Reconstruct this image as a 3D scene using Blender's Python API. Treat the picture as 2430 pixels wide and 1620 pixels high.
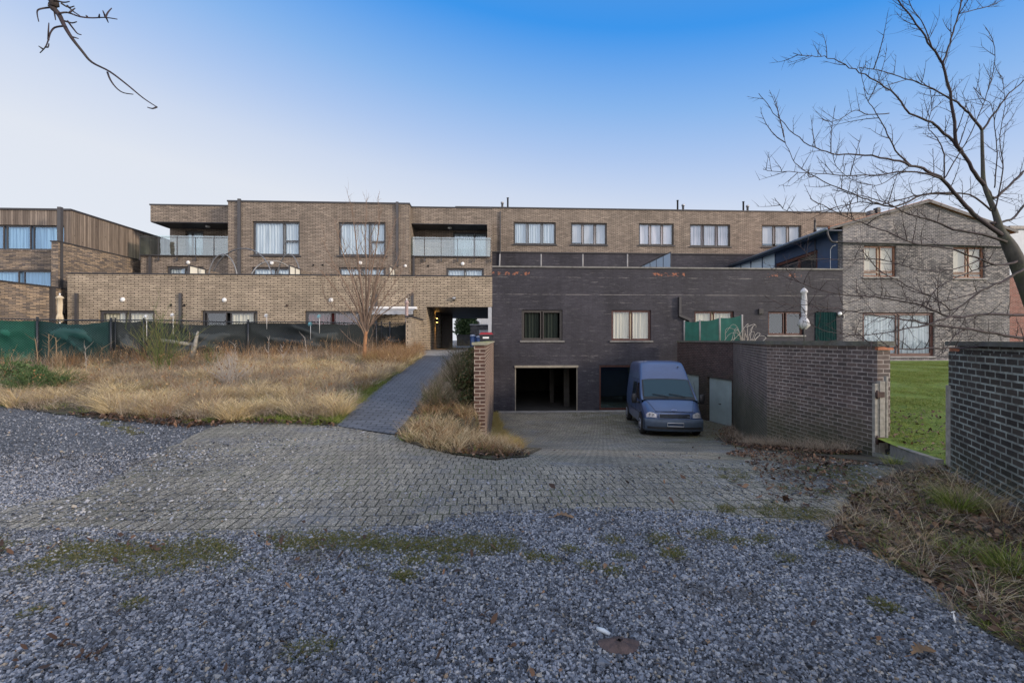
import bpy, bmesh, math, random
import numpy as np
from mathutils import Vector, Matrix
from mathutils.geometry import delaunay_2d_cdt
random.seed(7); rng = np.random.default_rng(7)
for o in list(bpy.data.objects): bpy.data.objects.remove(o)
S = bpy.context.scene; COL = S.collection
R = math.radians
# ---------------- camera, sky, sun, exposure ----------------
FX, CX, HZ, EYE = 1080.0, 1215.0, 807.0, 1.6
cd = bpy.data.cameras.new('camera'); cam = bpy.data.objects.new('camera', cd); COL.objects.link(cam)
cam.location = (0, 0, EYE); cam.rotation_euler = (R(90), 0, 0)
cd.sensor_width = 36; cd.lens = 36*FX/2430; cd.shift_y = -3/2430
cd.clip_start = .05; cd.clip_end = 3000
S.camera = cam
SUN_EL, SUN_AZ = 14, 114       # degrees; azimuth clockwise from +Y (into the picture)
w = bpy.data.worlds.new('World'); S.world = w; w.use_nodes = True
nt = w.node_tree; bg = nt.nodes['Background']
sky = nt.nodes.new('ShaderNodeTexSky'); sky.sky_type = 'NISHITA'; sky.sun_disc = False
sky.sun_elevation = R(SUN_EL); sky.sun_rotation = R(SUN_AZ); sky.altitude = 50; sky.air_density = 1.0; sky.dust_density = 1.6; sky.ozone_density = 1.5
# gentle grading of the sky by direction: pale lavender horizon, paler towards the left
tcw = nt.nodes.new('ShaderNodeTexCoord'); sp = nt.nodes.new('ShaderNodeSeparateXYZ'); nt.links.new(tcw.outputs['Generated'], sp.inputs[0])
def wmath(op, a, b=None, c=None):
    n = nt.nodes.new('ShaderNodeMath'); n.operation = op
    for i, v in enumerate((a, b, c)):
        if v is None: continue
        if isinstance(v, (int, float)): n.inputs[i].default_value = v
        else: nt.links.new(v, n.inputs[i])
    return n.outputs[0]
# elevation driver, tilted so the pale band climbs to the left
drv = wmath('ADD', sp.outputs['Z'], wmath('MULTIPLY', sp.outputs['X'], 0.13))
wr = nt.nodes.new('ShaderNodeValToRGB'); nt.links.new(drv, wr.inputs[0])
cr = wr.color_ramp
for p, c in [(0.0, (5.6, 5.8, 6.3)), (.22, (5.5, 5.75, 6.3)), (0.31, (4.5, 5.1, 6.3)), (0.39, (3.1, 4.2, 6.3)), (0.47, (1.8, 3.4, 6.2)), (0.58, (0.30, 2.2, 6.1)), (.66, (.6, 2.2, 5.6)), (.78, (2.6, 3.6, 5.4)), (1.0, (5.0, 5.2, 5.6))]:  # top stops, overhead and out of view, whitened to light the ground neutrally
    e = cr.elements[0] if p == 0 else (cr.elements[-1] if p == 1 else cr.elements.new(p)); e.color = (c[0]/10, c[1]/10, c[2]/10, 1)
sc = nt.nodes.new('ShaderNodeVectorMath'); sc.operation = 'SCALE'; nt.links.new(wr.outputs[0], sc.inputs[0]); sc.inputs['Scale'].default_value = 10.0
mx = nt.nodes.new('ShaderNodeMix'); mx.data_type = 'RGBA'; mx.inputs[0].default_value = .92
nt.links.new(sky.outputs[0], mx.inputs[6]); nt.links.new(sc.outputs[0], mx.inputs[7])
# unseen sky behind the camera, brightened and warmed to light the facades
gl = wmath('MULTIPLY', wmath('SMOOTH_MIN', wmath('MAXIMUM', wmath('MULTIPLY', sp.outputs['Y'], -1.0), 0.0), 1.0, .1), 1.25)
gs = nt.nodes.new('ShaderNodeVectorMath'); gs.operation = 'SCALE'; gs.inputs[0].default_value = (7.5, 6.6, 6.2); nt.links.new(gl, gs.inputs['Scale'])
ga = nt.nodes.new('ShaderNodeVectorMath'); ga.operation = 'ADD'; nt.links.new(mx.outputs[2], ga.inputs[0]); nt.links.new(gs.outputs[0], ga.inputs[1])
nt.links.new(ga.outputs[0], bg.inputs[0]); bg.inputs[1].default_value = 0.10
sd = bpy.data.lights.new('sun', 'SUN'); sun = bpy.data.objects.new('sun', sd); COL.objects.link(sun)
sd.energy = 2.3; sd.angle = R(8); sd.color = (1, .84, .68)
sv = Vector((math.sin(R(SUN_AZ))*math.cos(R(SUN_EL)), math.cos(R(SUN_AZ))*math.cos(R(SUN_EL)), math.sin(R(SUN_EL))))
sun.rotation_euler = sv.to_track_quat('Z', 'Y').to_euler(); sun.location = (20, -20, 20)
S.view_settings.view_transform = 'Standard'; S.view_settings.look = 'None'; S.view_settings.exposure = 0.52; S.view_settings.gamma = 1
S.render.engine = 'CYCLES'

# ---------------- frames of reference ----------------
A = math.atan(.05); CA, SA = math.cos(A), math.sin(A)     # the terrace of houses is turned 2.9 degrees
def LP(u, v, D):                                           # photo pixel -> (X', Z) on the facade plane Y'=D
    k = (u-CX)/FX; t = D/(CA-k*SA)
    return t*(k*CA+SA), EYE-(v-HZ)/FX*t
def LX(u, D): return LP(u, 0, D)[0]
def LZ(u, v, D): return LP(u, v, D)[1]
def toW(X, Y, Z=0): return Vector((X*CA-Y*SA, X*SA+Y*CA, Z))
def P3(u, v, Y): return Vector(((u-CX)/FX*Y, Y, EYE-(v-HZ)/FX*Y))

# ---------------- mesh helpers ----------------
class MB:
    def __init__(s): s.v = []; s.f = []; s.sm = []
    def add(s, vs, fs, smooth=False):
        b = len(s.v); s.v += [tuple(p) for p in vs]; s.f += [tuple(b+i for i in f) for f in fs]; s.sm += [smooth]*len(fs)
    def box(s, x0, x1, y0, y1, z0, z1, bev=0):
        if x0 > x1: x0, x1 = x1, x0
        if y0 > y1: y0, y1 = y1, y0
        if z0 > z1: z0, z1 = z1, z0
        s.add([(x0,y0,z0),(x1,y0,z0),(x1,y1,z0),(x0,y1,z0),(x0,y0,z1),(x1,y0,z1),(x1,y1,z1),(x0,y1,z1)],
              [(0,3,2,1),(4,5,6,7),(0,1,5,4),(1,2,6,5),(2,3,7,6),(3,0,4,7)]); return s
    def hexa(s, pts): # 8 pts bottom 4 then top 4
        s.add(pts, [(0,3,2,1),(4,5,6,7),(0,1,5,4),(1,2,6,5),(2,3,7,6),(3,0,4,7)]); return s
    def quad(s, *p, sm=False): s.add(p, [tuple(range(len(p)))], sm); return s
    def tube(s, pts, rad, n=8, cap=True):
        pts = [Vector(p) for p in pts]
        if isinstance(rad, (int, float)): rad = [rad]*len(pts)
        vs = []; N = len(pts); up = None
        for i, p in enumerate(pts):
            d = (pts[min(i+1, N-1)]-pts[max(i-1, 0)])
            if d.length < 1e-9: d = Vector((0, 0, 1))
            d.normalize()
            if up is None:
                up = d.orthogonal().normalized()
            up = (up-d*up.dot(d))
            if up.length < 1e-6: up = d.orthogonal()
            up.normalize(); sd_ = d.cross(up)
            for k in range(n):
                a = 2*math.pi*k/n; vs.append(p+(up*math.cos(a)+sd_*math.sin(a))*rad[i])
        fs = [(i*n+k, i*n+(k+1) % n, (i+1)*n+(k+1) % n, (i+1)*n+k) for i in range(N-1) for k in range(n)]
        if cap: fs += [tuple(range(n))[::-1], tuple(range((N-1)*n, N*n))]
        s.add(vs, fs, True); return s
    def lathe(s, prof, c=(0,0,0), axis='Z', n=20): # prof: (r, h)
        vs = []
        for r, h in prof:
            for k in range(n):
                a = 2*math.pi*k/n; x, y = r*math.cos(a), r*math.sin(a)
                p = (x, y, h) if axis == 'Z' else ((x, h, y) if axis == 'Y' else (h, x, y))
                vs.append((p[0]+c[0], p[1]+c[1], p[2]+c[2]))
        N = len(prof)
        fs = [(i*n+k, i*n+(k+1) % n, (i+1)*n+(k+1) % n, (i+1)*n+k) for i in range(N-1) for k in range(n)]
        fs += [tuple(range(n))[::-1], tuple(range((N-1)*n, N*n))]
        s.add(vs, fs, True); return s
    def grid(s, P, sm=True): # P[i][j] points
        n, m = len(P), len(P[0]); vs = [p for r in P for p in r]
        s.add(vs, [(i*m+j, i*m+j+1, (i+1)*m+j+1, (i+1)*m+j) for i in range(n-1) for j in range(m-1)], sm); return s
def fix_normals(me):
    bm = bmesh.new(); bm.from_mesh(me); bmesh.ops.recalc_face_normals(bm, faces=bm.faces); bm.to_mesh(me); bm.free()
def box_uv(me, org):
    uvl = me.uv_layers.new(name='UVMap'); n = len(me.loops)
    if n == 0: return
    co = np.empty(len(me.vertices)*3, 'f'); me.vertices.foreach_get('co', co); co = co.reshape(-1, 3)+np.array(org, 'f')
    nr = np.empty(len(me.polygons)*3, 'f'); me.polygons.foreach_get('normal', nr); nr = np.abs(nr.reshape(-1, 3))
    lt = np.empty(len(me.polygons), 'i'); me.polygons.foreach_get('loop_total', lt)
    vi = np.empty(n, 'i'); me.loops.foreach_get('vertex_index', vi)
    ln = np.repeat(nr, lt, axis=0); c = co[vi]
    top = (ln[:, 2] > ln[:, 0]) & (ln[:, 2] > ln[:, 1]); xf = (~top) & (ln[:, 0] > ln[:, 1])
    uv = np.stack([c[:, 0], c[:, 2]], 1); uv[top] = c[top][:, :2]; uv[xf] = c[xf][:, 1:]
    uvl.data.foreach_set('uv', uv.astype('f').ravel())
class Thing: pass
def setp(o, label=None, cat=None, group=None, kind=None):
    if label: o['label'] = label
    if cat: o['category'] = cat
    if group: o['group'] = group
    if kind: o['kind'] = kind
    return o
def thing(name, label, cat, org=(0, 0, 0), local=True, group=None, rz=None):
    """Empty at the thing's base; org is in the facade frame when local, else world"""
    t = Thing(); e = bpy.data.objects.new(name, None); COL.objects.link(e); e.empty_display_size = .2
    t.org = Vector(org); t.o = e
    if local: e.location = toW(*org); e.rotation_euler = (0, 0, A)
    else: e.location = org
    setp(e, label, cat, group); return t
def mesh_from(name, mb, m, org=(0, 0, 0), fixn=True):
    me = bpy.data.meshes.new(name); o = Vector(org)
    me.from_pydata([(p[0]-o[0], p[1]-o[1], p[2]-o[2]) for p in mb.v], [], mb.f)
    me.polygons.foreach_set('use_smooth', mb.sm); 
    if fixn: fix_normals(me)
    box_uv(me, org)
    if m: me.materials.append(m)
    return me
def part(name, mb, m, par, label=None, fixn=True):
    """par: Thing (mesh coordinates given in that thing's frame, absolute) or (Thing, partobj) for a sub-part"""
    t, po = par if isinstance(par, tuple) else (par, par.o)
    me = mesh_from(name, mb, m, t.org, fixn)
    o = bpy.data.objects.new(name, me); COL.objects.link(o); o.parent = po
    if label: o['label'] = label
    return o
def single(name, mb, m, label=None, cat=None, org=(0, 0, 0), local=False, group=None, kind=None, fixn=True):
    me = mesh_from(name, mb, m, org, fixn); o = bpy.data.objects.new(name, me); COL.objects.link(o)
    if local: o.location = toW(*org); o.rotation_euler = (0, 0, A)
    else: o.location = org
    return setp(o, label, cat, group, kind)
def np_mesh(name, V, F, m, smooth=False, loc=(0, 0, 0)): # V (n,3), F (m,k) all same size
    me = bpy.data.meshes.new(name); k = F.shape[1]
    me.vertices.add(len(V)); me.vertices.foreach_set('co', V.astype('f').ravel())
    me.loops.add(F.size); me.loops.foreach_set('vertex_index', F.astype('i').ravel())
    me.polygons.add(len(F)); me.polygons.foreach_set('loop_start', np.arange(0, F.size, k, dtype='i')); me.polygons.foreach_set('loop_total', np.full(len(F), k, 'i'))
    me.polygons.foreach_set('use_smooth', np.full(len(F), smooth)); me.update(calc_edges=True); me.validate()
    me.materials.append(m); return me
def wall_holes(mb, X0, X1, Z0, Z1, D, th, holes=()):
    xs = sorted({X0, X1, *[min(max(h[i], X0), X1) for h in holes for i in (0, 1)]}); zs = sorted({Z0, Z1, *[min(max(h[i], Z0), Z1) for h in holes for i in (2, 3)]})
    def hole(i, j):
        if i < 0 or j < 0 or i >= len(xs)-1 or j >= len(zs)-1: return True
        x, z = (xs[i]+xs[i+1])/2, (zs[j]+zs[j+1])/2
        return any(h[0] < x < h[1] and h[2] < z < h[3] for h in holes)
    for i in range(len(xs)-1):
        for j in range(len(zs)-1):
            if hole(i, j): continue
            a, b, c, d = xs[i], xs[i+1], zs[j], zs[j+1]
            mb.quad((a, D, c), (b, D, c), (b, D, d), (a, D, d)); mb.quad((a, D+th, c), (a, D+th, d), (b, D+th, d), (b, D+th, c))
            if hole(i-1, j): mb.quad((a, D, c), (a, D, d), (a, D+th, d), (a, D+th, c))
            if hole(i+1, j): mb.quad((b, D, c), (b, D+th, c), (b, D+th, d), (b, D, d))
            if hole(i, j-1): mb.quad((a, D, c), (a, D+th, c), (b, D+th, c), (b, D, c))
            if hole(i, j+1): mb.quad((a, D, d), (b, D, d), (b, D+th, d), (a, D+th, d))
    return mb
# ---------------- materials ----------------
def new_mat(name):
    m = bpy.data.materials.new(name); m.use_nodes = True; return m, m.node_tree, m.node_tree.nodes['Principled BSDF']
class NB:
    def __init__(s, t): s.t = t
    def n(s, typ, **kw):
        x = s.t.nodes.new('ShaderNode'+typ)
        for k, v in kw.items():
            if k.startswith('i_'):
                s.set(x.inputs[k[2:].replace('_', ' ')], v)
            else: setattr(x, k, v)
        return x
    def set(s, inp, v):
        if isinstance(v, bpy.types.NodeSocket): s.t.links.new(v, inp)
        else: inp.default_value = v
    def math(s, op, a, b=0.0, c=0.0, clamp=False):
        x = s.t.nodes.new('ShaderNodeMath'); x.operation = op; x.use_clamp = clamp
        for i, v in enumerate((a, b, c)): s.set(x.inputs[i], v)
        return x.outputs[0]
    def mix(s, f, a, b, bt='MIX'):
        x = s.t.nodes.new('ShaderNodeMix'); x.data_type = 'RGBA'; x.blend_type = bt
        s.set(x.inputs[0], f); s.set(x.inputs[6], C4(a)); s.set(x.inputs[7], C4(b)); return x.outputs[2]
    def ramp(s, f, stops, interp='LINEAR'):
        x = s.t.nodes.new('ShaderNodeValToRGB'); s.set(x.inputs[0], f); cr = x.color_ramp; cr.interpolation = interp
        while len(cr.elements) > 1: cr.elements.remove(cr.elements[0])
        cr.elements[0].position = stops[0][0]; cr.elements[0].color = C4(stops[0][1])
        for p, c in stops[1:]:
            e = cr.elements.new(p); e.color = C4(c)
        return x.outputs[0]
    def noise(s, vec, scale, detail=3, rough=.55, out=0):
        x = s.n('TexNoise', i_Scale=scale, i_Detail=detail, i_Roughness=rough)
        if vec is not None: s.t.links.new(vec, x.inputs['Vector'])
        return x.outputs[out]
    def mapv(s, vec, scale=(1, 1, 1), loc=(0, 0, 0), rot=(0, 0, 0)):
        x = s.n('Mapping'); s.t.links.new(vec, x.inputs[0]); x.inputs['Scale'].default_value = scale; x.inputs['Location'].default_value = loc; x.inputs['Rotation'].default_value = rot; return x.outputs[0]
    def bump(s, h, strength=.3, dist=.01, nrm=None):
        x = s.n('Bump', i_Strength=strength, i_Distance=dist, i_Height=h)
        if nrm is not None: s.set(x.inputs['Normal'], nrm)
        return x.outputs[0]
def C4(c):
    if isinstance(c, bpy.types.NodeSocket): return c
    if isinstance(c, (int, float)): return (c, c, c, 1)
    return (c[0], c[1], c[2], 1) if len(c) == 3 else c
def plain(name, col, rough=.6, metal=0, var=.15, scale=6, spec=.5, bump=0, bscale=60):
    m, t, b = new_mat(name); N = NB(t); g = N.n('TexCoord').outputs['Object']
    n = N.noise(g, scale, 4)
    f = N.ramp(n, [(.3, 1-var), (.7, 1+var)])
    N.set(b.inputs['Base Color'], N.mix(1.0, col, f, 'MULTIPLY'))
    N.set(b.inputs['Roughness'], N.math('ADD', N.math('MULTIPLY', N.noise(g, scale*3, 3), .2), rough-.1)); b.inputs['Metallic'].default_value = metal
    b.inputs['Specular IOR Level'].default_value = spec
    if bump: N.set(b.inputs['Normal'], N.bump(N.noise(g, bscale, 3), bump, .01))
    return m
def brickmat(name, c1, c2, mortar, bw=.22, rh=.075, ms=.010, streak=None, streak_amt=.0, stain=.25, extra=None, rough=.85, offs=.5, bump=.6, green=0, mdrop=0, tone=(.84, 1.12), slo=.56, sscale=(1.1, 9, 1)):
    m, t, b = new_mat(name); N = NB(t); uv = N.n('UVMap').outputs[0]
    wob = N.noise(uv, 9, 2, out=1)
    vm = N.n('VectorMath', operation='MULTIPLY_ADD'); N.set(vm.inputs[0], wob); vm.inputs[1].default_value = (.008, .008, 0); N.set(vm.inputs[2], uv); v = vm.outputs[0]
    br = N.n('TexBrick', i_Scale=1.0, i_Mortar_Size=ms, i_Mortar_Smooth=.25, i_Bias=0.0, i_Brick_Width=bw, i_Row_Height=rh, offset=offs)
    N.set(br.inputs['Vector'], v); br.inputs['Color1'].default_value = C4(c1); br.inputs['Color2'].default_value = C4(c2); br.inputs['Mortar'].default_value = C4(mortar)
    col = br.outputs['Color']; fac = br.outputs['Fac']
    # second, decorrelated tone per brick
    br2 = N.n('TexBrick', i_Scale=1.0, i_Mortar_Size=0.0, i_Bias=0.0, i_Brick_Width=bw, i_Row_Height=rh, offset=offs)
    N.set(br2.inputs['Vector'], N.mapv(v, loc=(bw*7*1.0, rh*14, 0))); br2.inputs['Color1'].default_value = C4(tone[0]); br2.inputs['Color2'].default_value = C4(tone[1])
    brk = N.mix(1.0, col, br2.outputs['Color'], 'MULTIPLY')
    big = N.ramp(N.noise(uv, .45, 5, .6), [(.3, 1-stain), (.7, 1+stain)])
    brk = N.mix(1.0, brk, big, 'MULTIPLY')
    brk = N.mix(1.0, brk, N.ramp(N.noise(N.mapv(uv, (2.2, .22, 1)), 1.0, 4, .65), [(.32, .86), (.5, 1.0), (.68, 1.10)]), 'MULTIPLY')
    fine = N.ramp(N.noise(N.mapv(uv, (10, 26, 1)), 1.0, 4, .7), [(.25, .72), (.75, 1.28)])
    col = N.mix(1.0, brk, fine, 'MULTIPLY')
    if mdrop: # joints partly lost
        k = N.ramp(N.noise(uv, 2.2, 4, .7), [(.42, 0), (.58, 1)])
        col = N.mix(N.math('MULTIPLY', N.math('MULTIPLY', fac, k), mdrop), col, N.mix(.5, c1, c2))
    if streak:
        sn = N.noise(N.mapv(uv, sscale), 1.0, 5, .7)
        sm = N.ramp(sn, [(slo, 0), (slo+.13, 1)])
        big2 = N.ramp(N.noise(uv, .35, 3, .6), [(.38, .25), (.62, 1)])
        f2 = N.math('MULTIPLY', N.math('MULTIPLY', sm, N.math('ADD', N.math('MULTIPLY', fac, .8), .2)), big2)
        col = N.mix(N.math('MULTIPLY', f2, streak_amt, clamp=True), col, streak)
    if green: # damp moss on the foot of the wall
        sx = N.n('SeparateXYZ'); N.set(sx.inputs[0], uv)
        gz = N.ramp(N.math('ADD', sx.outputs[1], N.math('MULTIPLY', N.noise(uv, 1.5, 4), 1.2)), [(.25, 1), (1.0, 0)])
        col = N.mix(N.math('MULTIPLY', gz, green), col, (.045, .055, .02))
    if extra: col = extra(N, uv, col, fac)
    N.set(b.inputs['Base Color'], col); b.inputs['Roughness'].default_value = rough; b.inputs['Specular IOR Level'].default_value = .25
    h = N.math('ADD', N.math('MULTIPLY', fac, -1.0), N.math('MULTIPLY', N.noise(uv, 60, 3), .5))
    N.set(b.inputs['Normal'], N.bump(h, bump, .006))
    return m
def ramp_island(name, stops, rough=.7, trans=0, spec=.3, dark_base=None):
    m, t, b = new_mat(name); N = NB(t)
    r = N.n('NewGeometry').outputs['Random Per Island']
    c = N.ramp(r, stops, 'LINEAR')
    N.set(b.inputs['Base Color'], c); b.inputs['Roughness'].default_value = rough; b.inputs['Specular IOR Level'].default_value = spec
    return m
def black_extra(N, uv, col, fac):
    sx = N.n('SeparateXYZ'); N.set(sx.inputs[0], uv)
    z = sx.outputs[1]; d = N.math('ABSOLUTE', N.math('SUBTRACT', z, 4.90))
    band = N.math('LESS_THAN', d, .085)
    n = N.ramp(N.noise(N.mapv(uv, (5, 6, 1), loc=(3.3, 0, 0)), 1, 4, .75), [(.53, 0), (.56, 1)])
    g = 0.0
    for xc, wd in ((-.55, .28), (.15, .12), (.72, .30), (1.5, .5), (8.35, .15), (8.95, .45), (9.6, .25), (14.4, .3), (15.6, .35)):
        g = N.math('MAXIMUM', g, N.math('LESS_THAN', N.math('ABSOLUTE', N.math('SUBTRACT', sx.outputs[0], xc)), wd))
    col = N.mix(N.math('MULTIPLY', N.math('MULTIPLY', band, n), g), col, (.30, .12, .07))
    # long whitish lime runs on certain courses
    for zz, th_, lo in ((3.87, .016, .40), (4.72, .02, .50), (3.47, .012, .52), (.83, .014, .5)):
        l = N.math('LESS_THAN', N.math('ABSOLUTE', N.math('SUBTRACT', z, zz)), th_)
        n2 = N.ramp(N.noise(N.mapv(uv, (1.2, 3, 1), loc=(zz, 0, 0)), 1, 5, .8), [(lo, 0), (lo+.14, .5)])
        col = N.mix(N.math('MULTIPLY', l, n2), col, (.30, .28, .26))
    return col
M = {}
M['tan'] = brickmat('tan_brick', (.44, .36, .26), (.33, .27, .195), (.055, .046, .04), bw=.34, rh=.086, ms=.014, stain=.14)
M['brown'] = brickmat('brown_brick', (.32, .262, .205), (.22, .182, .145), (.045, .038, .034), bw=.30, rh=.078, ms=.012, stain=.15)
M['mixed'] = brickmat('mottled_brick', (.38, .29, .20), (.12, .105, .10), (.07, .06, .05), bw=.30, rh=.07, ms=.010, stain=.15)
M['black'] = brickmat('painted_black_brick', (.047, .045, .053), (.034, .033, .040), (.036, .034, .042), ms=.011, streak=(.27, .255, .245), streak_amt=.7, stain=.32, extra=black_extra, rough=.7, tone=(.94, 1.05))
M['gable'] = brickmat('worn_grey_brick', (.105, .102, .108), (.05, .048, .053), (.20, .19, .18), ms=.015, streak=(.42, .38, .34), streak_amt=1.5, stain=.5, slo=.48, sscale=(3.2, 8, 1))
M['dark'] = brickmat('dark_brown_brick', (.135, .102, .090), (.080, .066, .062), (.36, .32, .29), ms=.0095, stain=.3, green=.6, mdrop=.4, rough=.75)
M['deepdark'] = brickmat('dark_purple_brick', (.075, .048, .045), (.04, .03, .03), (.15, .12, .11), ms=.009, stain=.2, green=.3, mdrop=.5)
M['green_dark'] = brickmat('black_mossy_brick', (.085, .072, .060), (.047, .042, .037), (.36, .39, .35), ms=.012, stain=.4, green=.5, mdrop=.55)
M['red'] = brickmat('red_brick', (.25, .09, .065), (.16, .06, .045), (.33, .27, .22), ms=.012, stain=.15, mdrop=.2)
M['pink'] = brickmat('weathered_red_brown_brick', (.125, .070, .052), (.08, .048, .038), (.40, .33, .26), ms=.010, stain=.2)
M['coping'] = plain('dark_metal_coping', (.035, .033, .035), .5, var=.15)
M['anthracite'] = plain('anthracite_metal', (.055, .053, .055), .45, var=.12)
M['soffit'] = plain('dark_soffit_board', (.055, .06, .075), .5, var=.15, scale=1.2)
M['redwood'] = plain('red_brown_varnished_wood', (.075, .026, .018), .45, var=.25, scale=9)
M['brownwood'] = plain('brown_weathered_wood', (.20, .09, .05), .55, var=.3, scale=9)
M['darkframe'] = plain('dark_brown_frame', (.045, .038, .032), .45)
M['white'] = plain('white_plastic', (.72, .72, .70), .4, var=.06)
M['galv'] = plain('galvanised_steel', (.38, .39, .40), .4, metal=.5, var=.12)
M['stone'] = plain('bluestone_sill', (.17, .165, .15), .7, var=.25, bump=.2)
M['concrete'] = plain('grey_concrete', (.26, .25, .235), .85, var=.22, scale=3, bump=.3)
M['blueclad'] = plain('dark_blue_cladding', (.030, .058, .120), .45, var=.12, scale=2)
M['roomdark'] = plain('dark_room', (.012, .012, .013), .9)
M['tile'] = plain('orange_roof_tile', (.42, .15, .07), .7, var=.3, scale=5, bump=.4)
M['rooffelt'] = plain('grey_roof_felt', (.09, .09, .09), .9)
M['plaster'] = plain('white_plaster', (.62, .60, .56), .8, var=.06)
def curtain(name, c, folds=26, spec=.2, sheer=0):
    m, t, b = new_mat(name); N = NB(t); uv = N.n('UVMap').outputs[0]
    wv = N.noise(N.mapv(uv, (folds*.5, .6, 1)), 1, 2, .5)
    N.set(b.inputs['Base Color'], N.mix(1.0, c, N.ramp(wv, [(.3, .62), (.5, .95), (.7, 1.12)]), 'MULTIPLY'))
    b.inputs['Roughness'].default_value = .9; b.inputs['Specular IOR Level'].default_value = .1
    N.set(b.inputs['Normal'], N.bump(wv, .8, .05)); return m
M['c_white'] = curtain('white_net_curtain', (.50, .54, .56)); M['c_blue'] = curtain('sky_reflection_blind', (.22, .36, .50), 30)  # blind tinted blue to stand in for the sky reflected in the panes
M['c_cream'] = curtain('cream_curtain', (.55, .50, .38), 30)
M['c_green'] = curtain('grey_green_dark_drape', (.05, .055, .045), 16)
M['c_pink'] = curtain('pale_blind', (.56, .51, .52), 8)
M['c_beige'] = plain('beige_roller_blind', (.50, .43, .33), .8, var=.04)
M['c_teal'] = curtain('dark_teal_strip_curtain', (.006, .030, .030), 40)
M['c_red'] = curtain('dark_red_curtain', (.13, .035, .03), 20)
def glass(name, base=.12, k=1.3, tint=(.92, .95, .95), rough=.015, wob=.09, refl=(.80, .90, 1)):
    m, t, b = new_mat(name); N = NB(t); t.nodes.remove(b); out = [n for n in t.nodes if n.type == 'OUTPUT_MATERIAL'][0]
    g = N.n('TexCoord').outputs['Object']; nb = N.bump(N.noise(g, 1.3, 2), wob, .05)
    fr = N.n('LayerWeight', i_Blend=.5); fc = N.math('POWER', fr.outputs['Facing'], 4.0); gl = N.n('BsdfGlossy', i_Roughness=rough); tr = N.n('BsdfTransparent'); tr.inputs[0].default_value = C4(tint)
    gl.inputs[0].default_value = C4(refl); N.set(gl.inputs['Normal'], nb)
    f = N.math('ADD', N.math('MULTIPLY', fc, k), base, clamp=True)
    ms = N.n('MixShader'); N.set(ms.inputs[0], f); t.links.new(tr.outputs[0], ms.inputs[1]); t.links.new(gl.outputs[0], ms.inputs[2]); t.links.new(ms.outputs[0], out.inputs[0]); return m
M['glass'] = glass('window_glass', .10)
M['glass_door'] = glass('door_glass', .30, tint=(.7, .8, .8), refl=(.50, .72, .80))
M['glass_pale'] = glass('pale_reflective_glass', .14, refl=(.62, .80, 1))
M['glass_dark'] = glass('dark_window_glass', .0, tint=(.75, .8, .8))
M['glass_rail'] = glass('balustrade_glass', .12, tint=(.80, .86, .85))
# ---------------- the lie of the land ----------------
def sstep(a, b, x): t = np.clip((x-a)/(b-a), 0, 1); return t*t*(3-2*t)
RY = [4.5, 6, 7.66, 10.6, 13, 16, 19, 22.5]; RZ = [0, -.07, -.36, -.90, -1.36, -1.72, -1.86, -1.96]
WR = [(-1.0, 2.2), (2.55, 3.9), (4.3, 4.84), (5.87, 5.63), (7.66, 6.15), (10.6, 5.94), (17.9, 8.70), (22.5, 8.12)]   # (Y, x) foot of the retaining wall
def gz(x, y):
    x = np.asarray(x, float); y = np.asarray(y, float)
    ramp = np.interp(y, RY, RZ)
    y0 = np.interp(x, [-14, -3.3], [11.2, 8.3]); t = np.clip((y-y0)/(20.5-y0), 0, 1)
    left = 1.08*(t+.06*np.sin(math.pi*t))
    b = sstep(8.2, 9.3, y); lo = -1.9+b*(1.9-.715); hi = .5+b*(-.5-.605)
    xw = -.66-.026*np.maximum(y-9.3, 0); lo2 = np.where(y > 9.3, xw-.05, lo); hi2 = np.where(y > 9.3, xw+.05, hi)
    z = left+(ramp-left)*sstep(lo2, hi2, x)
    wr = np.interp(y, [p[0] for p in WR], [p[1] for p in WR])+.12+.17*(y > 17.95)
    lawn = np.interp(y, [0, 6.2, 7.2, 8.5, 23], [0, -.02, -.06, .05, .55])
    z = np.where((x > wr), lawn, z)
    # inside / behind the houses
    yl = -x*SA+y*CA; xl = x*CA+y*SA
    z = np.where((yl > 22.6) & (xl > -1.0) & (xl < 8.1), -2.4, z)
    z = np.where((yl > 22.6) & (xl >= 8.1), .5, z); z = np.where((yl > 22.6) & (xl <= -1.0), 1.08, z)
    z = np.where(y > 60, 0.4, z)
    return z
_Y = np.arange(1.5, 70, .02)
def gp(u, v):
    k = (u-CX)/FX; m = (v-HZ)/FX
    if m <= .02: return k*40, 40.0
    Y = _Y[:max(10, int((3.7/m-1.5)/.02)+5)]; hit = EYE-m*Y < gz(k*Y, Y); i = int(np.argmax(hit)) if hit.any() else len(Y)-1
    return k*float(Y[i]), float(Y[i])
def gz1(x, y): return float(gz(x, y))
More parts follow.
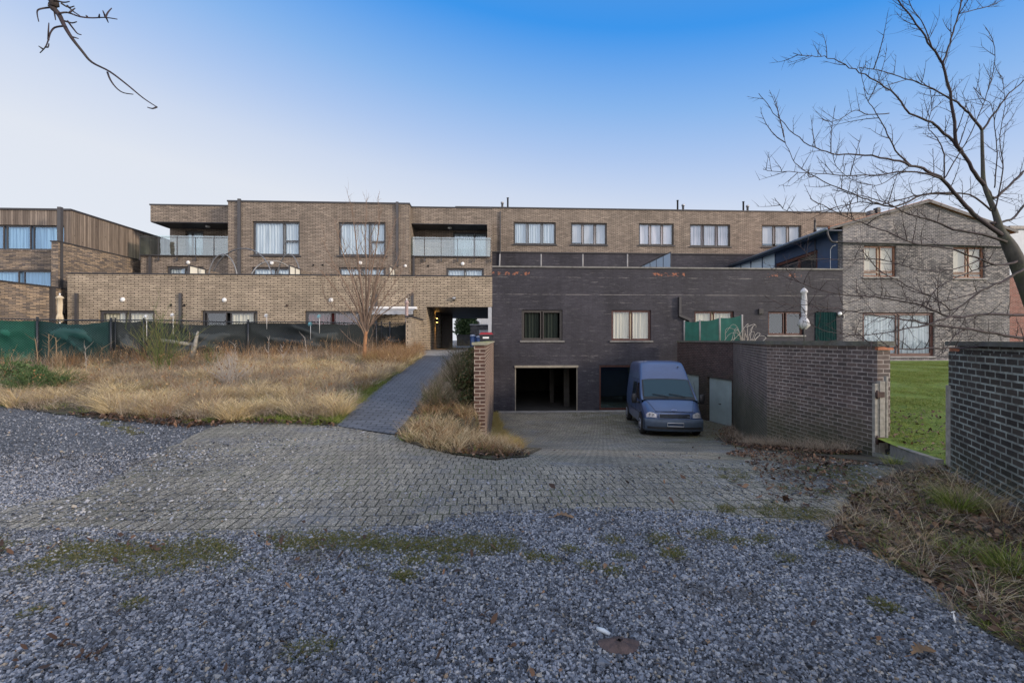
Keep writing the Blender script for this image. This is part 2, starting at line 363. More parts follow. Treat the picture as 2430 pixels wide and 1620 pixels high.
# ground sheet: fine where seen, coarse to the horizon
def axis(a, b, h, far):
    c = np.arange(a, b+1e-6, h); e = []; s_ = h
    p = b
    while p < far: s_ *= 1.35; p += s_; e.append(p)
    q = a; e2 = []; s_ = h
    while q > -far: s_ *= 1.35; q -= s_; e2.append(q)
    return np.array(e2[::-1]+list(c)+e)
gx = axis(-17, 10.5, .1, 1500); gy = axis(1.0, 24, .1, 1500)
GX, GY = np.meshgrid(gx, gy); GZ = gz(GX, GY)
V = np.stack([GX, GY, GZ], -1).reshape(-1, 3); nx, ny = len(gx), len(gy)
ii = (np.arange(ny-1)[:, None]*nx+np.arange(nx-1)[None]).ravel()
F = np.stack([ii, ii+1, ii+nx+1, ii+nx], 1)
def ground_material(name, kind):
    m, t, b = new_mat(name); N = NB(t); g = N.n('TexCoord').outputs['Object']
    if kind == 'gravel':
        vo = N.n('TexVoronoi', i_Scale=44.0, i_Randomness=1.0); N.set(vo.inputs['Vector'], g)
        sx = N.n('SeparateColor'); N.set(sx.inputs[0], vo.outputs['Color'])
        c = N.ramp(sx.outputs[0], [(0, (.07, .075, .085)), (.3, (.15, .16, .18)), (.6, (.26, .275, .30)), (.85, (.38, .39, .405)), (1, (.46, .43, .38))])
        edge = N.ramp(vo.outputs['Distance'], [(.25, 1), (.62, .22)])
        c = N.mix(1, c, edge, 'MULTIPLY')
        bn = N.noise(g, .7, 5, .6); c = N.mix(1, c, N.ramp(bn, [(.3, .72), (.7, 1.2)]), 'MULTIPLY')
        dirt = N.ramp(N.noise(g, 1.1, 5, .65), [(.56, 0), (.72, .75)])
        c = N.mix(dirt, c, (.05, .045, .04))
        N.set(b.inputs['Base Color'], c); b.inputs['Roughness'].default_value = .8
        N.set(b.inputs['Normal'], N.bump(N.math('MULTIPLY', vo.outputs['Distance'], -1.0), .9, .02))
    if kind == 'pavers':
        rot = N.mapv(g, rot=(0, 0, -A)); wb = N.noise(rot, .8, 2, out=1)
        vm = N.n('VectorMath', operation='MULTIPLY_ADD'); N.set(vm.inputs[0], wb); vm.inputs[1].default_value = (.06, .06, 0); N.set(vm.inputs[2], rot); v = vm.outputs[0]
        br = N.n('TexBrick', i_Scale=1.0, i_Mortar_Size=.0075, i_Mortar_Smooth=.3, i_Bias=0.0, i_Brick_Width=.112, i_Row_Height=.222)
        N.set(br.inputs['Vector'], v); br.inputs['Color1'].default_value = (.27, .245, .195, 1); br.inputs['Color2'].default_value = (.205, .187, .15, 1); br.inputs['Mortar'].default_value = (.030, .030, .018, 1)
        vo = N.n('TexVoronoi', i_Scale=110.0); N.set(vo.inputs['Vector'], g); sx = N.n('SeparateColor'); N.set(sx.inputs[0], vo.outputs['Color'])
        grain = N.ramp(sx.outputs[0], [(0, .35), (.5, .9), (.8, 1.3), (1, 2.3)])
        c = N.mix(1, br.outputs['Color'], grain, 'MULTIPLY')
        c = N.mix(1, c, N.ramp(N.noise(g, .5, 5, .6), [(.3, .6), (.7, 1.25)]), 'MULTIPLY')
        # blue-grey gravel dust and moss settled in patches, strongest along the right wall and around the edge
        px = N.n('SeparateXYZ'); N.set(px.inputs[0], g)
        near = N.ramp(px.outputs[1], [(0, 1), (1, 0)])
        ms_ = N.ramp(N.math('ADD', N.noise(g, 1.7, 6, .7), N.math('ADD', N.math('MULTIPLY', N.math('SUBTRACT', px.outputs[0], 3.6), .07), N.math('ADD', N.math('MULTIPLY', N.math('GREATER_THAN', px.outputs[1], 14.0), .07), N.math('MULTIPLY', N.math('MULTIPLY', N.ramp(N.math('MULTIPLY', px.outputs[0], .2), [(.42, 0), (.8, 1)]), N.math('LESS_THAN', px.outputs[1], 8.5)), .16)))), [(.54, 0), (.72, 1)])
        ms_ = N.math('MULTIPLY', ms_, N.ramp(N.noise(g, 14, 3, .7), [(.4, .3), (.6, 1)]))
        c = N.mix(N.math('MULTIPLY', ms_, .85), c, N.mix(N.noise(g, 5, 3), (.028, .026, .02), (.075, .085, .02)))
        mj = N.ramp(N.noise(g, 1.2, 4, .6), [(.48, 0), (.62, .8)])
        c = N.mix(N.math('MULTIPLY', mj, br.outputs['Fac']), c, (.07, .085, .02))
        gr = N.ramp(N.noise(g, .9, 5, .7), [(.52, 0), (.68, .65)]); gr = N.math('MULTIPLY', gr, N.ramp(sx.outputs[1], [(.3, 0), (.5, 1)]))
        c = N.mix(gr, c, (.17, .19, .23))
        N.set(b.inputs['Base Color'], c); b.inputs['Roughness'].default_value = .85
        N.set(b.inputs['Normal'], N.bump(N.math('ADD', N.math('MULTIPLY', br.outputs['Fac'], -1.0), N.math('MULTIPLY', sx.outputs[0], .35)), .7, .008))
    if kind == 'path':
        rot = N.mapv(g, rot=(0, 0, -A))
        br = N.n('TexBrick', i_Scale=1.0, i_Mortar_Size=.010, i_Mortar_Smooth=.2, i_Bias=0.0, i_Brick_Width=.26, i_Row_Height=.13)
        N.set(br.inputs['Vector'], rot); br.inputs['Color1'].default_value = (.135, .145, .165, 1); br.inputs['Color2'].default_value = (.098, .105, .12, 1); br.inputs['Mortar'].default_value = (.018, .018, .018, 1)
        c = N.mix(1, br.outputs['Color'], N.ramp(N.noise(g, 90, 3), [(.3, .8), (.7, 1.2)]), 'MULTIPLY')
        c = N.mix(1, c, N.ramp(N.noise(g, .9, 4), [(.3, .82), (.7, 1.15)]), 'MULTIPLY')
        N.set(b.inputs['Base Color'], c); b.inputs['Roughness'].default_value = .7
        N.set(b.inputs['Normal'], N.bump(N.math('MULTIPLY', br.outputs['Fac'], -1.0), .8, .008))
    if kind == 'soil':
        c = N.ramp(N.noise(g, 5, 6, .7), [(.3, (.030, .024, .017)), (.5, (.065, .052, .032)), (.7, (.10, .085, .05))])
        c = N.mix(N.ramp(N.noise(g, 2, 4), [(.5, 0), (.62, .6)]), c, (.045, .06, .018))
        N.set(b.inputs['Base Color'], c); b.inputs['Roughness'].default_value = .95
        N.set(b.inputs['Normal'], N.bump(N.noise(g, 30, 4), .8, .03))
    if kind == 'lawn':
        c = N.ramp(N.noise(g, 6, 6, .7), [(.3, (.045, .08, .006)), (.5, (.10, .165, .010)), (.7, (.21, .25, .03))])
        c = N.mix(1, c, N.ramp(N.noise(N.mapv(g, (9, 30, 9)), 3, 4, .8), [(.3, .5), (.7, 1.5)]), 'MULTIPLY')
        N.set(b.inputs['Base Color'], c); b.inputs['Roughness'].default_value = .9; N.set(b.inputs['Normal'], N.bump(N.noise(g, 40, 4), .8, .03))
    return m
M['gravel'] = ground_material('grey_gravel', 'gravel'); M['pavers'] = ground_material('worn_clinker_pavers', 'pavers'); M['path'] = ground_material('blue_grey_pavers', 'path'); M['soil'] = ground_material('dark_soil', 'soil'); M['lawn'] = ground_material('lawn', 'lawn')
me = np_mesh('gravel_ground', V, F, M['gravel'], True)
o = bpy.data.objects.new('ground', me); COL.objects.link(o); o['kind'] = 'structure'
def inpoly(x, y, poly):
    x = np.asarray(x); y = np.asarray(y); c = np.zeros(x.shape, bool); n = len(poly)
    for i in range(n):
        x1, y1 = poly[i]; x2, y2 = poly[(i+1) % n]
        k = ((y1 > y) != (y2 > y)) & (x < (x2-x1)*(y-y1)/((y2-y1) if abs(y2-y1) > 1e-12 else 1e-12)+x1); c ^= k
    return c
def rough_poly(poly, step=.12, amp=.03, sharp=()):
    out = []
    for i, a in enumerate(poly):
        b = poly[(i+1) % len(poly)]; L = math.dist(a, b); n = max(1, int(L/step)); am = 0 if i in sharp else amp
        for k in range(n):
            t = k/n; j = am if k else 0
            out.append((a[0]+(b[0]-a[0])*t+random.uniform(-j, j), a[1]+(b[1]-a[1])*t+random.uniform(-j, j)))
    return out
def sheet(name, poly, m, dz, h=.15, zf=None):
    zf = zf or gz; n = len(poly)
    xs = [p[0] for p in poly]; ys = [p[1] for p in poly]
    X, Y = np.meshgrid(np.arange(min(xs), max(xs), h), np.arange(min(ys), max(ys), h)); X = X.ravel()+.013; Y = Y.ravel()+.017
    k = inpoly(X, Y, poly); pts = [Vector(p) for p in poly]+[Vector(p) for p in zip(X[k], Y[k])]
    r = delaunay_2d_cdt(pts, [], [list(range(n))], 1, 1e-5)
    vs = [(p.x, p.y) for p in r[0]]; Z = zf(np.array([p[0] for p in vs]), np.array([p[1] for p in vs]))+dz
    me = bpy.data.meshes.new(name); me.from_pydata([(p[0], p[1], z) for p, z in zip(vs, Z)], [], [tuple(f) for f in r[2]])
    me.polygons.foreach_set('use_smooth', [True]*len(me.polygons)); fixup = [f for f in me.polygons if f.normal.z < 0]
    if len(fixup) > len(me.polygons)/2: me.flip_normals()
    me.materials.append(m); o = bpy.data.objects.new(name, me); COL.objects.link(o); o['kind'] = 'structure'; return o
def G(*uv): return [gp(u, v) for u, v in uv]
PIL = (9.3, -.66)
# paved drive
DRIVE = G((-260, 1262), (150, 1268), (420, 1280), (700, 1274), (980, 1262), (1060, 1240), (1180, 1226), (1300, 1222), (1500, 1216), (1700, 1228), (1850, 1250), (1985, 1250), (2080, 1190))
DRIVE += [(4.95, 5.0), (5.45, 5.9), (6.0, 7.66), (5.85, 10.6), (8.6, 17.9), (8.05, 22.3), (6.0, 22.52), (2, 22.42), (-.75, 22.3), (-.52, 15), (-.42, 9.4), (-.3, 9.0)]
DRIVE += G((1180, 1078), (1080, 1072), (950, 1038), (935, 1034), (800, 1013), (690, 1004), (560, 1004), (500, 1016), (400, 1062), (300, 1112), (220, 1165), (60, 1196), (-260, 1205))
DRIVE = rough_poly(DRIVE, .2, .05, sharp=(13, 14, 15, 16, 17, 18, 19, 20, 21, 22))
sheet('driveway', DRIVE, M['pavers'], .012)
PATHP = [gp(935, 1033), gp(800, 1012)]
PATHP = [PATHP[1], PATHP[0], (-2.02, 9.2), (-2.1, 12), (-2.15, 16), (-2.25, 18.6), (-3.62, 18.6), (-3.5, 14), (-3.36, 10)]
sheet('footpath', rough_poly(PATHP, .2, 0), M['path'], .022, zf=lambda x, y: gz(np.minimum(x, -1.95), y))
# slab in front of and through the passage
sheet('passage_paving', [toW(-4.3, 18.6)[:2], toW(-1.15, 18.6)[:2], toW(-1.15, 60)[:2], toW(-30, 60)[:2], toW(-30, 33)[:2], toW(-4.3, 33)[:2]], M['concrete'], .016, h=.6, zf=lambda x, y: np.maximum(gz(x, y), .95))
# planted plot
BED = [(-30, 11.6)]+[gp(u, v) for u, v in ((0, 962), (150, 985), (300, 1000), (450, 1012), (560, 1004), (700, 1003), (800, 1012))]+[(-3.37, 10), (-3.51, 14), (-3.63, 18.5), (-3.9, 19.6), (-4.7, 21.8), (-30, 21)]
sheet('garden_plot', rough_poly(BED, .2, .05), M['soil'], .02, h=.25)
BANK = [(-2.0, 7.9)]+G((960, 1050), (1080, 1082), (1180, 1094), (1250, 1086), (1285, 1066))+[(.25, 10.2), (-.1, 12), (-.35, 16), (-.5, 16), (-.55, 9.42), (-.8, 9.42), (-1.0, 16), (-1.05, 21.8), (-2.2, 18.6), (-2.1, 14), (-2.0, 9)]
sheet('planted_bank', rough_poly(BANK, .2, .04), M['soil'], .03, h=.1)
LITTER = G((2010, 1225), (2050, 1190), (2120, 1120), (2060, 1098), (1900, 1082), (1780, 1064), (1700, 1040))+[(8.6, 17.6), (8.63, 17.9), (5.88, 10.6), (6.05, 7.66), (5.5, 5.87), (4.72, 4.3), (4.0, 2.8), (3.4, 1.9)]+G((2430, 1560), (2290, 1480), (2200, 1390), (2110, 1335), (2040, 1285))
sheet('leaf_bed', rough_poly(LITTER, .12, .09), M['soil'], .024, h=.1)
LAWN = [(3.5, 1.5), (4.94, 4.3), (5.72, 5.87), (6.27, 7.66), (6.1, 10.6), (8.85, 17.9), (8.3, 22.4), (40, 24.2), (40, 1.5)]
LAWN = [(2.45, -.9), (4.12, 2.55), (5.05, 4.3), (5.74, 5.80), (5.53, 5.90), (6.04, 7.60), (6.30, 7.66), (6.08, 10.6), (8.85, 17.9), (8.3, 22.4), (40, 24.2), (40, -.9)]
sheet('lawn', LAWN, M['lawn'], .014, h=.3, zf=lambda x, y: np.interp(y, [0, 6.2, 7.2, 8.5, 23], [0, -.02, -.06, .05, .55]))

# ---------------- garden and retaining walls in the foreground ----------------
def wall_run(name, label, pts, th, zb, zt, m, cop=None, cm=None, cat='wall', side=1, capL=.05, group=None):
    """free-standing wall along pts (x,y); th to the right hand (+side) of the direction; uv runs along the wall"""
    t = thing(name, label, cat, (pts[0][0], pts[0][1], 0), local=False)
    vs = []; fs = []; uvs = []; L = 0; n = len(pts); offs = []
    for i, p in enumerate(pts):
        a = Vector(pts[max(i-1, 0)]); b = Vector(pts[min(i+1, n-1)]); p = Vector(p)
        d1 = (p-a).normalized() if i > 0 else (b-p).normalized(); d2 = (b-p).normalized() if i < n-1 else d1
        nn = Vector((d1.y+d2.y, -(d1.x+d2.x))).normalized(); c = max(.5, nn.dot(Vector((d1.y, -d1.x)))); offs.append((p, nn*(side/c)))
    def ring(e0, e1, z0, z1, ext, mb):
        P = []
        for i, (p, nn) in enumerate(offs):
            q = p.copy()
            if ext and i == 0: q = q-(Vector(pts[1])-Vector(pts[0])).normalized()*ext
            if ext and i == n-1: q = q+(Vector(pts[-1])-Vector(pts[-2])).normalized()*ext
            P.append([(*(q+nn*e0), z0), (*(q+nn*e1), z0), (*(q+nn*e1), z1), (*(q+nn*e0), z1)])
        for i in range(n-1):
            a, b = P[i], P[i+1]
            for k in range(4): mb.quad(a[k], a[(k+1) % 4], b[(k+1) % 4], b[k])
        mb.quad(*P[0]); mb.quad(*P[-1]); return mb
    mb = ring(0, th, zb, zt, 0, MB()); me = mesh_from('wall', mb, m, t.org, False)
    # re-map uvs along the run
    uvl = me.uv_layers[0]; cum = [0]
    for i in range(n-1): cum.append(cum[-1]+math.dist(pts[i], pts[i+1]))
    for f in me.polygons:
        for li in f.loop_indices:
            co = me.vertices[me.loops[li].vertex_index].co+t.org; d = [(Vector(co[:2])-Vector(p)).length for p in pts]; i = d.index(min(d))
            if abs(f.normal.z) < .5: uvl.data[li].uv = (cum[i]+(0 if abs(d[i]) < 1e-4 else (0 if f.normal.length and i not in (0, n-1) else d[i])*0), co.z)
    # end faces need their own width
    for f in me.polygons[-2:]:
        for k, li in enumerate(f.loop_indices):
            co = me.vertices[me.loops[li].vertex_index].co+t.org; i = 0 if f.index == len(me.polygons)-2 else n-1
            uvl.data[li].uv = ((Vector(co[:2])-Vector(pts[i])).length, co.z)
    bm = bmesh.new(); bm.from_mesh(me); bmesh.ops.recalc_face_normals(bm, faces=bm.faces); bm.to_mesh(me); bm.free()
    o = bpy.data.objects.new('wall_body', me); COL.objects.link(o); o.parent = t.o
    if cop: part('coping', ring(-.045, th+.045, zt, zt+cop, capL, MB()), cm, t)
    return t
def moss_stone(name, c, mossc, amt):
    m, t, b = new_mat(name); N = NB(t); g = N.n('TexCoord').outputs['Object']; nr = N.n('NewGeometry'); sx = N.n('SeparateXYZ'); N.set(sx.inputs[0], nr.outputs['Normal'])
    base = N.mix(1, c, N.ramp(N.noise(g, 7, 5, .7), [(.3, .65), (.7, 1.3)]), 'MULTIPLY')
    k = N.math('MULTIPLY', N.ramp(N.noise(g, 3, 5, .7), [(.38, 0), (.6, 1)]), N.math('ADD', N.math('MULTIPLY', sx.outputs[2], .8), .25), clamp=True)
    N.set(b.inputs['Base Color'], N.mix(N.math('MULTIPLY', k, amt), base, mossc)); b.inputs['Roughness'].default_value = .9
    N.set(b.inputs['Normal'], N.bump(N.noise(g, 40, 4), .5, .01)); return m
M['mosscop'] = moss_stone('mossy_concrete_coping', (.11, .108, .10), (.11, .12, .025), .9)
M['yellowmoss'] = moss_stone('yellow_mossy_coping', (.26, .25, .22), (.33, .32, .04), 1.0)
Aw, Bw, Cw, Dw, Ew, Fw = (8.12, 22.35), (8.70, 17.9), (5.94, 10.6), (6.15, 7.66), (5.63, 5.87), (4.84, 4.3)
t = wall_run('retaining_wall', 'long dark brown brick retaining wall with mossy coping beside the sunken drive', [Bw, Cw, Dw], .23, -2.3, 1.50, M['dark'], cop=.085, cm=M['mosscop'], side=-1)
# broken top corner next to the gate opening
mb = MB(); mb.box(6.14, 6.40, 7.63, 7.70, 1.435, 1.49); part('broken_brick', mb, M['tile'], t)
# garage range at the back of the drive, with two doors
t = thing('garage_block', 'dark purple brick garage range with pale doors behind the blue van', 'garage', (8.2, 20, -2), local=False)
gd = Vector((Bw[0]-Aw[0], Bw[1]-Aw[1])); gl_ = gd.length; gd.normalize(); gn = Vector((-gd.y, gd.x)) # normal away from drive -> +x
if gn.x < 0: gn = -gn
def GW(s_, e, z): return (Aw[0]+gd.x*s_+gn.x*e, Aw[1]+gd.y*s_+gn.y*e, z)
doors = [(.30, 1.95), (2.62, 4.38)]
mb = MB(); flat = MB(); wall_holes(flat, 0, gl_, -2.3, 1.50, 0, .35, [(a, b, -2.3, .02) for a, b in doors])
mb.v = [GW(p[0], p[1], p[2]) for p in flat.v]; mb.f = flat.f; mb.sm = flat.sm
me = mesh_from('wall_body', mb, M['deepdark'], t.org); uvl = me.uv_layers[0]
for f in me.polygons:
    for li in f.loop_indices:
        co = me.vertices[me.loops[li].vertex_index].co+t.org; dv = Vector(co[:2])-Vector(Aw); uvl.data[li].uv = (dv.dot(gd)+dv.dot(gn)*(abs(f.normal.x*gd.x+f.normal.y*gd.y) > .7), co.z)
o = bpy.data.objects.new('wall_body', me); COL.objects.link(o); o.parent = t.o
mb = MB(); mb.hexa([GW(0, -.05, 1.50), GW(gl_-.03, -.05, 1.50), GW(gl_+.0, .42, 1.50), GW(0, .42, 1.50), GW(0, -.05, 1.58), GW(gl_-.03, -.05, 1.58), GW(gl_, .42, 1.58), GW(0, .42, 1.58)]); part('coping', mb, M['mosscop'], t)
M['doorpaint'] = plain('pale_green_grey_painted_steel', (.36, .44, .43), .5, var=.12, scale=2)
for a, b in doors:
    mb = MB(); nr_ = int((b-a)/.075)
    for i in range(nr_):
        s0 = a+.04+(b-a-.08)*i/nr_; s1 = a+.04+(b-a-.08)*(i+1)/nr_-.024
        mb.hexa([GW(s0, .10, -1.94), GW(s1, .10, -1.94), GW(s1, .13, -1.94), GW(s0, .13, -1.94), GW(s0, .10, -.02), GW(s1, .10, -.02), GW(s1, .13, -.02), GW(s0, .13, -.02)])
    mb.hexa([GW(a, .13, -2.0), GW(b, .13, -2.0), GW(b, .16, -2.0), GW(a, .16, -2.0), GW(a, .13, .02), GW(b, .13, .02), GW(b, .16, .02), GW(a, .16, .02)])
    d = part('garage_door', mb, M['doorpaint'], t)
    mb = MB(); c = GW((a+b)/2, .08, -1.05); mb.lathe([(.012, -.05), (.02, -.02), (.02, .02), (.012, .03)], c, 'X', 8); mb.box(c[0]-.05, c[0]-.03, c[1]-.07, c[1]+.07, c[2]-.015, c[2]+.015); part('handle', mb, M['darkframe'], (t, d))
mb = MB(); mb.hexa([GW(.02, -.5, -2.1), GW(gl_-.1, -.14, -2.1), GW(gl_-.1, -.01, -2.1), GW(.02, -.01, -2.1), GW(.02, -.5, -1.88), GW(gl_-.1, -.14, -1.9), GW(gl_-.1, -.01, -1.9), GW(.02, -.01, -1.88)]); part('threshold', mb, M['concrete'], t)
# right-hand wall by the opening
t = wall_run('garden_wall', 'near black brick garden wall with thick pale mortar, right of the lawn opening', [Ew, Fw, (3.9, 2.55), (2.2, -1.0)], .23, -.6, 1.46, M['green_dark'], side=-1)
mb = MB(); e0, e1 = Vector(Ew), Vector((3.9, 2.55)); dd = (Vector(Fw)-e0).normalized()
def strip(p, q, th0, th1, z0, z1, mb):
    p, q = Vector(p), Vector(q); d = (q-p).normalized(); n_ = Vector((-d.y, d.x)); 
    if n_.x < 0: n_ = -n_
    return mb.hexa([(*(p+n_*th0), z0), (*(q+n_*th0), z0), (*(q+n_*th1), z0), (*(p+n_*th1), z0), (*(p+n_*th0), z1), (*(q+n_*th0), z1), (*(q+n_*th1), z1), (*(p+n_*th1), z1)])
mb = MB()
p = e0+dd*.02; L = 0; k = 0
while L < 1.6:
    bl = .205; q = p+dd*bl; strip(p, q, .01, .22, 1.462, 1.53, mb if k else MB()); p = q+dd*.012; L += bl; k += 1
part('top_course', mb, M['green_dark'], t)
mb = MB(); strip(e0+dd*.01, e0+dd*.30, 0.005, .225, 1.461, 1.50, mb); part('broken_brick', mb, M['tile'], t)
mb = MB(); strip(e0-dd*.02, Vector(Fw), -.03, .27, 1.532, 1.585, mb); strip(Vector(Fw)+dd*.004, Vector((3.9, 2.55)), -.03, .27, 1.532, 1.585, mb); strip((3.895, 2.545), (2.2, -1.0), -.03, .27, 1.462, 1.515, mb); part('coping', mb, M['mosscop'], t)
# kerbs and stakes in the opening
M['oldwood'] = plain('grey_weathered_timber', (.27, .255, .22), .85, var=.3, scale=14, bump=.4)
M['rust'] = plain('rusty_iron', (.06, .035, .028), .8, var=.3)
def slope_kerb(a, b, w_, h_, lab):
    A_, B_ = Vector(a), Vector(b); d = (B_-A_); n_ = Vector((-d.y, d.x, 0)).normalized()*w_
    if n_.x > 0: n_ = -n_
    dz = Vector((0, 0, h_)); mb = MB(); mb.hexa([A_-dz, B_-dz, B_-dz+n_, A_-dz+n_, A_, B_, B_+n_, A_+n_]); single('kerb_edging', mb, M['kerbst'], lab, 'kerb', org=tuple(a))
M['kerbst'] = moss_stone('mossy_grey_kerb', (.20, .195, .18), (.07, .075, .03), .7)
slope_kerb((6.05, 7.15, -.045), (5.60, 5.90, .05), .09, .22, 'upper concrete edging strip along the lawn in the wall opening')
slope_kerb((6.03, 7.45, -.24), (5.46, 5.80, -.055), .10, .22, 'lower sunken concrete edging strip, nearer the drive than the lawn edging')
t = thing('gate_post', 'grey weathered wooden post with rusty hinges fixed to the end of the brown wall', 'gate post', (6.12, 7.6, -.5), local=False)
mb = MB(); mb.box(6.03, 6.10, 7.56, 7.62, -.38, .88); part('post', mb, M['oldwood'], t); mb = MB(); mb.box(6.103, 6.19, 7.545, 7.615, -.37, .92); part('post', mb, M['oldwood'], t)
mb = MB(); mb.box(6.205, 6.235, 7.54, 7.60, -.2, 1.0); part('batten', mb, M['oldwood'], t)
for z in (.70, -.05): mb = MB(); mb.box(6.02, 6.17, 7.53, 7.542, z-.045, z+.045); mb.lathe([(.018, z-.07), (.018, z+.07)], (6.04, 7.525, 0), 'Z', 8); part('hinge', mb, M['rust'], t)
mb = MB(); strip(e0+Vector((-.02, .03)), e0+Vector((-.04, -.06)), .01, .09, -.02, 1.02, mb)
single('gate_post', mb, M['oldwood'], 'pale grey post standing against the black garden wall edge', 'gate post')
# left pillar / wall running back to the house
t = wall_run('boundary_wall', 'weathered brown brick wall seen end-on with yellow mossy coping, left of the drive', [(-.55, 9.3), (-.905, 22.3)], .225, -2.2, 1.50, M['pink'], cop=.055, cm=M['yellowmoss'], side=-1)
# ---------------- the houses (facade frame) ----------------
M['c_cream2'] = curtain('greyish_roller_blind', (.44, .42, .42), 3)
def smooth3(pts, n=3):
    P = [Vector(p) for p in pts]; out = []
    for i in range(len(P)-1):
        p0, p1, p2, p3 = P[max(i-1, 0)], P[i], P[i+1], P[min(i+2, len(P)-1)]
        for k in range(n):
            t = k/n; out.append(.5*((2*p1)+(-p0+p2)*t+(2*p0-5*p1+4*p2-p3)*t*t+(-p0+3*p1-3*p2+p3)*t**3))
    out.append(P[-1]); return out
def window(t, X0, X1, Z0, Z1, D, panes, fm, gm, cm, fr=.055, rec=.10, sill=None, curD=.12, name='window', curtains=None, label=None, sash=.035, gapcol=None, rows=None):
    """panes: list of (x0,x1,z0,z1) fractions; frame with its panes as sub-parts, curtain behind"""
    fb = MB(); y0 = D+rec; y1 = y0+.07; W, H = X1-X0, Z1-Z0; e = .002
    # outer frame
    fb.box(X0+e, X0+fr, y0, y1, Z0+e, Z1-e); fb.box(X1-fr, X1-e, y0, y1, Z0+e, Z1-e); fb.box(X0+fr, X1-fr, y0, y1, Z0+e, Z0+fr); fb.box(X0+fr, X1-fr, y0, y1, Z1-fr, Z1-e)
    P = []
    for a, b, c, d in panes:
        P.append((X0+fr+(W-2*fr)*a, X0+fr+(W-2*fr)*b, Z0+fr+(H-2*fr)*c, Z0+fr+(H-2*fr)*d))
    for (a, b, c, d) in P: # sash rims
        s = sash; yy = y0-.012
        fb.box(a, a+s, yy, y1-.01, c, d); fb.box(b-s, b, yy, y1-.01, c, d); fb.box(a+s, b-s, yy, y1-.01, c, c+s); fb.box(a+s, b-s, yy, y1-.01, d-s, d)
    # dark box behind so that the room reads as a room
    fo = part(name, fb, fm, t, label)
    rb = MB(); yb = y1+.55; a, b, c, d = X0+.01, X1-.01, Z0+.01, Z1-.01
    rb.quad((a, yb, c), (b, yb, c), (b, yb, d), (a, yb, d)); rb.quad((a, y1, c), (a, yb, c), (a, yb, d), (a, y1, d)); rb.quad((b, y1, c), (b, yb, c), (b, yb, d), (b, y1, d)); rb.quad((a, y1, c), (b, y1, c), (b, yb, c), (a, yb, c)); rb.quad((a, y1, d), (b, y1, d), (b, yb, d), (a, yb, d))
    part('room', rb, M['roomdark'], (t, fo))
    for i, (a, b, c, d) in enumerate(P):
        pb = MB(); yy = y0+.025+random.uniform(-.004, .004); ty = random.uniform(-.004, .004); tz = random.uniform(-.006, .006)
        pb.quad((a+sash-.003, yy+ty, c+sash-.003), (b-sash+.003, yy-ty, c+sash-.003), (b-sash+.003, yy-ty+tz, d-sash+.003), (a+sash-.003, yy+ty+tz, d-sash+.003))
        part('pane', pb, gm, (t, fo), fixn=False)
    if cm:
        cs = curtains or [(0, 1, 0, 1)]
        for (a, b, c, d) in cs:
            x0, x1 = X0+.02+(W-.04)*a, X0+.02+(W-.04)*b; z0, z1 = Z0+.02+(H-.04)*c, Z0+.02+(H-.04)*d
            n = max(8, int((x1-x0)/.035)); ph = random.uniform(0, 6); G_ = []
            for i in range(n+1):
                x = x0+(x1-x0)*i/n; y = y1+.06+curD*.3*(math.sin(i*1.35+ph)+.5*math.sin(i*.63+ph*2)) *(.25 if curD < .05 else 1)
                G_.append([(x, y, z0), (x, y+.01*math.sin(i), z1)])
            cb = MB(); cb.grid(G_); part('curtain', cb, cm, (t, fo))
    if sill:
        sb = MB(); sb.box(X0-.09, X1+.09, D-.07, D+rec-.014, Z0-.075, Z0-.002); part('sill', sb, sill, t)
    return fo
def downpipe(t, X, D, z0, z1, w=.10, m=None, d=.09, nm='downpipe'):
    mb = MB(); mb.box(X-w/2, X+w/2, D-d-.01, D-.003, z0, z1)
    z = z0+.8
    while z < z1-.3: mb.box(X-w/2-.012, X+w/2+.012, D-d-.022, D-.0035, z, z+.03); z += 1.6
    return part(nm, mb, m or M['anthracite'], t)
def wall_lamp(t, X, Z, D, r=.11):
    mb = MB(); mb.lathe([(r, 0), (r, -.02), (r*.85, -.05), (r*.45, -.07), (.01, -.075)], (X, D-.003, Z), 'Y', 16); p = part('vent_cap', mb, M['white'], t)
def hole(t, X, Z, D, m=None, r=.055):
    mb = MB(); mb.lathe([(r, 0), (r, -.03), (r*.75, -.03), (r*.7, -.004), (.002, -.004)], (X, D-.002, Z), 'Y', 12); part('pipe_outlet', mb, m or M['roomdark'], t)
D0, DU, DB, DR, DW = 22.5, 26.5, 27.2, 28.7, 31.0   # parapet wall, upper block, balcony band, balcony recess, brown upper wall
F0 = 1.08
# === tan apartment row ===
XL, XJ = LX(160, D0), LX(1168, D0)
tan = thing('apartment_building', 'tan brick apartment row with balconies and two big curtained windows', 'building', ((XL+XJ)/2, D0, F0))
ztop = (LZ(160, 651, D0)+LZ(1165, 655, D0))/2
W3 = [(LX(234, D0), LX(367, D0)), (LX(478, D0), LX(611, D0)), (LX(723, D0), LX(856, D0))]; zw = LZ(600, 737, D0)
PX0, PX1, pz = LX(1012, D0), XJ-.02, LZ(1090, 728, D0)
holes = [(a, b, 1.1, zw) for a, b in W3]+[(PX0, PX1+1, .3, pz)]
mb = MB(); wall_holes(mb, XL, XJ, .9, ztop, D0, .32, holes)
mb.quad((XL, D0+.32, .9), (XL, D0+4.5, .9), (XL, D0+4.5, ztop), (XL, D0+.32, ztop))
part('garden_front', mb, M['tan'], tan)
mb = MB(); mb.box(XL-.03, XJ-.01, D0-.035, D0+.36, ztop+.002, ztop+.05); part('coping', mb, M['coping'], tan)
mb = MB(); mb.box(XL, XJ, D0+.33, DU+.2, 3.55, 3.75); part('terrace_floor', mb, M['rooffelt'], tan)
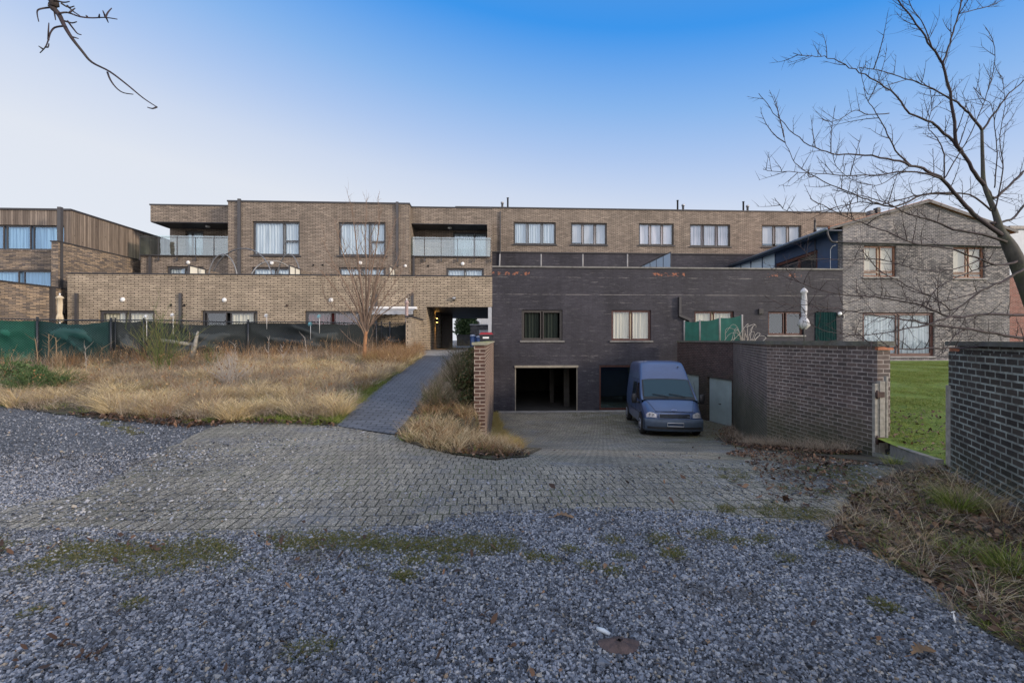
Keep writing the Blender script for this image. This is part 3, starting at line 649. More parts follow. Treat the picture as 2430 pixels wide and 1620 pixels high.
# upper block
UX0, UX1 = LX(541, DU), LX(971, DU); UZ = LZ(750, 482, DU)
big = [(LX(599, DU), LX(711, DU), LZ(655, 606, DU), LZ(655, 525, DU)), (LX(803, DU), LX(915, DU), LZ(860, 607, DU), LZ(860, 527, DU))]
low = [(LX(597, DU), LX(710, DU), 3.78, LZ(650, 634, DU)), (LX(803, DU), LX(915, DU), 3.78, LZ(860, 634, DU))]
mb = MB(); wall_holes(mb, UX0, UX1, 3.7, UZ, DU, .32, big+low)
mb.quad((UX1, DU+.32, 3.7), (UX1, DU+9, 3.7), (UX1, DU+9, UZ), (UX1, DU+.32, UZ)); mb.quad((UX0, DU+.32, 3.7), (UX0, DU+9, 3.7), (UX0, DU+9, UZ), (UX0, DU+.32, UZ))
part('upper_wall', mb, M['brown'], tan)
mb = MB(); mb.box(UX0-.04, UX1+.04, DU-.04, DU+9, UZ+.002, UZ+.09); part('roof', mb, M['coping'], tan)
for X0, X1, Z0, Z1 in big:
    window(tan, X0, X1, Z0, Z1, DU, [(0, .655, 0, 1), (.685, 1, .43, 1), (.685, 1, 0, .40)], M['anthracite'], M['glass_pale'], M['c_white'], fr=.07, sill=M['coping'])
for X0, X1, Z0, Z1 in low:
    window(tan, X0, X1, Z0, Z1, DU, [(0, .48, 0, 1), (.52, 1, 0, 1)], M['anthracite'], M['glass_pale'], M['c_white'], fr=.09)
# left balcony side
BX0 = LX(334, DB); OX0 = LX(357, DB); zb0, zb1 = LZ(440, 527, DB), LZ(440, 488.5, DB); zfl = LZ(440, 606, DB)
RX0 = LX(403, DR)
lw = (LX(395, DB), LX(483, DB), 3.78, LZ(440, 632, DB))
mb = MB(); wall_holes(mb, BX0, UX0-.003, 3.7, zfl-.03, DB, .3, [lw]); mb.quad((BX0, DB+.3, 3.7), (BX0, DB+9, 3.7), (BX0, DB+9, zfl-.03), (BX0, DB+.3, zfl-.03)); part('balcony_wall', mb, M['brown'], tan)
mb = MB(); mb.box(BX0-.05, UX0-.003, DB-.05, DR-.003, zfl-.025, zfl+.03); part('balcony_floor', mb, M['coping'], tan)
mb = MB(); mb.box(OX0, UX0-.003, DB, DR+7, zb0, zb1); part('roof_band', mb, M['brown'], tan)
mb = MB(); mb.box(OX0+.02, UX0-.006, DB+.02, DR-.003, zb0-.03, zb0-.003); part('soffit', mb, M['soffit'], tan)
mb = MB(); mb.box(OX0-.04, UX0-.004, DB-.04, DR+7, zb1+.002, zb1+.08); part('roof_edge', mb, M['coping'], tan)
dw = (LX(440, DR), LX(483, DR), zfl+.04, LZ(460, 548, DR))
mb = MB(); wall_holes(mb, RX0, UX0-.003, zfl-.5, zb0-.004, DR, .3, [dw]); mb.quad((RX0, DR+.3, 3.7), (RX0, DR+7, 3.7), (RX0, DR+7, zb0-.004), (RX0, DR+.3, zb0-.004)); part('recess_wall', mb, M['brown'], tan)
window(tan, *dw, DR, [(0, .30, 0, 1), (.33, 1, 0, 1)], M['anthracite'], M['glass_pale'], M['c_white'], fr=.06, name='balcony_door')
window(tan, *lw, DB, [(0, .48, 0, 1), (.52, 1, 0, 1)], M['anthracite'], M['glass_pale'], M['c_white'], fr=.09)
def balustrade(t, X0, X1, D, ztop, zbot, n, zbr, side=None):
    r = MB(); zr = ztop-.12
    for i in range(n):
        x = X0+.03+(X1-X0-.06)*i/(n-1); r.box(x-.012, x+.012, D-.028, D-.006, zbr, zr); r.box(x-.05, x+.05, D-.03, D+.045, zbr, zbr+.16) if False else r.box(x-.03, x+.03, D-.04, D+.045, zbr, zbr+.20)
    r.box(X0, X1, D-.026, D-.008, zr, zr+.025); r.box(X0, X1, D-.04, D+.04, zbot-.05, zbot-.012)
    if side: r.box(side-.01, side+.01, D+.05, DR-.2, zr, zr+.025)
    b = part('balustrade', r, M['anthracite'], t)
    w_ = (X1-X0)/(n-1)
    for i in range(n-1):
        g = MB(); g.box(X0+w_*i+.012, X0+w_*(i+1)-.012, D-.003, D+.009, zbot, ztop); part('glass_panel', g, M['glass_rail'], (t, b))
    if side:
        g = MB(); g.box(side-.006, side+.006, D+.03, DR-.25, zbot, ztop); part('glass_panel', g, M['glass_rail'], (t, b))
balustrade(tan, BX0, UX0-.06, DB-.10, LZ(440, 560, DB), zfl+.0, 6, LZ(440, 620, DB), side=BX0+.01)
# right balcony
CX0, CX1 = UX1+.003, LX(1168, DB); zc0, zc1 = LZ(1070, 531, DB), LZ(1070, 494, DB); zf2 = LZ(1070, 608, DB)
lw = (LX(1059, DB), LX(1148, DB), 3.78, LZ(1100, 636, DB)); LXW = LX(968, DB)
mb = MB(); wall_holes(mb, CX0, CX1-.30, 3.7, zf2-.03, DB, .3, [lw]); part('balcony_wall', mb, M['brown'], tan)
mb = MB(); mb.box(CX0, CX1-.30, DB-.05, DR-.003, zf2-.025, zf2+.03); part('balcony_floor', mb, M['coping'], tan)
mb = MB(); mb.box(CX0, CX1, DB, DR+7, zc0, zc1); part('roof_band', mb, M['brown'], tan)
mb = MB(); mb.box(CX0+.003, CX1-.02, DB+.02, DR-.003, zc0-.03, zc0-.003); part('soffit', mb, M['soffit'], tan)
mb = MB(); mb.box(CX0, CX1-.02, DB-.04, DR+7, zc1+.002, zc1+.07); part('roof_edge', mb, M['coping'], tan)
dw = (LX(1075, DR), LX(1156, DR), zf2+.04, LZ(1100, 551, DR))
mb = MB(); wall_holes(mb, CX0, CX1, zf2-.5, zc0-.004, DR, .3, [dw]); part('recess_wall', mb, M['brown'], tan)
window(tan, *dw, DR, [(0, .62, 0, 1), (.65, 1, 0, 1)], M['anthracite'], M['glass_pale'], M['c_white'], fr=.06, name='balcony_door')
window(tan, *lw, DB, [(0, .48, 0, 1), (.52, 1, 0, 1)], M['anthracite'], M['glass_pale'], M['c_white'], fr=.09)
balustrade(tan, LXW, CX1-.08, DB-.10, LZ(1070, 564, DB), zf2, 6, LZ(1070, 622, DB))
# party pier between tan row and the brown house
mb = MB(); mb.box(CX1-.296, CX1-.003, DB+.001, DR-.002, 3.7, zc0-.004); part('pier', mb, M['brown'], tan)
# pipes and small fittings
downpipe(tan, LX(569, DU), DU, 3.76, UZ+.16, .17); downpipe(tan, LX(943, DU), DU, LZ(943, 633, DU), UZ+.12, .15); 
downpipe(tan, LX(358, DB), DB, 3.76, zfl-.06, .14); downpipe(tan, LX(982, DB), DB, 3.76, zf2-.06, .12)
for u, bot in ((184, 1.1), (430, 1.1), (893, 2.0), (979, 2.55)): downpipe(tan, LX(u, D0), D0, bot, LZ(u, 696, D0), .12)
for u, v in ((292, 711), (533, 712), (786, 712)): wall_lamp(tan, *LP(u, v, D0), D0)
for u, v in ((645, 624), (855, 624)): wall_lamp(tan, *LP(u, v, DU), DU)
for u, v in ((447, 623), (1098, 626), ): wall_lamp(tan, *LP(u, v, DB), DB)
wall_lamp(tan, *LP(962, 631, DU), DU, .09)
for u, v in ((406, 724), (438, 724)): hole(tan, *LP(u, v, D0), D0)
hole(tan, *LP(681, 725, D0), D0, M['rust'])
for u, v in ((744, 629), (766, 629)): hole(tan, *LP(u, v, DU), DU)
for u, v in ((1016, 631),): hole(tan, *LP(u, v, DB), DB)
for u, D_, z in ((493, DR-.8, zb0), (1067, DR-.8, zc0)):
    mb = MB(); X = LX(u, D_); mb.lathe([(.10, z-.03), (.13, z-.06), (.12, z-.11), (.05, z-.14)], (X, D_, 0), 'Z', 14); part('ceiling_lamp', mb, M['white'], tan)
# garden doors
gb, gr_ = [(0, .46, 0, 1), (.52, 1, 0, 1)], [(.04, .42, 0, 1), (.50, .96, 0, 1)]
window(tan, *W3[0], 1.1, zw, D0, gb, M['anthracite'], M['glass'], M['c_cream'], fr=.10, name='garden_door')
window(tan, *W3[1], 1.1, zw, D0, gr_, M['anthracite'], M['glass'], M['c_cream'], fr=.10, name='garden_door', curtains=[(.5, .97, 0, 1)])
window(tan, *W3[2], 1.1, zw, D0, gb, M['anthracite'], M['glass'], M['c_red'], fr=.10, name='garden_door')
# passage walls and ceiling
mb = MB(); mb.box(PX0-.3, PX0, D0+.325, D0+9.5, .5, pz+.35); part('passage_wall', mb, M['tan'], tan)
mb = MB(); mb.box(PX0+.002, XJ-.02, D0+.325, D0+12, pz, pz+.3)
part('passage_ceiling', mb, M['soffit'], tan)
mb = MB(); mb.box(PX0+.003, PX0+.62, D0+7.2, D0+7.5, .9, pz-.003); part('passage_screen', mb, M['anthracite'], tan)
mb = MB(); mb.box(PX0+.62, PX0+.70, D0+7.15, D0+7.3, .9, pz-.003); part('passage_post', mb, M['coping'], tan)
mb = MB(); mb.box(XJ-.20, XJ-.03, D0+.02, D0+.20, .4, pz-.003); part('steel_column', mb, M['galv'], tan)
# garden return wall with sloping cap line
mb = MB(); xx = LX(1003, D0); mb.box(xx-.22, xx, D0-3.3, D0-.003, .3, 2.55); part('garden_side_wall', mb, M['tan'], tan)
mb = MB(); mb.box(xx-.26, xx+.04, D0-3.34, D0-.003, 2.552, 2.62); part('side_wall_coping', mb, M['coping'], tan)
# floodlight over the passage
X, Z = LP(1078, 708, D0)
fl = thing('floodlight', 'small black floodlight on the tan brick wall above the passage', 'light', (X, D0, Z)); mb = MB(); mb.box(X-.09, X+.09, D0-.16, D0-.06, Z-.05, Z+.07); part('housing', mb, M['darkframe'], fl); mb = MB(); mb.box(X-.07, X+.07, D0-.165, D0-.161, Z-.03, Z+.05); part('lens', mb, M['galv'], fl); mb = MB(); mb.box(X-.02, X+.02, D0-.10, D0-.003, Z-.14, Z-.055); part('bracket', mb, M['darkframe'], fl)
# lit passage lamp
m, t_, b = new_mat('warm_lamp'); b.inputs['Emission Color'].default_value = (1, .55, .15, 1); b.inputs['Emission Strength'].default_value = 14; b.inputs['Base Color'].default_value = (1, .8, .5, 1); M['lamp'] = m
lx_, ly_, lz_ = PX0+.10, D0+3.6, 2.72
lt = thing('wall_lamp', 'lit amber up and down lamp on the left wall of the passage', 'lamp', (lx_, ly_, lz_)); mb = MB(); mb.lathe([(.05, lz_-.10), (.05, lz_+.10)], (lx_, ly_, 0), 'Z', 14); part('housing', mb, M['anthracite'], lt); mb = MB(); mb.lathe([(.04, lz_-.115), (.04, lz_-.102)], (lx_, ly_, 0), 'Z', 12); mb.lathe([(.04, lz_+.102), (.04, lz_+.115)], (lx_, ly_, 0), 'Z', 12); part('bulb', mb, M['lamp'], lt)
for dz_, rx in ((-.14, 0), (.14, 180)):
    ld = bpy.data.lights.new('lamp_beam', 'SPOT'); ld.energy = 45; ld.color = (1, .5, .12); ld.spot_size = R(55); ld.spot_blend = .6; ld.shadow_soft_size = .03
    lo = bpy.data.objects.new('lamp_beam', ld); COL.objects.link(lo); lo.location = toW(lx_, ly_, lz_+dz_); lo.rotation_euler = (R(rx), 0, 0)
# === brown and black house ===
bh = thing('apartment_building', 'brown brick storey over a black painted brick garden front with an open garage', 'building', (8, D0, -1.96))
BX1 = LX(2000, D0); bz0, bz1 = LZ(1168, 634, D0), LZ(2000, 641.5, D0); bz = (bz0+bz1)/2; XJ2 = XJ+.003
GX0, GX1, GZ1 = LX(1222, D0), LX(1371, D0), LZ(1300, 872, D0); GDX0, GDX1, GDZ1 = LX(1422, D0), LX(1502, D0), LZ(1450, 866, D0)
w1 = (LX(1238, D0), LX(1335, D0), LZ(1290, 808, D0), LZ(1290, 735, D0)); w2 = (LX(1451, D0), LX(1545, D0), LZ(1500, 808, D0), LZ(1500, 735.5, D0))
w3 = (LX(1648, D0), LX(1742, D0), 1.45, LZ(1700, 738, D0)); w4 = (LX(1823, D0), LX(1907, D0), LZ(1860, 795, D0), LZ(1860, 739, D0)); d5 = (LX(1935, D0), LX(1978, D0), .55, LZ(1955, 740, D0))
mb = MB(); wall_holes(mb, XJ2, BX1, -2.3, bz, D0, .34, [w1, w2, w3, w4, d5, (GX0, GX1, -1.96, GZ1), (GDX0, GDX1, -1.90, GDZ1)])
mb.quad((XJ2, D0+.34, -2.3), (XJ2, D0+4.6, -2.3), (XJ2, D0+4.6, bz), (XJ2, D0+.34, bz)); part('garden_front', mb, M['black'], bh)
mb = MB(); n = 9
for i in range(n): a = XJ2+(BX1-XJ2)*i/n; b = XJ2+(BX1-XJ2)*(i+1)/n-.012; mb.box(a-.0, b, D0-.06, D0+.40, bz+.002, bz+.075)
part('coping', mb, M['stone'], bh)
mb = MB(); mb.box(XJ2+.01, BX1, D0+.35, DW-.003, 3.9, 4.1); part('terrace_floor', mb, M['rooffelt'], bh)
window(bh, *w1, D0, [(0, .48, 0, 1), (.52, 1, 0, 1)], M['darkframe'], M['glass_dark'], M['c_green'], fr=.08, sill=M['stone'], curtains=[(0.08, .42, 0, .98), (.55, .9, 0, .98)], sash=.05)
window(bh, *w2, D0, [(0, .48, 0, 1), (.52, 1, 0, 1)], M['redwood'], M['glass'], M['c_cream'], fr=.06, sill=M['stone'], sash=.045)
window(bh, *w3, D0, [(0, .44, 0, 1), (.50, 1, 0, 1)], M['redwood'], M['glass'], M['c_cream'], fr=.06, sash=.045)
window(bh, *w4, D0, [(0, .47, 0, 1), (.53, 1, 0, 1)], M['redwood'], M['glass'], None, fr=.06, sill=M['concrete'], sash=.045)
# glazed garage side door and open garage
window(bh, GDX0, GDX1, -1.90, GDZ1, D0, [(0, 1, 0, 1)], M['redwood'], M['glass_door'], None, fr=.07, sash=.03, name='glazed_door')
gi = MB(); x0, x1, y1, z0, z1 = XJ2+.4, GX1+1.1, D0+9.5, -1.96, GZ1+.25
gi.quad((x0, D0+.34, z0), (x1, D0+.34, z0), (x1, y1, z0), (x0, y1, z0)); gi.quad((x0, D0+.34, z1), (x1, D0+.34, z1), (x1, y1, z1), (x0, y1, z1)); gi.quad((x0, y1, z0), (x1, y1, z0), (x1, y1, z1), (x0, y1, z1)); gi.quad((x0, D0+.34, z0), (x0, y1, z0), (x0, y1, z1), (x0, D0+.34, z1)); gi.quad((x1, D0+.34, z0), (x1, y1, z0), (x1, y1, z1), (x1, D0+.34, z1))
gm = plain('darkened_garage_concrete', (.04, .038, .033), .9, var=.35, scale=1.5)  # concrete colour darkened so the garage interior stays almost black
part('garage_interior', gi, gm, bh)
mb = MB(); mb.box(GX1-.42, GX1-.14, D0+1.6, D0+1.85, -1.95, z1-.01); part('garage_pillar', mb, gm, bh); mb = MB(); mb.box(GX1-.95, GX1-.72, D0+3.4, D0+3.7, -1.95, z1-.01); part('garage_pillar', mb, gm, bh)
mb = MB(); mb.box(GX0-.02, GX1+.02, D0-.05, D0+.05, GZ1-.0, GZ1+.11); mb.box(GX0+.002, GX0+.05, D0+.05, D0+.12, -1.95, GZ1-.002); mb.box(GX1-.05, GX1-.002, D0+.05, D0+.12, -1.95, GZ1-.002); part('garage_frame', mb, M['galv'] if False else plain('aged_zinc_trim', (.24, .215, .165), .6, var=.2), bh)
mb = MB(); mb.box(XJ2+.3, GDX1+.6, D0-.32, D0-.004, -2.2, -1.90); part('threshold', mb, M['concrete'], bh)
mb = MB(); mb.box(GX0+.06, GX1-.06, D0+.35, D0+2.6, GZ1+.05, GZ1+.09); part('tipped_up_door', mb, M['anthracite'], bh)
# black duct/downpipe with a dog-leg
mb = MB(); X = LX(1612, D0); za, zb_ = LZ(1612, 705, D0), LZ(1612, 745, D0); mb.box(X-.07, X+.05, D0-.16, D0-.003, zb_, za); x2, z2 = LX(1634, D0), LZ(1634, 757, D0)
mb.hexa([(X-.07, D0-.16, zb_-.12), (x2-.04, D0-.16, z2-.08), (x2-.04, D0-.004, z2-.08), (X-.07, D0-.004, zb_-.12), (X-.07, D0-.16, zb_-.001), (x2+.08, D0-.16, z2+.02), (x2+.08, D0-.004, z2+.02), (X-.07, D0-.004, zb_-.001)]); mb.box(x2-.04, x2+.08, D0-.161, D0-.003, 1.4, z2-.0); part('duct', mb, M['coping'], bh)
mb = MB(); X, Z = LP(1804, 739, D0); mb.box(X-.10, X+.10, D0-.09, D0-.003, Z-.13, Z+.13)
for i in range(4): mb.box(X-.12, X+.12, D0-.115, D0-.091, Z-.11+i*.065, Z-.08+i*.065)
part('vent_louvre', mb, M['coping'], bh)
# door with dark teal strip curtain
window(bh, *d5, D0, [(0, 1, 0, 1)], M['coping'], M['glass_dark'], None, fr=.05, name='back_door')
mb = MB(); n = 30; rows = []
for i in range(n+1): x = d5[0]-.02+(d5[1]-d5[0]+.18)*i/n; rows.append([(x+.05*(1-1), D0-.03-.018*math.sin(i*1.7), .62), (x-.05*i/n, D0-.03-.018*math.sin(i*1.7), d5[3]-.02)])
mb.grid(rows); single('strip_curtain', mb, M['c_teal'], 'dark teal fabric curtain hanging in front of the back door', 'curtain', local=True, org=(d5[0]+.4, D0, .6), fixn=False)
# upper brown storey
UXA, UXB = LX(1168, DW)-2.5, LX(2085, DW); uzt = (LZ(1172, 494, DW)+LZ(2060, 506.5, DW))/2; uzm = (LZ(1300, 598, DW)+LZ(1733, 603, DW))/2
ws = [(1219, 1319, 527, 580), (1355, 1440, 529, 581), (1516, 1599, 530, 582), (1637, 1733, 532, 585), (1808, 1902, 534, 586), (1937, 2030, 536, 588)]
ww = [(LX(a, DW), LX(b, DW), LZ((a+b)/2, d, DW), LZ((a+b)/2, c, DW)) for a, b, c, d in ws]
mb = MB(); wall_holes(mb, UXA, UXB, uzm, uzt, DW, .3, ww); mb.quad((UXB, DW+.3, uzm), (UXB, DW+9, uzm), (UXB, DW+9, uzt), (UXB, DW+.3, uzt)); part('upper_wall', mb, M['brown'], bh)
mb = MB(); mb.box(UXA, UXB, DW+.02, DW+.3, 3.95, uzm-.003); part('terrace_wall', mb, M['black'], bh)
mb = MB(); mb.box(UXA, UXB, DW-.05, DW+.015, uzm-.06, uzm-.002); part('band_course', mb, M['coping'], bh)
mb = MB(); mb.box(UXA, UXB+.04, DW-.05, DW+9, uzt+.002, uzt+.08); part('roof', mb, M['coping'], bh)
for i, wn in enumerate(ww):
    window(bh, *wn, DW, [(0, .29, 0, 1), (.345, .655, 0, 1), (.71, 1, 0, 1)], M['darkframe'], M['glass_pale'], [M['c_white'], M['c_cream2'], M['c_pink'], M['c_pink'], M['c_cream2'], M['c_white']][i], fr=.07, sash=.03, sill=M['coping'], curD=(.12, .04, .03, .14, .03, .1)[i], curtains=[[(0, 1, 0, 1)], [(.33, 1, 0, 1), (0, .33, .12, 1)], [(0, 1, 0, 1)], [(0, .33, 0, 1), (.345, .655, 0, 1), (.67, 1, .0, 1)], [(0, 1, .16, 1)], [(0, 1, 0, 1)]][i])
downpipe(bh, LX(1187, DW), DW, 4.1, uzt-.25, .07)
for (a, va, b, vb) in ((1205, 469, 1192, 479), (1608, 475, 1621, 485), (1764, 478, 1774, 487)):
    D_ = DW+1.2
    mb = MB(); X, Z = LP(a, va, D_); mb.lathe([(.06, uzt+.05), (.06, Z-.06), (.085, Z-.05), (.085, Z-.01), (.05, Z)], (X, D_, 0), 'Z', 12); part('flue_pipe', mb, M['coping'], bh)
    mb = MB(); X, Z = LP(b, vb, D_); mb.lathe([(.075, uzt+.05), (.075, Z-.13), (.11, Z-.13), (.11, Z-.02), (.09, Z)], (X, D_, 0), 'Z', 12); part('roof_vent', mb, M['galv'], bh)
mb = MB(); X = LX(1193, D0+1.5)
for i, u in enumerate((1185, 1284, 1383, 1489)):
    D_ = D0+1.2; X, Z = LP(u, 603, D_); mb = MB()
    mb.tube([(X-(.05 if i == 0 else 0), D_, 4.1), (X+(.03 if i == 0 else 0), D_, Z)], .035, 8); part('railing_post', mb, M['concrete'], bh)
# terrace partition of glass seen edge-on in perspective (perpendicular screens)
def screen(name, lab, u_near, v_near, Dn, Df, n, zbot, m_fr, m_gl, par=None):
    X, Z = LP(u_near, v_near, Dn); t = thing(name, lab, 'screen', (X, (Dn+Df)/2, zbot))
    f = MB(); f.box(X-.02, X+.02, Dn, Df, Z-.05, Z); gl_ = []
    for i in range(n+1):
        y = Dn+(Df-Dn)*i/n; f.box(X-.02, X+.02, y-.025, y+.025, zbot, Z-.051)
    f.box(X-.02, X+.02, Dn+.03, Df-.03, zbot, zbot+.06)
    part('frame', f, m_fr, t)
    for i in range(n):
        a = Dn+(Df-Dn)*i/n+.028; b = Dn+(Df-Dn)*(i+1)/n-.028; g = MB(); g.box(X-.006, X+.006, a, b, zbot+.065, Z-.055); part('pane', g, m_gl, t)
m, t_, b = new_mat('opal_acrylic'); b.inputs['Base Color'].default_value = (.50, .62, .72, 1); b.inputs['Roughness'].default_value = .15; M['opal'] = m
m, t_, b = new_mat('cream_acrylic'); b.inputs['Base Color'].default_value = (.72, .70, .60, 1); b.inputs['Roughness'].default_value = .2; M['cream_ac'] = m
screen('terrace_screen', 'pale blue glazed screen dividing the terrace above the black wall', 1592, 597, 25.2, 30.7, 5, 4.1, M['coping'], M['opal'])
for u, v, lab in ((448, 628, 'leftmost terrace divider with cream panes behind the tan parapet'), (686, 628, 'middle terrace divider with cream panes below the left big window'), (923, 629, 'terrace divider with narrow cream panes by the right end of the tan upper block')):
    X, Z = LP(u, v, 22.95); t = thing('terrace_divider', lab, 'divider', (X, 24, 3.75), group='terrace dividers')
    f = MB(); f.box(X-.03, X+.03, 22.95, 24.25, Z-.06, Z); 
    for y in (22.95, 23.6, 24.2): f.box(X-.03, X+.03, y, y+.05, 3.75, Z-.061)
    part('frame', f, M['anthracite'], t)
    for a, b in ((23.003, 23.597), (23.653, 24.197)): g = MB(); g.box(X-.008, X+.008, a, b, 3.76, Z-.065); part('pane', g, M['cream_ac'], t)
    f = MB(); f.hexa([(X-.1, 24.252, 3.75), (X+.1, 24.252, 3.75), (X+.1, DU-.01, 3.75), (X-.1, DU-.01, 3.75), (X-.1, 24.252, Z-.05), (X+.1, 24.252, Z-.05), (X+.1, DU-.01, Z-.05), (X-.1, DU-.01, Z-.05)]); part('brick_pier', f, M['brown'], t)
# === gable house ===
gh = thing('gable_house', 'grey worn brick gable house with brown window frames behind the bare tree', 'house', (20, D0, .5))
HX0, HX1 = BX1+.004, LX(2396, D0); zeL = LZ(2000, 549, D0); zpk = LZ(2200, 481, D0); XP = LX(2200, D0); zeR = LZ(2390, 549, D0)
gw = [(LX(2050, D0), LX(2127, D0), LZ(2090, 657, D0), LZ(2090, 583, D0)), (LX(2262, D0), LX(2337, D0), LZ(2300, 660, D0), LZ(2300, 586, D0)), (LX(2047, D0), LX(2218, D0), LZ(2130, 845, D0), LZ(2130, 741, D0))]
mb = MB(); wall_holes(mb, HX0, HX1, .3, min(zeL, zeR), D0, .34, gw)
lx0 = HX0-.80; zl0 = LZ(1965, 549, D0+.3); slp = (zpk-zl0)/(XP-lx0); zL = zl0+.8*slp; sr = (zpk-zeR)/(HX1-XP); ze = min(zeL, zeR)
for y_ in (D0, D0+.34): mb.quad((HX0, y_, ze), (HX1, y_, ze), (HX1, y_, zeR+.001), (XP, y_, zpk), (HX0, y_, zL))
mb.quad((HX1, D0+.34, .3), (HX1, D0+10, .3), (HX1, D0+10, ze), (HX1, D0+.34, ze)); mb.quad((HX0, D0, ze), (HX0, D0+.34, ze), (HX0, D0+.34, zL), (HX0, D0, zL))
part('gable_wall', mb, M['gable'], gh)
ov = .12; zr0 = zeR-.3*sr
gfx, gfz = LP(1735, 632, DW-.15)
mb = MB(); mb.hexa([(lx0, D0-ov, zl0+.03), (XP, D0-ov, zpk+.03), (XP, DW-.1, zpk-.3), (gfx, DW-.1, gfz+.03), (lx0, D0-ov, zl0+.14), (XP, D0-ov, zpk+.16), (XP, DW-.1, zpk-.2), (gfx, DW-.1, gfz+.14)])
mb.hexa([(XP+.002, D0-ov, zpk+.01), (HX1+.3, D0-ov, zr0), (HX1+.3, D0+12, zr0), (XP+.002, D0+12, zpk+.01), (XP+.002, D0-ov, zpk+.16), (HX1+.3, D0-ov, zr0+.15), (HX1+.3, D0+12, zr0+.15), (XP+.002, D0+12, zpk+.16)])
part('roof', mb, M['tile'], gh)
mb = MB()
for xa, za, xb, zb_ in ((lx0, zl0, XP, zpk+.01), (XP+.002, zpk+.01, HX1+.3, zr0)):
    mb.hexa([(xa, D0-ov-.03, za-.02), (xb, D0-ov-.03, zb_-.02), (xb, D0-ov-.002, zb_-.02), (xa, D0-ov-.002, za-.02), (xa, D0-ov-.03, za+.12), (xb, D0-ov-.03, zb_+.13), (xb, D0-ov-.002, zb_+.13), (xa, D0-ov-.002, za+.12)])
part('verge_board', mb, plain('grey_slate_verge', (.10, .095, .09), .7, var=.3), gh)
window(gh, *gw[0], D0, [(0, .46, .16, 1), (.54, 1, .16, 1), (0, .46, 0, .12), (.54, 1, 0, .12)], M['brownwood'], M['glass'], M['c_beige'], fr=.06, sill=M['concrete'], curD=.02, sash=.03)
window(gh, *gw[1], D0, [(0, .46, .16, 1), (.54, 1, .16, 1), (0, .46, 0, .12), (.54, 1, 0, .12)], M['brownwood'], M['glass'], M['c_beige'], fr=.06, sill=M['concrete'], curD=.02, sash=.03)
window(gh, *gw[2], D0, [(0, .49, 0, 1), (.52, 1, 0, 1)], M['redwood'], M['glass'], M['c_white'], fr=.10, sill=M['concrete'], sash=.05)
mb = MB(); mb.box(HX0+1.2, HX1, D0-.18, D0-.003, .3, LZ(2130, 853, D0)-.02); part('plinth', mb, M['concrete'], gh)
# blue-clad left flank with roof gutter running back, slanting dark glazing and opal screen
zg1 = zl0; S0 = Vector((HX0-.02, D0+.345, 0)); S1 = Vector((LX(1737, DW-.1)+.03, DW-.1, 0))
def sdp(u): # point of the flank wall seen in image column u
    lo, hi = 0.0, 1.0
    for _ in range(40):
        f = (lo+hi)/2; q = S0.lerp(S1, f)
        if q.x > LX(u, q.y): lo = f
        else: hi = f
    f = (lo+hi)/2
    return S0.lerp(S1, f), f
def zso(f): return zg1+(gfz-zg1)*f
sdn = Vector((S1.y-S0.y, -(S1.x-S0.x), 0)).normalized()    # points into the house
def slab(a, b, za0, za1, zb0, zb1, e0, e1, mb):
    A_, B_ = a+sdn*e0, b+sdn*e0; C_, D_ = b+sdn*e1, a+sdn*e1
    return mb.hexa([(A_.x, A_.y, za0), (B_.x, B_.y, zb0), (C_.x, C_.y, zb0), (D_.x, D_.y, za0), (A_.x, A_.y, za1), (B_.x, B_.y, zb1), (C_.x, C_.y, zb1), (D_.x, D_.y, za1)])
q1, f1 = sdp(1940); q2, f2 = sdp(1841)
def zat(q, v): return EYE-(v-HZ)/FX*(toW(q.x, q.y).y)
zw1, zw2 = zat(q1, 592), zat(q2, 626)
mb = MB(); slab(S0, q1, 4.0, zg1+.1, 4.0, zso(f1)+.05, 0, .2, mb); slab(q1, q2, zw1, zso(f1)+.05, zw2, zso(f2)+.05, 0, .2, mb); part('blue_side_wall', mb, M['blueclad'], gh)
mb = MB(); slab(q1, q2, zw1-.16, zw1-.004, zw2-.16, zw2-.004, .05, .14, mb); qm = q1.lerp(q2, .42); dq = (q2-q1).normalized()
for q, zz in ((q1+dq*.02, zw1), (qm, zw1+(zw2-zw1)*.42), (q2-dq*.14, zw2)): slab(q, q+dq*.12, 4.1, zz-.20, 4.1, zz-.20, .052, .142, mb)
fr_ = part('side_window', mb, M['redwood'], gh)
for a, b, fa, fb in ((q1+dq*.145, qm-dq*.002, 0, .42), (qm+dq*.122, q2-dq*.142, .42, 1)): mb = MB(); slab(a, b, 4.12, zw1+(zw2-zw1)*fa-.165, 4.12, zw1+(zw2-zw1)*fb-.165, .09, .10, mb); part('pane', mb, M['glass'], (gh, fr_))
mb = MB(); slab(q1, q2, 4.1, zw1, 4.1, zw2, .19, .199, mb); part('room', mb, M['roomdark'], (gh, fr_))
mb = MB(); mb.hexa([(lx0+.02, D0+.02, zg1-.03), (HX0-.004, D0+.02, zg1-.03), (S1.x+.3, DW-.1, gfz-.03), (gfx+.02, DW-.1, gfz-.03), (lx0+.02, D0+.02, zg1+.02), (HX0-.004, D0+.02, zg1+.02), (S1.x+.3, DW-.1, gfz+.02), (gfx+.02, DW-.1, gfz+.02)]); part('eaves_soffit', mb, M['blueclad'], gh)
mb = MB(); mb.hexa([(lx0-.03, D0-.02, zg1-.11), (lx0+.018, D0-.02, zg1-.11), (gfx+.018, DW-.1, gfz-.11), (gfx-.03, DW-.1, gfz-.11), (lx0-.03, D0-.02, zg1+.05), (lx0+.018, D0-.02, zg1+.05), (gfx+.018, DW-.1, gfz+.05), (gfx-.03, DW-.1, gfz+.05)]); part('fascia_board', mb, M['blueclad'], gh)
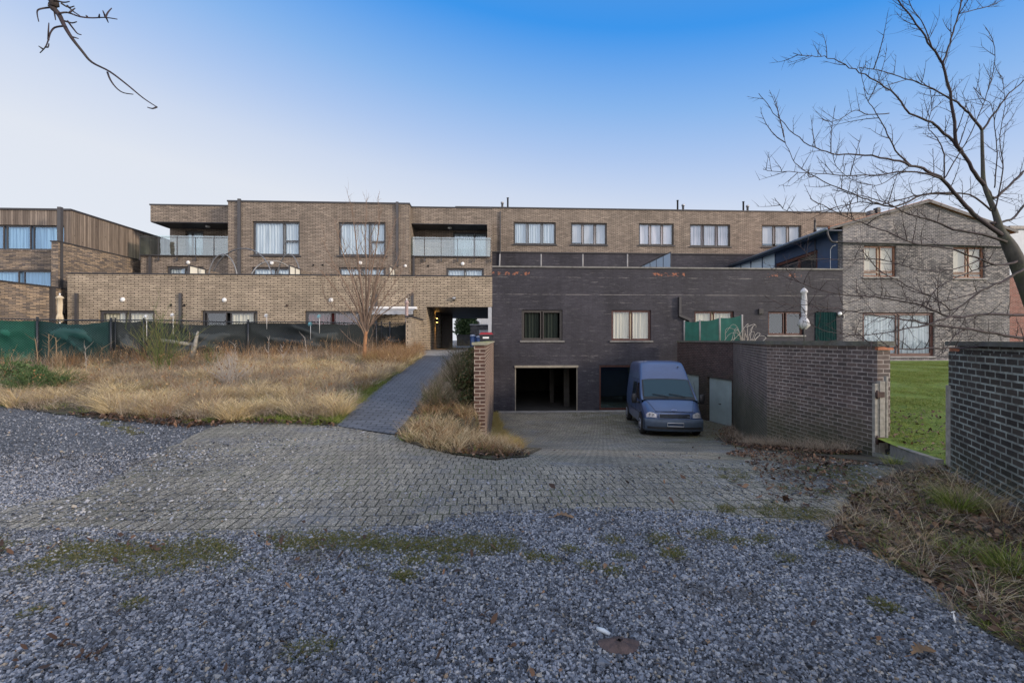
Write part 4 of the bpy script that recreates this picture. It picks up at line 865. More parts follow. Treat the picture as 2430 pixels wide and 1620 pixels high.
mb = MB(); mb.tube([(lx0-.12, D0-.10, zg1+.02), ((lx0+gfx)/2-.12, (D0+DW)/2, (zg1+gfz)/2+.02), (gfx-.12, DW-.15, gfz+.02)], .085, 10); part('gutter', mb, plain('grey_zinc_gutter', (.12, .15, .19), .35, metal=.3), gh)
t = thing('terrace_screen', 'pale glazed screen under the blue eaves beside the gable house', 'screen', ((q2.x+S1.x)/2, (q2.y+S1.y)/2, 4.1)); f = MB(); qs = [q2+(S1-q2)*g_ for g_ in (0.01, .28, .54, .78, .985)]; fs_ = [f2+(1-f2)*g_ for g_ in (0.01, .28, .54, .78, .985)]
for q, g_ in zip(qs, fs_): slab(q, q+dq*.06, 4.1, zso(g_)-.04, 4.1, zso(g_)-.05, .0, .08, f)
part('frame', f, M['blueclad'], t)
for k in range(4): g = MB(); slab(qs[k]+dq*.063, qs[k+1]-dq*.003, 4.1, zso(fs_[k])-.05, 4.1, zso(fs_[k+1])-.05, .03, .045, g); part('pane', g, M['opal'], t)
mb = MB(); zq = LZ(2000, 575, D0-.12); g0 = [(lx0-.05, D0-.02, zg1-.08), (lx0-.03, D0-.05, zg1-.28), (lx0+.12, D0-.10, zq+.04), (lx0+.4, D0-.14, zq+.01), (HX0, D0-.12, zq), (XP, D0-.10, LZ(2200, 580, D0)), (HX1-.05, D0-.10, LZ(2388, 586, D0))]
mb.tube(smooth3(g0), .05, 10); part('rainwater_pipe', mb, M['coping'], gh)
mb = MB(); mb.tube([(HX0-.07, D0+.75, 4.2), (HX0-.07, D0+.75, 6.4), (HX0-.07, D0+.6, 6.55), (HX0-.07, D0+.4, 6.55)], .022, 8); part('white_pipe', mb, M['white'], gh)
for u, v, w_, m_ in ((2071, 499, .24, 'gable'), (2086, 492, .18, 'coping')):
    X, Z = LP(u, v, D0+3); mb = MB(); mb.box(X-w_/2, X+w_/2, D0+3, D0+3.3, zpk-1.2, Z); [mb.box(X-w_/2-.03, X+w_/2+.03, D0+2.97, D0+3.33, Z-.45+k*.13, Z-.40+k*.13) for k in range(3)]; part('chimney', mb, M[m_], gh)
X, Z = LP(1990, 745, D0); sl_ = thing('wall_lamp', 'round white lamp on the black wall between teal curtain and large window', 'lamp', (X, D0, Z)); mb = MB(); mb.lathe([(.11, -.06), (.10, -.12), (.05, -.16), (.01, -.17)], (X, D0, Z), 'Y', 14); part('shade', mb, M['white'], sl_); mb = MB(); mb.tube([(X, D0-.06, Z), (X, D0-.003, Z)], .03, 8); mb.tube([(X+.1, D0-.04, Z), (X+.25, D0-.04, Z-.05), (X+.3, D0-.03, Z-.2), (X+.15, D0-.02, Z-.25)], .012, 6); part('bracket', mb, M['white'], sl_)
# red brick house beyond on the right
X0 = LX(2392, 27); mb = MB(); rh = thing('brick_house', 'red brick house beyond the gable house at the right edge', 'house', (X0+3, 27, .5)); mb.box(X0, X0+7, 27, 34, .3, LZ(2400, 654, 27)); part('wall', mb, M['red'], rh); mb = MB(); z0 = LZ(2400, 654, 27); mb.box(X0-.03, X0+7.1, 26.9, 34.1, z0+.003, LZ(2400, 545, 27)); part('upper_storey', mb, plain('pale_grey_cladding', (.42, .45, .48), .6, var=.06), rh)
mb = MB(); mb.box(X0-.1, X0+7.2, 26.8, 34.2, LZ(2400, 545, 27)+.003, LZ(2400, 545, 27)+.2); part('roof', mb, M['coping'], rh)
# === far left timber-clad house ===
def woodmat():
    m, t, b = new_mat('vertical_timber_boards'); N = NB(t); uv = N.n('UVMap').outputs[0]
    sx = N.n('SeparateXYZ'); N.set(sx.inputs[0], uv); bx = N.math('DIVIDE', sx.outputs[0], .115); fl_ = N.math('FLOOR', bx); fr_ = N.math('FRACT', bx)
    wn = N.n('TexWhiteNoise', noise_dimensions='1D'); N.set(wn.inputs['W'], fl_)
    c = N.ramp(wn.outputs['Value'], [(0, (.115, .088, .068)), (.5, (.17, .135, .105)), (1, (.26, .21, .165))])
    c = N.mix(1, c, N.ramp(N.noise(N.mapv(uv, (18, 1.2, 1)), 1, 5, .7), [(.3, .65), (.7, 1.3)]), 'MULTIPLY')
    kn = N.n('TexVoronoi', i_Scale=3.2); N.set(kn.inputs['Vector'], N.mapv(uv, (1, .5, 1))); c = N.mix(N.ramp(kn.outputs['Distance'], [(.05, .8), (.09, 0)]), c, (.05, .03, .02))
    g = N.math('LESS_THAN', fr_, .09); c = N.mix(g, c, (.025, .018, .012)); N.set(b.inputs['Base Color'], c); b.inputs['Roughness'].default_value = .8
    N.set(b.inputs['Normal'], N.bump(N.math('MULTIPLY', g, -1.0), .6, .01)); return m
M['timber'] = woodmat()
M['glass_left'] = glass('blue_reflective_glass', .18, refl=(.45, .70, 1))
DT = 24.0; tx1 = LX(168, DT); tz1 = LZ(168, 500, DT); th = thing('timber_clad_house', 'far left house with vertical timber cladding over mottled brick', 'house', (-27, DT, F0))
tw = (-28.6, LX(152, DT), LZ(80, 593, DT), LZ(80, 534, DT)); Zs = LZ(60, 596, DT)
flat = MB(); wall_holes(flat, -33, tx1, Zs, tz1, DT, .3, [tw]); flat.quad((tx1, DT+.3, Zs-.0), (tx1, DT+14, Zs-1.6), (tx1, DT+14, tz1), (tx1, DT+.3, tz1)); part('timber_wall', flat, M['timber'], th)
mb = MB(); mb.box(-33, tx1+.04, DT-.05, DT+14, tz1+.002, tz1+.09); part('roof_edge', mb, M['coping'], th)
window(th, -28.6, tw[1], tw[2], tw[3], DT, [(0, .59, 0, 1), (.61, .77, 0, 1), (.79, 1, 0, 1)], M['anthracite'], M['glass_left'], M['c_blue'], fr=.05, sash=.03)
lwz = (LZ(60, 678, DT), LZ(60, 640, DT))
mb = MB(); lw_ = (-28.6, LX(121, DT), LZ(60, 695, DT), lwz[1]); wall_holes(mb, -33, tx1-.0, .9, Zs-.005, DT+.02, .3, [lw_]); part('brick_wall', mb, M['mixed'], th)
window(th, *lw_, DT, [(0, .76, 0, 1), (.80, 1, 0, 1)], M['anthracite'], M['glass_left'], M['c_blue'], fr=.08, sash=.03)
xs0 = LX(122, 23.0); xs1 = LX(138, 23.0); zs = LZ(138, 574, 23.0)
mb = MB(); mb.box(xs0, xs1, 23.0, 38, .9, zs); part('brick_side_wing', mb, M['mixed'], th)
mb = MB(); mb.box(xs0-.03, xs1+.03, 22.96, 38, zs+.002, zs+.06); part('wing_coping', mb, M['coping'], th)
gx1 = LX(122, 22.3); zg = LZ(122, 683, 22.3)
mb = MB(); mb.box(gx1-.3, gx1, 19.0, 22.96, .6, zg); part('garden_screen_wall', mb, M['mixed'], th)
mb = MB(); mb.box(gx1-.33, gx1+.05, 18.96, 22.95, zg+.002, zg+.07); part('screen_wall_coping', mb, M['coping'], th)
mb = MB(); mb.box(gx1+.002, gx1+.15, 22.2, 22.35, .9, zg-.003); part('downpipe', mb, M['anthracite'], th)
mb = MB(); X = tx1+.25; mb.box(X-.1, X+.06, DT-.9, DT-.75, 3.0, LZ(183, 503, DT)); part('downpipe', mb, M['anthracite'], th)
mb = MB(); X, Z = LP(155, 739, 22.9); mb.box(X-.10, X+.10, 22.78, 22.98, Z-.09, Z+.09); part('letter_box', mb, M['coping'], th)
# buildings seen through the passage
bx = thing('garage_building', 'brown brick outbuilding with white door seen through the passage', 'building', (-1.5, 46, 1.1))
D_ = 46; x0 = LX(1116, D_); mb = MB(); mb.box(x0, x0+12, D_, D_+6, .9, LZ(1130, 771, D_)); part('wall', mb, M['gable'], bx)
mb = MB(); mb.box(x0-.05, x0+12, D_-.05, D_+6, LZ(1130, 771, D_)+.002, LZ(1130, 769, D_)); part('roof_edge', mb, M['white'], bx)
mb = MB(); mb.box(LX(1137, D_), LX(1137, D_)+2.6, D_-.04, D_-.002, .95, LZ(1140, 783, D_)); part('door', mb, M['white'], bx)
D_ = 52; x0 = LX(1122, D_); bx = thing('white_building', 'white rendered building with an air conditioner behind the outbuilding', 'building', (-1, D_, 1)); mb = MB(); mb.box(x0, x0+14, D_, D_+8, .9, 4.8); part('wall', mb, M['plaster'], bx)
X, Z = LP(1131, 767, D_); mb = MB(); mb.box(X-.45, X+.45, D_-.35, D_-.002, Z-.35, Z+.35); ac = part('air_conditioner', mb, M['white'], bx); mb = MB(); mb.lathe([(.26, -.37), (.26, -.352), (.02, -.351)], (X+.1, D_, Z), 'Y', 16); part('fan_grille', mb, M['coping'], (bx, ac))
D_ = 40; mb = MB(); x0 = LX(1084, D_); mb.box(x0, LX(1116, D_), D_, D_+.2, .9, LZ(1100, 794, D_)); single('garden_wall', mb, M['concrete'], 'pale grey low wall seen through the passage', 'wall', local=True, org=(x0, D_, .9))
# ---------------- garden fence on the left ----------------
def fence_mat(name, c, c2):
    m, t, b = new_mat(name); N = NB(t); uv = N.n('UVMap').outputs[0]; sx = N.n('SeparateXYZ'); N.set(sx.inputs[0], uv)
    base = N.mix(N.noise(uv, 3, 4, .6), c, c2); base = N.mix(1, base, N.ramp(N.noise(uv, 90, 2), [(.3, .8), (.7, 1.2)]), 'MULTIPLY')
    # bleached transparent fabric weave
    N.set(b.inputs['Base Color'], base); b.inputs['Roughness'].default_value = .55; b.inputs['Specular IOR Level'].default_value = .3
    return m
M['f_green'] = fence_mat('green_windbreak_fabric', (.012, .115, .075), (.008, .07, .05)); M['f_teal'] = fence_mat('dark_teal_windbreak_fabric', (.012, .060, .055), (.008, .036, .038)); M['f_black'] = fence_mat('charcoal_windbreak_fabric', (.042, .05, .05), (.022, .028, .028))
def chain_mat():
    m, t, b = new_mat('chain_link'); N = NB(t); t.nodes.remove(b); out = [n for n in t.nodes if n.type == 'OUTPUT_MATERIAL'][0]
    uv = N.n('UVMap').outputs[0]; sx = N.n('SeparateXYZ'); N.set(sx.inputs[0], uv)
    a = N.math('ADD', N.math('MULTIPLY', sx.outputs[0], 1.0), sx.outputs[1]); d = N.math('SUBTRACT', sx.outputs[0], sx.outputs[1])
    def line(v): return N.math('LESS_THAN', N.math('ABSOLUTE', N.math('SUBTRACT', N.math('FRACT', N.math('DIVIDE', v, .085)), .5)), .075)
    k = N.math('MAXIMUM', line(a), line(d)); tr = N.n('BsdfTransparent'); df = N.n('BsdfDiffuse'); df.inputs[0].default_value = (.012, .016, .018, 1)
    ms = N.n('MixShader'); N.set(ms.inputs[0], k); t.links.new(tr.outputs[0], ms.inputs[1]); t.links.new(df.outputs[0], ms.inputs[2]); t.links.new(ms.outputs[0], out.inputs[0]); return m
M['chain'] = chain_mat(); M['post'] = plain('dark_coated_post', (.018, .022, .028), .45)
FA, FB = P3(-40, 755, 15.5), P3(960, 768, 20.0)
def fpt(u): # point on the fence line under image column u
    k = (u-CX)/FX; a, b = Vector(FA[:2]), Vector(FB[:2]); d = b-a; t = (k*a.y-a.x)/(d.x-k*d.y); return a+d*t
FZ = 2.33
fence = thing('garden_fence', 'chain-link fence hung with sagging dark green and charcoal windbreak fabric', 'fence', (FA.x, FA.y, .8), local=False)
def fzt(p): return FZ+(.02*math.sin(p.x*1.3))
us = [-40, 92, 266, 343, 590, 893, 962]
fm_ = ['f_green', 'f_teal', 'f_black', 'f_black', 'f_black', 'f_black']
fd = (Vector(FB[:2])-Vector(FA[:2])).normalized(); fnn = Vector((fd.y, -fd.x))   # towards the camera
for i in range(6):
    a, b = fpt(us[i]), fpt(us[i+1]); n = max(6, int((b-a).length/.12)); G_ = []; rr = random.Random(i*5+2)
    folds = [(rr.uniform(.1, .9), rr.uniform(.2, .9), rr.uniform(.5, 1.6)*(1 if rr.random() < .5 else -1), rr.uniform(.05, .12)) for _ in range(6)]
    for r in range(17):
        w_ = r/16; row = []
        for k in range(n+1):
            s_ = k/n; p = a+(b-a)*s_; e = 0
            for fx_, fz_, sl_, am in folds:
                d = (w_-fz_)-sl_*((s_-fx_)**2)*1.6*(1 if sl_ > 0 else 1)+sl_*.12; e += am*math.exp(-(d*11)**2)
            e += .012*math.sin(s_*23+w_*5); q = p+fnn*(e*math.sin(math.pi*min(1, s_*1.0))*.9 if 0 < s_ < 1 else 0)
            zt = fzt(p)-.03-(.05+.07*(i % 2))*math.sin(s_*math.pi)-.012*math.sin(s_*31+i); zb = gz1(p.x, p.y)-.05; row.append((q.x, q.y, zt+(zb-zt)*w_))
        G_.append(row)
    mb = MB(); mb.grid(G_); me = mesh_from('fabric', mb, M[fm_[i]], fence.org, False)
    fo = bpy.data.objects.new('windbreak_fabric', me); COL.objects.link(fo); fo.parent = fence.o
    if i == 0: fo['label'] = 'bright green fabric panel'
    if i == 1: fo['label'] = 'dark teal fabric panel'
def fl_strip(off, zlo, zhi, name, m):
    mb = MB(); a, b = fpt(us[0])+fnn*off, fpt(us[-1])+fnn*off; n = 40; pts = []
    for k in range(n):
        p, q = a+(b-a)*k/n, a+(b-a)*(k+1)/n
        mb.quad((p.x, p.y, gz1(p.x, p.y)), (q.x, q.y, gz1(q.x, q.y)), (q.x, q.y, fzt(q)), (p.x, p.y, fzt(p)))
    me = mesh_from(name, mb, m, fence.org, False)
    for f in me.polygons:
        for li in f.loop_indices:
            co = me.vertices[me.loops[li].vertex_index].co+fence.org; me.uv_layers[0].data[li].uv = ((Vector(co[:2])-a).length, co.z)
    o = bpy.data.objects.new(name, me); COL.objects.link(o); o.parent = fence.o
fl_strip(.10, 0, 1, 'chain_link_mesh', M['chain'])
mb = MB(); n = 30; mb.tube([(*(fpt(us[0])+(fpt(us[-1])-fpt(us[0]))*k/n+fnn*.1), fzt(fpt(us[0])+(fpt(us[-1])-fpt(us[0]))*k/n)) for k in range(n+1)], .022, 6); part('top_rail', mb, M['post'], fence)
for u in us[:3]+[276]+us[3:]+[925, 905]:
    p = fpt(u)+fnn*.07; mb = MB(); mb.tube([(p.x, p.y, gz1(p.x, p.y)-.2), (p.x, p.y, FZ+.06)], .035 if u not in (276, 905) else .02, 8); mb.lathe([(.045, FZ+.06), (.03, FZ+.09)], (p.x, p.y, 0), 'Z', 8); part('post', mb, M['post'], fence)
# pinwheels clipped on the fence
M['pin_w'] = plain('silver_white_foil', (.62, .66, .70), .3, var=.1); M['pin_t'] = plain('turquoise_foil', (.16, .48, .55), .3, var=.1)
for u, v, vb, m_, lab, rr_ in ((353, 752, 800, 'pin_w', 'pale pinwheel on the fence beside the tall broom shrub, seen left of its stems', .09), (415, 748, 790, 'pin_w', 'white pinwheel right of the tall broom shrub tip', .10), (635, 749, 775, 'pin_w', 'silver white pinwheel above the charcoal fence between two garden doors', .10), (738, 769, 800, 'pin_t', 'turquoise star pinwheel hanging below the fence rail', .11), (759, 751, 785, 'pin_t', 'turquoise pinwheel on a stick in front of the dark garden door', .10)):
    q = fpt(u); p = q+fnn*.17; zc = EYE-(v-HZ)/FX*p.y; zb = EYE-(vb-HZ)/FX*p.y
    t = thing('pinwheel', lab, 'pinwheel', (p.x, p.y, zb), local=False)
    mb = MB(); mb.tube([(p.x, p.y, zb-.1), (p.x, p.y, zc)], .008, 6); part('stick', mb, M['white'], t)
    mb = MB()
    for k in range(8):
        a0 = k*math.pi/4; e1 = Vector((math.cos(a0), 0, math.sin(a0)))*rr_; e2 = Vector((math.cos(a0+.42), -.12, math.sin(a0+.42)))*rr_*.62; c = Vector((p.x, p.y-.03, zc)); mb.quad(c, c+e1, c+e2+Vector((0, -.015, 0))); 
    mb.lathe([(.018, -.02), (.018, .02)], (p.x, p.y-.04, zc), 'Y', 8); part('vanes', mb, M[m_], t)
# old timber frame in the weeds
t = thing('wooden_post', 'broken grey wooden stake with cross plank in the weeds by the fence', 'wooden post', (-13, 16, .7), local=False)
a, b = P3(383, 807, 15.6), P3(462, 818, 15.6); mb = MB(); mb.tube([a, b], .075, 4); part('plank', mb, M['oldwood'], t)
a, b = P3(455, 850, 15.5), P3(470, 786, 15.5); mb = MB(); mb.tube([a, (a+b)/2+Vector((0, 0, .0)), b], [.085, .075, .03], 4); part('stake', mb, M['oldwood'], t)
# ---------------- closed parasols ----------------
def parasol(name, label, base, ztop, zcl, mcl, mpole, r=.2, flare=.0, zpole=None, tilt=0):
    t = thing(name, label, 'parasol', base, local=False); x, y, z = base; H = ztop-zcl; rr = random.Random(int(abs(x)*100)); mb = MB(); rows = []
    prof = [(0, .02), (.02, r*.35), (.07, r*.72), (.11, r*.80), (.13, r*.52), (.35, r*.60), (.55, r*.58), (.70, r*.50), (.80, r*(.68+flare*.5)), (.90, r*(.85+flare*.9)), (1.0, r*(.35+flare*.2))]
    for f, rad in prof:
        row = []
        for k in range(25):
            a = 2*math.pi*k/24; rv = rad*(1+.20*math.cos(a*8)+.18*math.cos(a*2+f*2.5)); dz_ = -.07*(f > .85)*math.cos(a*8); row.append((x+rv*math.cos(a)+tilt*f*(1-f), y+rv*math.sin(a), ztop-f*H+dz_))
        rows.append(row)
    mb.grid(rows); part('canopy', mb, mcl, t, fixn=False); mb = MB(); mb.tube([(x, y, zpole if zpole is not None else z), (x, y, ztop+.04)], .022, 8); mb.lathe([(.02, ztop+.02), (.035, ztop+.05), (.01, ztop+.09)], (x, y, 0), 'Z', 8); part('pole', mb, mpole, t); return t
M['cl_grey'] = plain('light_grey_canvas', (.50, .50, .52), .9, var=.1); M['cl_cream'] = plain('cream_canvas', (.55, .46, .32), .9, var=.1); M['cl_stripe'] = plain('dusty_pink_striped_canvas', (.40, .30, .28), .9, var=.3, scale=30)
p = P3(1908, 806, 20.5); parasol('closed_parasol', 'closed light grey parasol on a pole in front of the black wall', (p.x, p.y, .5), P3(0, 683, 20.5).z, P3(0, 778, 20.5).z, M['cl_grey'], M['anthracite'], r=.16, flare=.35, zpole=.5)
p = P3(142, 760, 17.6); parasol('closed_parasol', 'closed cream parasol behind the green fence at far left', (p.x, p.y, .8), P3(0, 701, 17.6).z, P3(0, 762, 17.6).z, M['cl_cream'], M['white'], r=.14, zpole=.8)
p = P3(965, 760, 21.0); parasol('closed_parasol', 'slim closed dusty pink parasol beside the awning', (p.x, p.y, 1.0), P3(0, 712, 21.0).z, P3(0, 775, 21.0).z, M['cl_stripe'], M['white'], r=.10, zpole=1.0)
p = P3(1934, 545, 25.0); parasol('closed_parasol', 'small dark closed parasol behind the sloping blue gutter', (p.x, p.y, 4.2), P3(0, 521, 25).z, P3(0, 549, 25).z, M['coping'], M['coping'], r=.07, zpole=4.1)
# awning
aw = thing('awning', 'silver grey scalloped awning above the garden wall by the passage', 'awning', (LX(935, D0), D0, 2.9)); x0, x1 = LX(872, D0), LX(993, D0)-.05; z1 = LZ(930, 733, D0)
mb = MB(); mb.box(x0, x1, D0-.25, D0-.003, z1-.02, z1+.10); part('cassette', mb, M['white'], aw)
mb = MB(); mb.hexa([(x0+.05, D0-1.0, z1-.17), (x1-.05, D0-1.0, z1-.17), (x1-.05, D0-.25, z1+.0), (x0+.05, D0-.25, z1+.0), (x0+.05, D0-1.0, z1-.16), (x1-.05, D0-1.0, z1-.16), (x1-.05, D0-.25, z1+.02), (x0+.05, D0-.25, z1+.02)]); part('awning_cloth', mb, M['galv'], aw)
mb = MB(); n = 60; mb.grid([[(x0+.05+(x1-x0-.1)*i/n, D0-1.005, z1-.16), (x0+.05+(x1-x0-.1)*i/n, D0-1.01, z1-.30-.035*abs(math.sin(i/n*math.pi*9)))] for i in range(n+1)]); part('valance', mb, M['galv'], aw, fixn=False)
# hoops of the bare gazebo frames
M['hoop'] = plain('bare_grey_tube', (.20, .20, .20), .4, metal=.6)
def gazebo(lab, segs, grp=None):
    c = LP(segs[0][0], 650, 24.6); t = thing('gazebo_frame', lab, 'gazebo frame', (c[0], 24.6, 3.8), group=grp)
    for (ua, ub, vt, vb, Da, Db) in segs:
        a = LP(ua, vb, Da); b = LP(ub, vb, Db); zt = LP((ua+ub)/2, vt, (Da+Db)/2)[1]; pts = []
        for k in range(17):
            s_ = k/16; ang = math.pi*s_; pts.append((a[0]+(b[0]-a[0])*(1-math.cos(ang))/2, Da+(Db-Da)*(1-math.cos(ang))/2, 3.76+(zt-3.76)*math.sin(ang)**.75))
        mb = MB(); mb.tube(pts, .034, 7); part('hoop', mb, M['hoop'], t)
gazebo('bare curved gazebo frame on the tan terrace left of the first big window', [(492, 566, 603, 650, 23.4, 23.4), (498, 650, 590, 650, 25.6, 23.6)])
gazebo('bare curved gazebo frame on the tan terrace below the first big window', [(588, 712, 619, 650, 23.6, 25.2), (655, 716, 603, 650, 25.4, 24.8)])
# green windbreak screen on top of the garage wall
gs = thing('windbreak_screen', 'green slatted windbreak screen with white posts standing behind the garage coping', 'screen', (8.6, 20.8, 1.5), local=False)
M['scr'] = plain('green_screen_fabric', (.010, .105, .075), .6, var=.2, scale=3)
pp = [P3(1624, 760, 22.0), P3(1661, 759, 21.4), P3(1708, 752, 20.9), P3(1761, 746, 20.6)]
for p in pp: mb = MB(); mb.tube([(p.x, p.y, 1.45), (p.x, p.y, p.z)], .04, 6); part('post', mb, M['concrete'], gs)
for a, b, da, db in ((pp[0], pp[1], .03, .0), (pp[1], pp[2], .0, .0), (pp[2], pp[3], .02, .0)):
    mb = MB(); G_ = []
    for k in range(9): s_ = k/8; p = a.lerp(b, .04+.92*s_); sag = .06*math.sin(math.pi*s_); G_.append([(p.x, p.y+.02*math.sin(k*2), 1.48), (p.x, p.y, p.z-.04-sag)])
    mb.grid(G_); part('fabric', mb, M['scr'], gs, fixn=False)
# wheelie bin with red lid + blue sacks behind the pillar
p = P3(1154, 800, 21.0); x, y = p.x, p.y; bn = thing('wheeled_bin', 'black wheeled bin with a dark red lid behind the mossy coping', 'bin', (x, y, 1.05), local=False); zt = P3(0, 794, 21).z
mb = MB(); mb.hexa([(x-.24, y-.25, 1.05), (x+.24, y-.25, 1.05), (x+.24, y+.25, 1.05), (x-.24, y+.25, 1.05), (x-.29, y-.32, zt-.03), (x+.29, y-.32, zt-.03), (x+.29, y+.32, zt-.03), (x-.29, y+.32, zt-.03)]); mb.box(x-.31, x+.31, y-.34, y+.34, zt-.05, zt-.0); part('body', mb, M['post'], bn)
mb = MB(); mb.hexa([(x-.31, y-.35, zt+.003), (x+.31, y-.35, zt+.003), (x+.31, y+.35, zt+.003), (x-.31, y+.35, zt+.003), (x-.24, y-.28, zt+.09), (x+.24, y-.28, zt+.09), (x+.24, y+.3, zt+.12), (x-.24, y+.3, zt+.12)]); part('lid', mb, plain('dark_red_plastic', (.25, .012, .02), .4), bn)
mb = MB(); mb.box(x-.14, x+.14, y-.345, y-.335, zt-.18, zt-.10); part('sticker', mb, M['white'], bn)
p = P3(1122, 803, 23.0)
for dx, lab in ((0, 'dark blue wheeled bin left of the red-lidded bin'), (.30, 'smaller navy bin between blue bin and red-lidded bin')):
    x, y = p.x+dx, p.y; zt = P3(0, 797, 23).z-dx*.2; t = thing('wheeled_bin', lab, 'bin', (x, y, 1.05), local=False); mb = MB(); mb.lathe([(.12, 1.05), (.15, zt-.02)], (x, y, 0), 'Z', 12); part('body', mb, plain('navy_plastic', (.02, .05, .14), .4), t); mb = MB(); mb.lathe([(.155, zt-.018), (.155, zt+.01), (.10, zt+.07), (.02, zt+.08)], (x, y, 0), 'Z', 12); part('lid', mb, plain('pale_lid', (.25, .3, .4), .4), t)
# parked car glimpsed through the passage
# ---------------- van ----------------
M['vanpaint'] = (lambda: (lambda m: m)(plain('matt_blue_paint', (.056, .096, .205), .38, var=.10, scale=2, spec=.6)))()
for n_ in M['vanpaint'].node_tree.nodes:
    if n_.type == 'BSDF_PRINCIPLED': n_.inputs['Coat Weight'].default_value = .5; n_.inputs['Coat Roughness'].default_value = .12
M['vanplastic'] = plain('faded_blue_grey_plastic', (.06, .085, .12), .55, var=.2, scale=5); M['blackpl'] = plain('black_plastic', (.015, .016, .018), .5); M['tyre'] = plain('tyre_rubber', (.018, .018, .018), .85); M['hub'] = plain('silver_hubcap', (.34, .36, .40), .4, metal=.4)
M['vanglass'] = None
m, t_, b = new_mat('van_glass'); b.inputs['Base Color'].default_value = (.012, .030, .042, 1); b.inputs['Roughness'].default_value = .06; b.inputs['Specular IOR Level'].default_value = .85; b.inputs['Specular Tint'].default_value = (.45, .75, 1, 1); M['vanglass'] = m
m, t_, b = new_mat('van_side_glass'); b.inputs['Base Color'].default_value = (.008, .010, .012, 1); b.inputs['Roughness'].default_value = .12; M['vansglass'] = m
m, t_, b = new_mat('headlight_lens'); b.inputs['Base Color'].default_value = (.75, .76, .78, 1); b.inputs['Roughness'].default_value = .12; b.inputs['Metallic'].default_value = .35; M['lens'] = m
VANG = -math.atan(.125)
vp = Vector((5.43, 15.15)); vax = Vector((.124, .992)).normalized(); vlat = Vector((vax.y, -vax.x))  # back axis, right of picture
VW = lambda s_, y, z: (vp.x+vax.x*s_+vlat.x*y, vp.y+vax.y*s_+vlat.y*y, z)
VG0, VG1 = gz1(*VW(.9, 0, 0)[:2])+.02, gz1(*VW(4.6, 0, 0)[:2])+.02; VS = (VG1-VG0)/3.7
def VP(s_, y, z): return VW(s_, y, VG0+(s_-.9)*VS+z)
van = thing('panel_van', 'blue high-roof van parked facing the viewer beside the garage doors', 'van', (vp.x, vp.y, VG0), local=False)
ZT = [(0.85, 1.20), (.93, 1.235), (1.05, 1.33), (1.62, 1.86), (1.70, 1.93), (1.92, 2.16), (2.15, 2.38), (2.4, 2.52), (3.2, 2.57), (4.7, 2.55), (4.95, 2.49), (5.05, 2.25)]
WD = [(0.85, .955), (1.2, .97), (2, .98), (4.6, .98), (4.95, .96), (5.05, .93)]
def zt_(s_): return float(np.interp(s_, [a for a, b in ZT], [b for a, b in ZT]))
def wd_(s_): return float(np.interp(s_, [a for a, b in WD], [b for a, b in WD]))
def halfw(s_, z): return wd_(s_)*(1-.165*float(sstep(1.05, 2.55, z)))*(1-.04*(z < .5)*(.5-z)/.2)
def section(s_):
    zt = zt_(s_); zs = [.34, .42, .60, .85, 1.0, 1.12]; H = []
    for z in zs: H.append((halfw(s_, z), z))
    z0 = 1.12; rem = zt-.0-z0
    for f in (.2, .45, .7, .88): z = z0+rem*f; H.append((halfw(s_, z), z))
    w_ = halfw(s_, zt)
    H += [(w_*.975, z0+rem*.955), (w_*.90, zt-.008), (w_*.6, zt+.012), (w_*.3, zt+.018), (0, zt+.02)]
    return H
ss = [.85, .93, 1.05, 1.2, 1.4, 1.62, 1.70, 1.8, 1.92, 2.05, 2.15, 2.3, 2.45, 2.8, 3.2, 3.8, 4.4, 4.8, 4.95, 5.05]
rows = []
for s_ in ss:
    h = section(s_); rows.append([VP(s_, -y, z) for y, z in h]+[VP(s_, y, z) for y, z in h[-2::-1]])
body = MB(); body.grid(rows)
# rear wall
h = rows[-1]; body.add(h, [tuple(range(len(h)))])
# front: hood, wings, fascia
def cplan(y): return .02+.26*(abs(y)/.95)**3.2
ys = [-.955, -.95, -.93, -.88, -.8, -.65, -.45, -.2, 0, .2, .45, .65, .8, .88, .93, .95, .955]
def edge_drop(y): a = abs(y)/.955; return .0 if a < .75 else -.20*((a-.75)/.25)**2.6
def hood(y, f): c = cplan(y)+.05; s_ = c+(.86-c)*f; z = .845+(1.20-.845)*(f**.85)+edge_drop(y)*(1-.35*f)+.02*(1-(y/.955)**2); return VP(s_, y*(.97+.03*f), z)
body.grid([[hood(y, f) for y in ys] for f in (0, .08, .25, .5, .75, 1.0)])
def fas(y, z): 
    l = {.30: .05, .34: -.0, .62: .0, .80: .03, .845: .05}
    return VP(cplan(y)+float(np.interp(z, [.30, .34, .62, .80, .845], [.05, 0, 0, .025, .05])), y*.97, z+(edge_drop(y)*max(0, (z-.55)/.3)))
body.grid([[fas(y, z) for y in ys] for z in (.34, .5, .62, .72, .80, .845)])
for sg in (-1, 1):
    def side(f, q): # wings: from fascia edge to door line
        c = cplan(.955); s_ = c+(.86-c)*f; zt = .845+(1.20-.845)*(f**.85)-.20*(1-.35*f); 
        return VP(s_, sg*.955*(.97+.03*f)*(1+.004*math.sin(math.pi*q)), .34+(zt-.34)*q)
    body.grid([[side(f, q) for q in (0, .2, .4, .6, .8, .93, 1)] for f in (0, .25, .5, .75, 1)])
    body.grid([[VP(.86, sg*.955, .34+.66*q), VP(.851, sg*halfw(.85, .34+.66*q), .34+.66*q)] for q in (0, .5, 1)])
bo = part('body', body, M['vanpaint'], van)
mb = MB(); mb.box(-.8, .8, .3, 4.9, .26, .36); mb.v = [VP(p[1], p[0], p[2]) for p in mb.v]; part('underbody', mb, M['blackpl'], van)
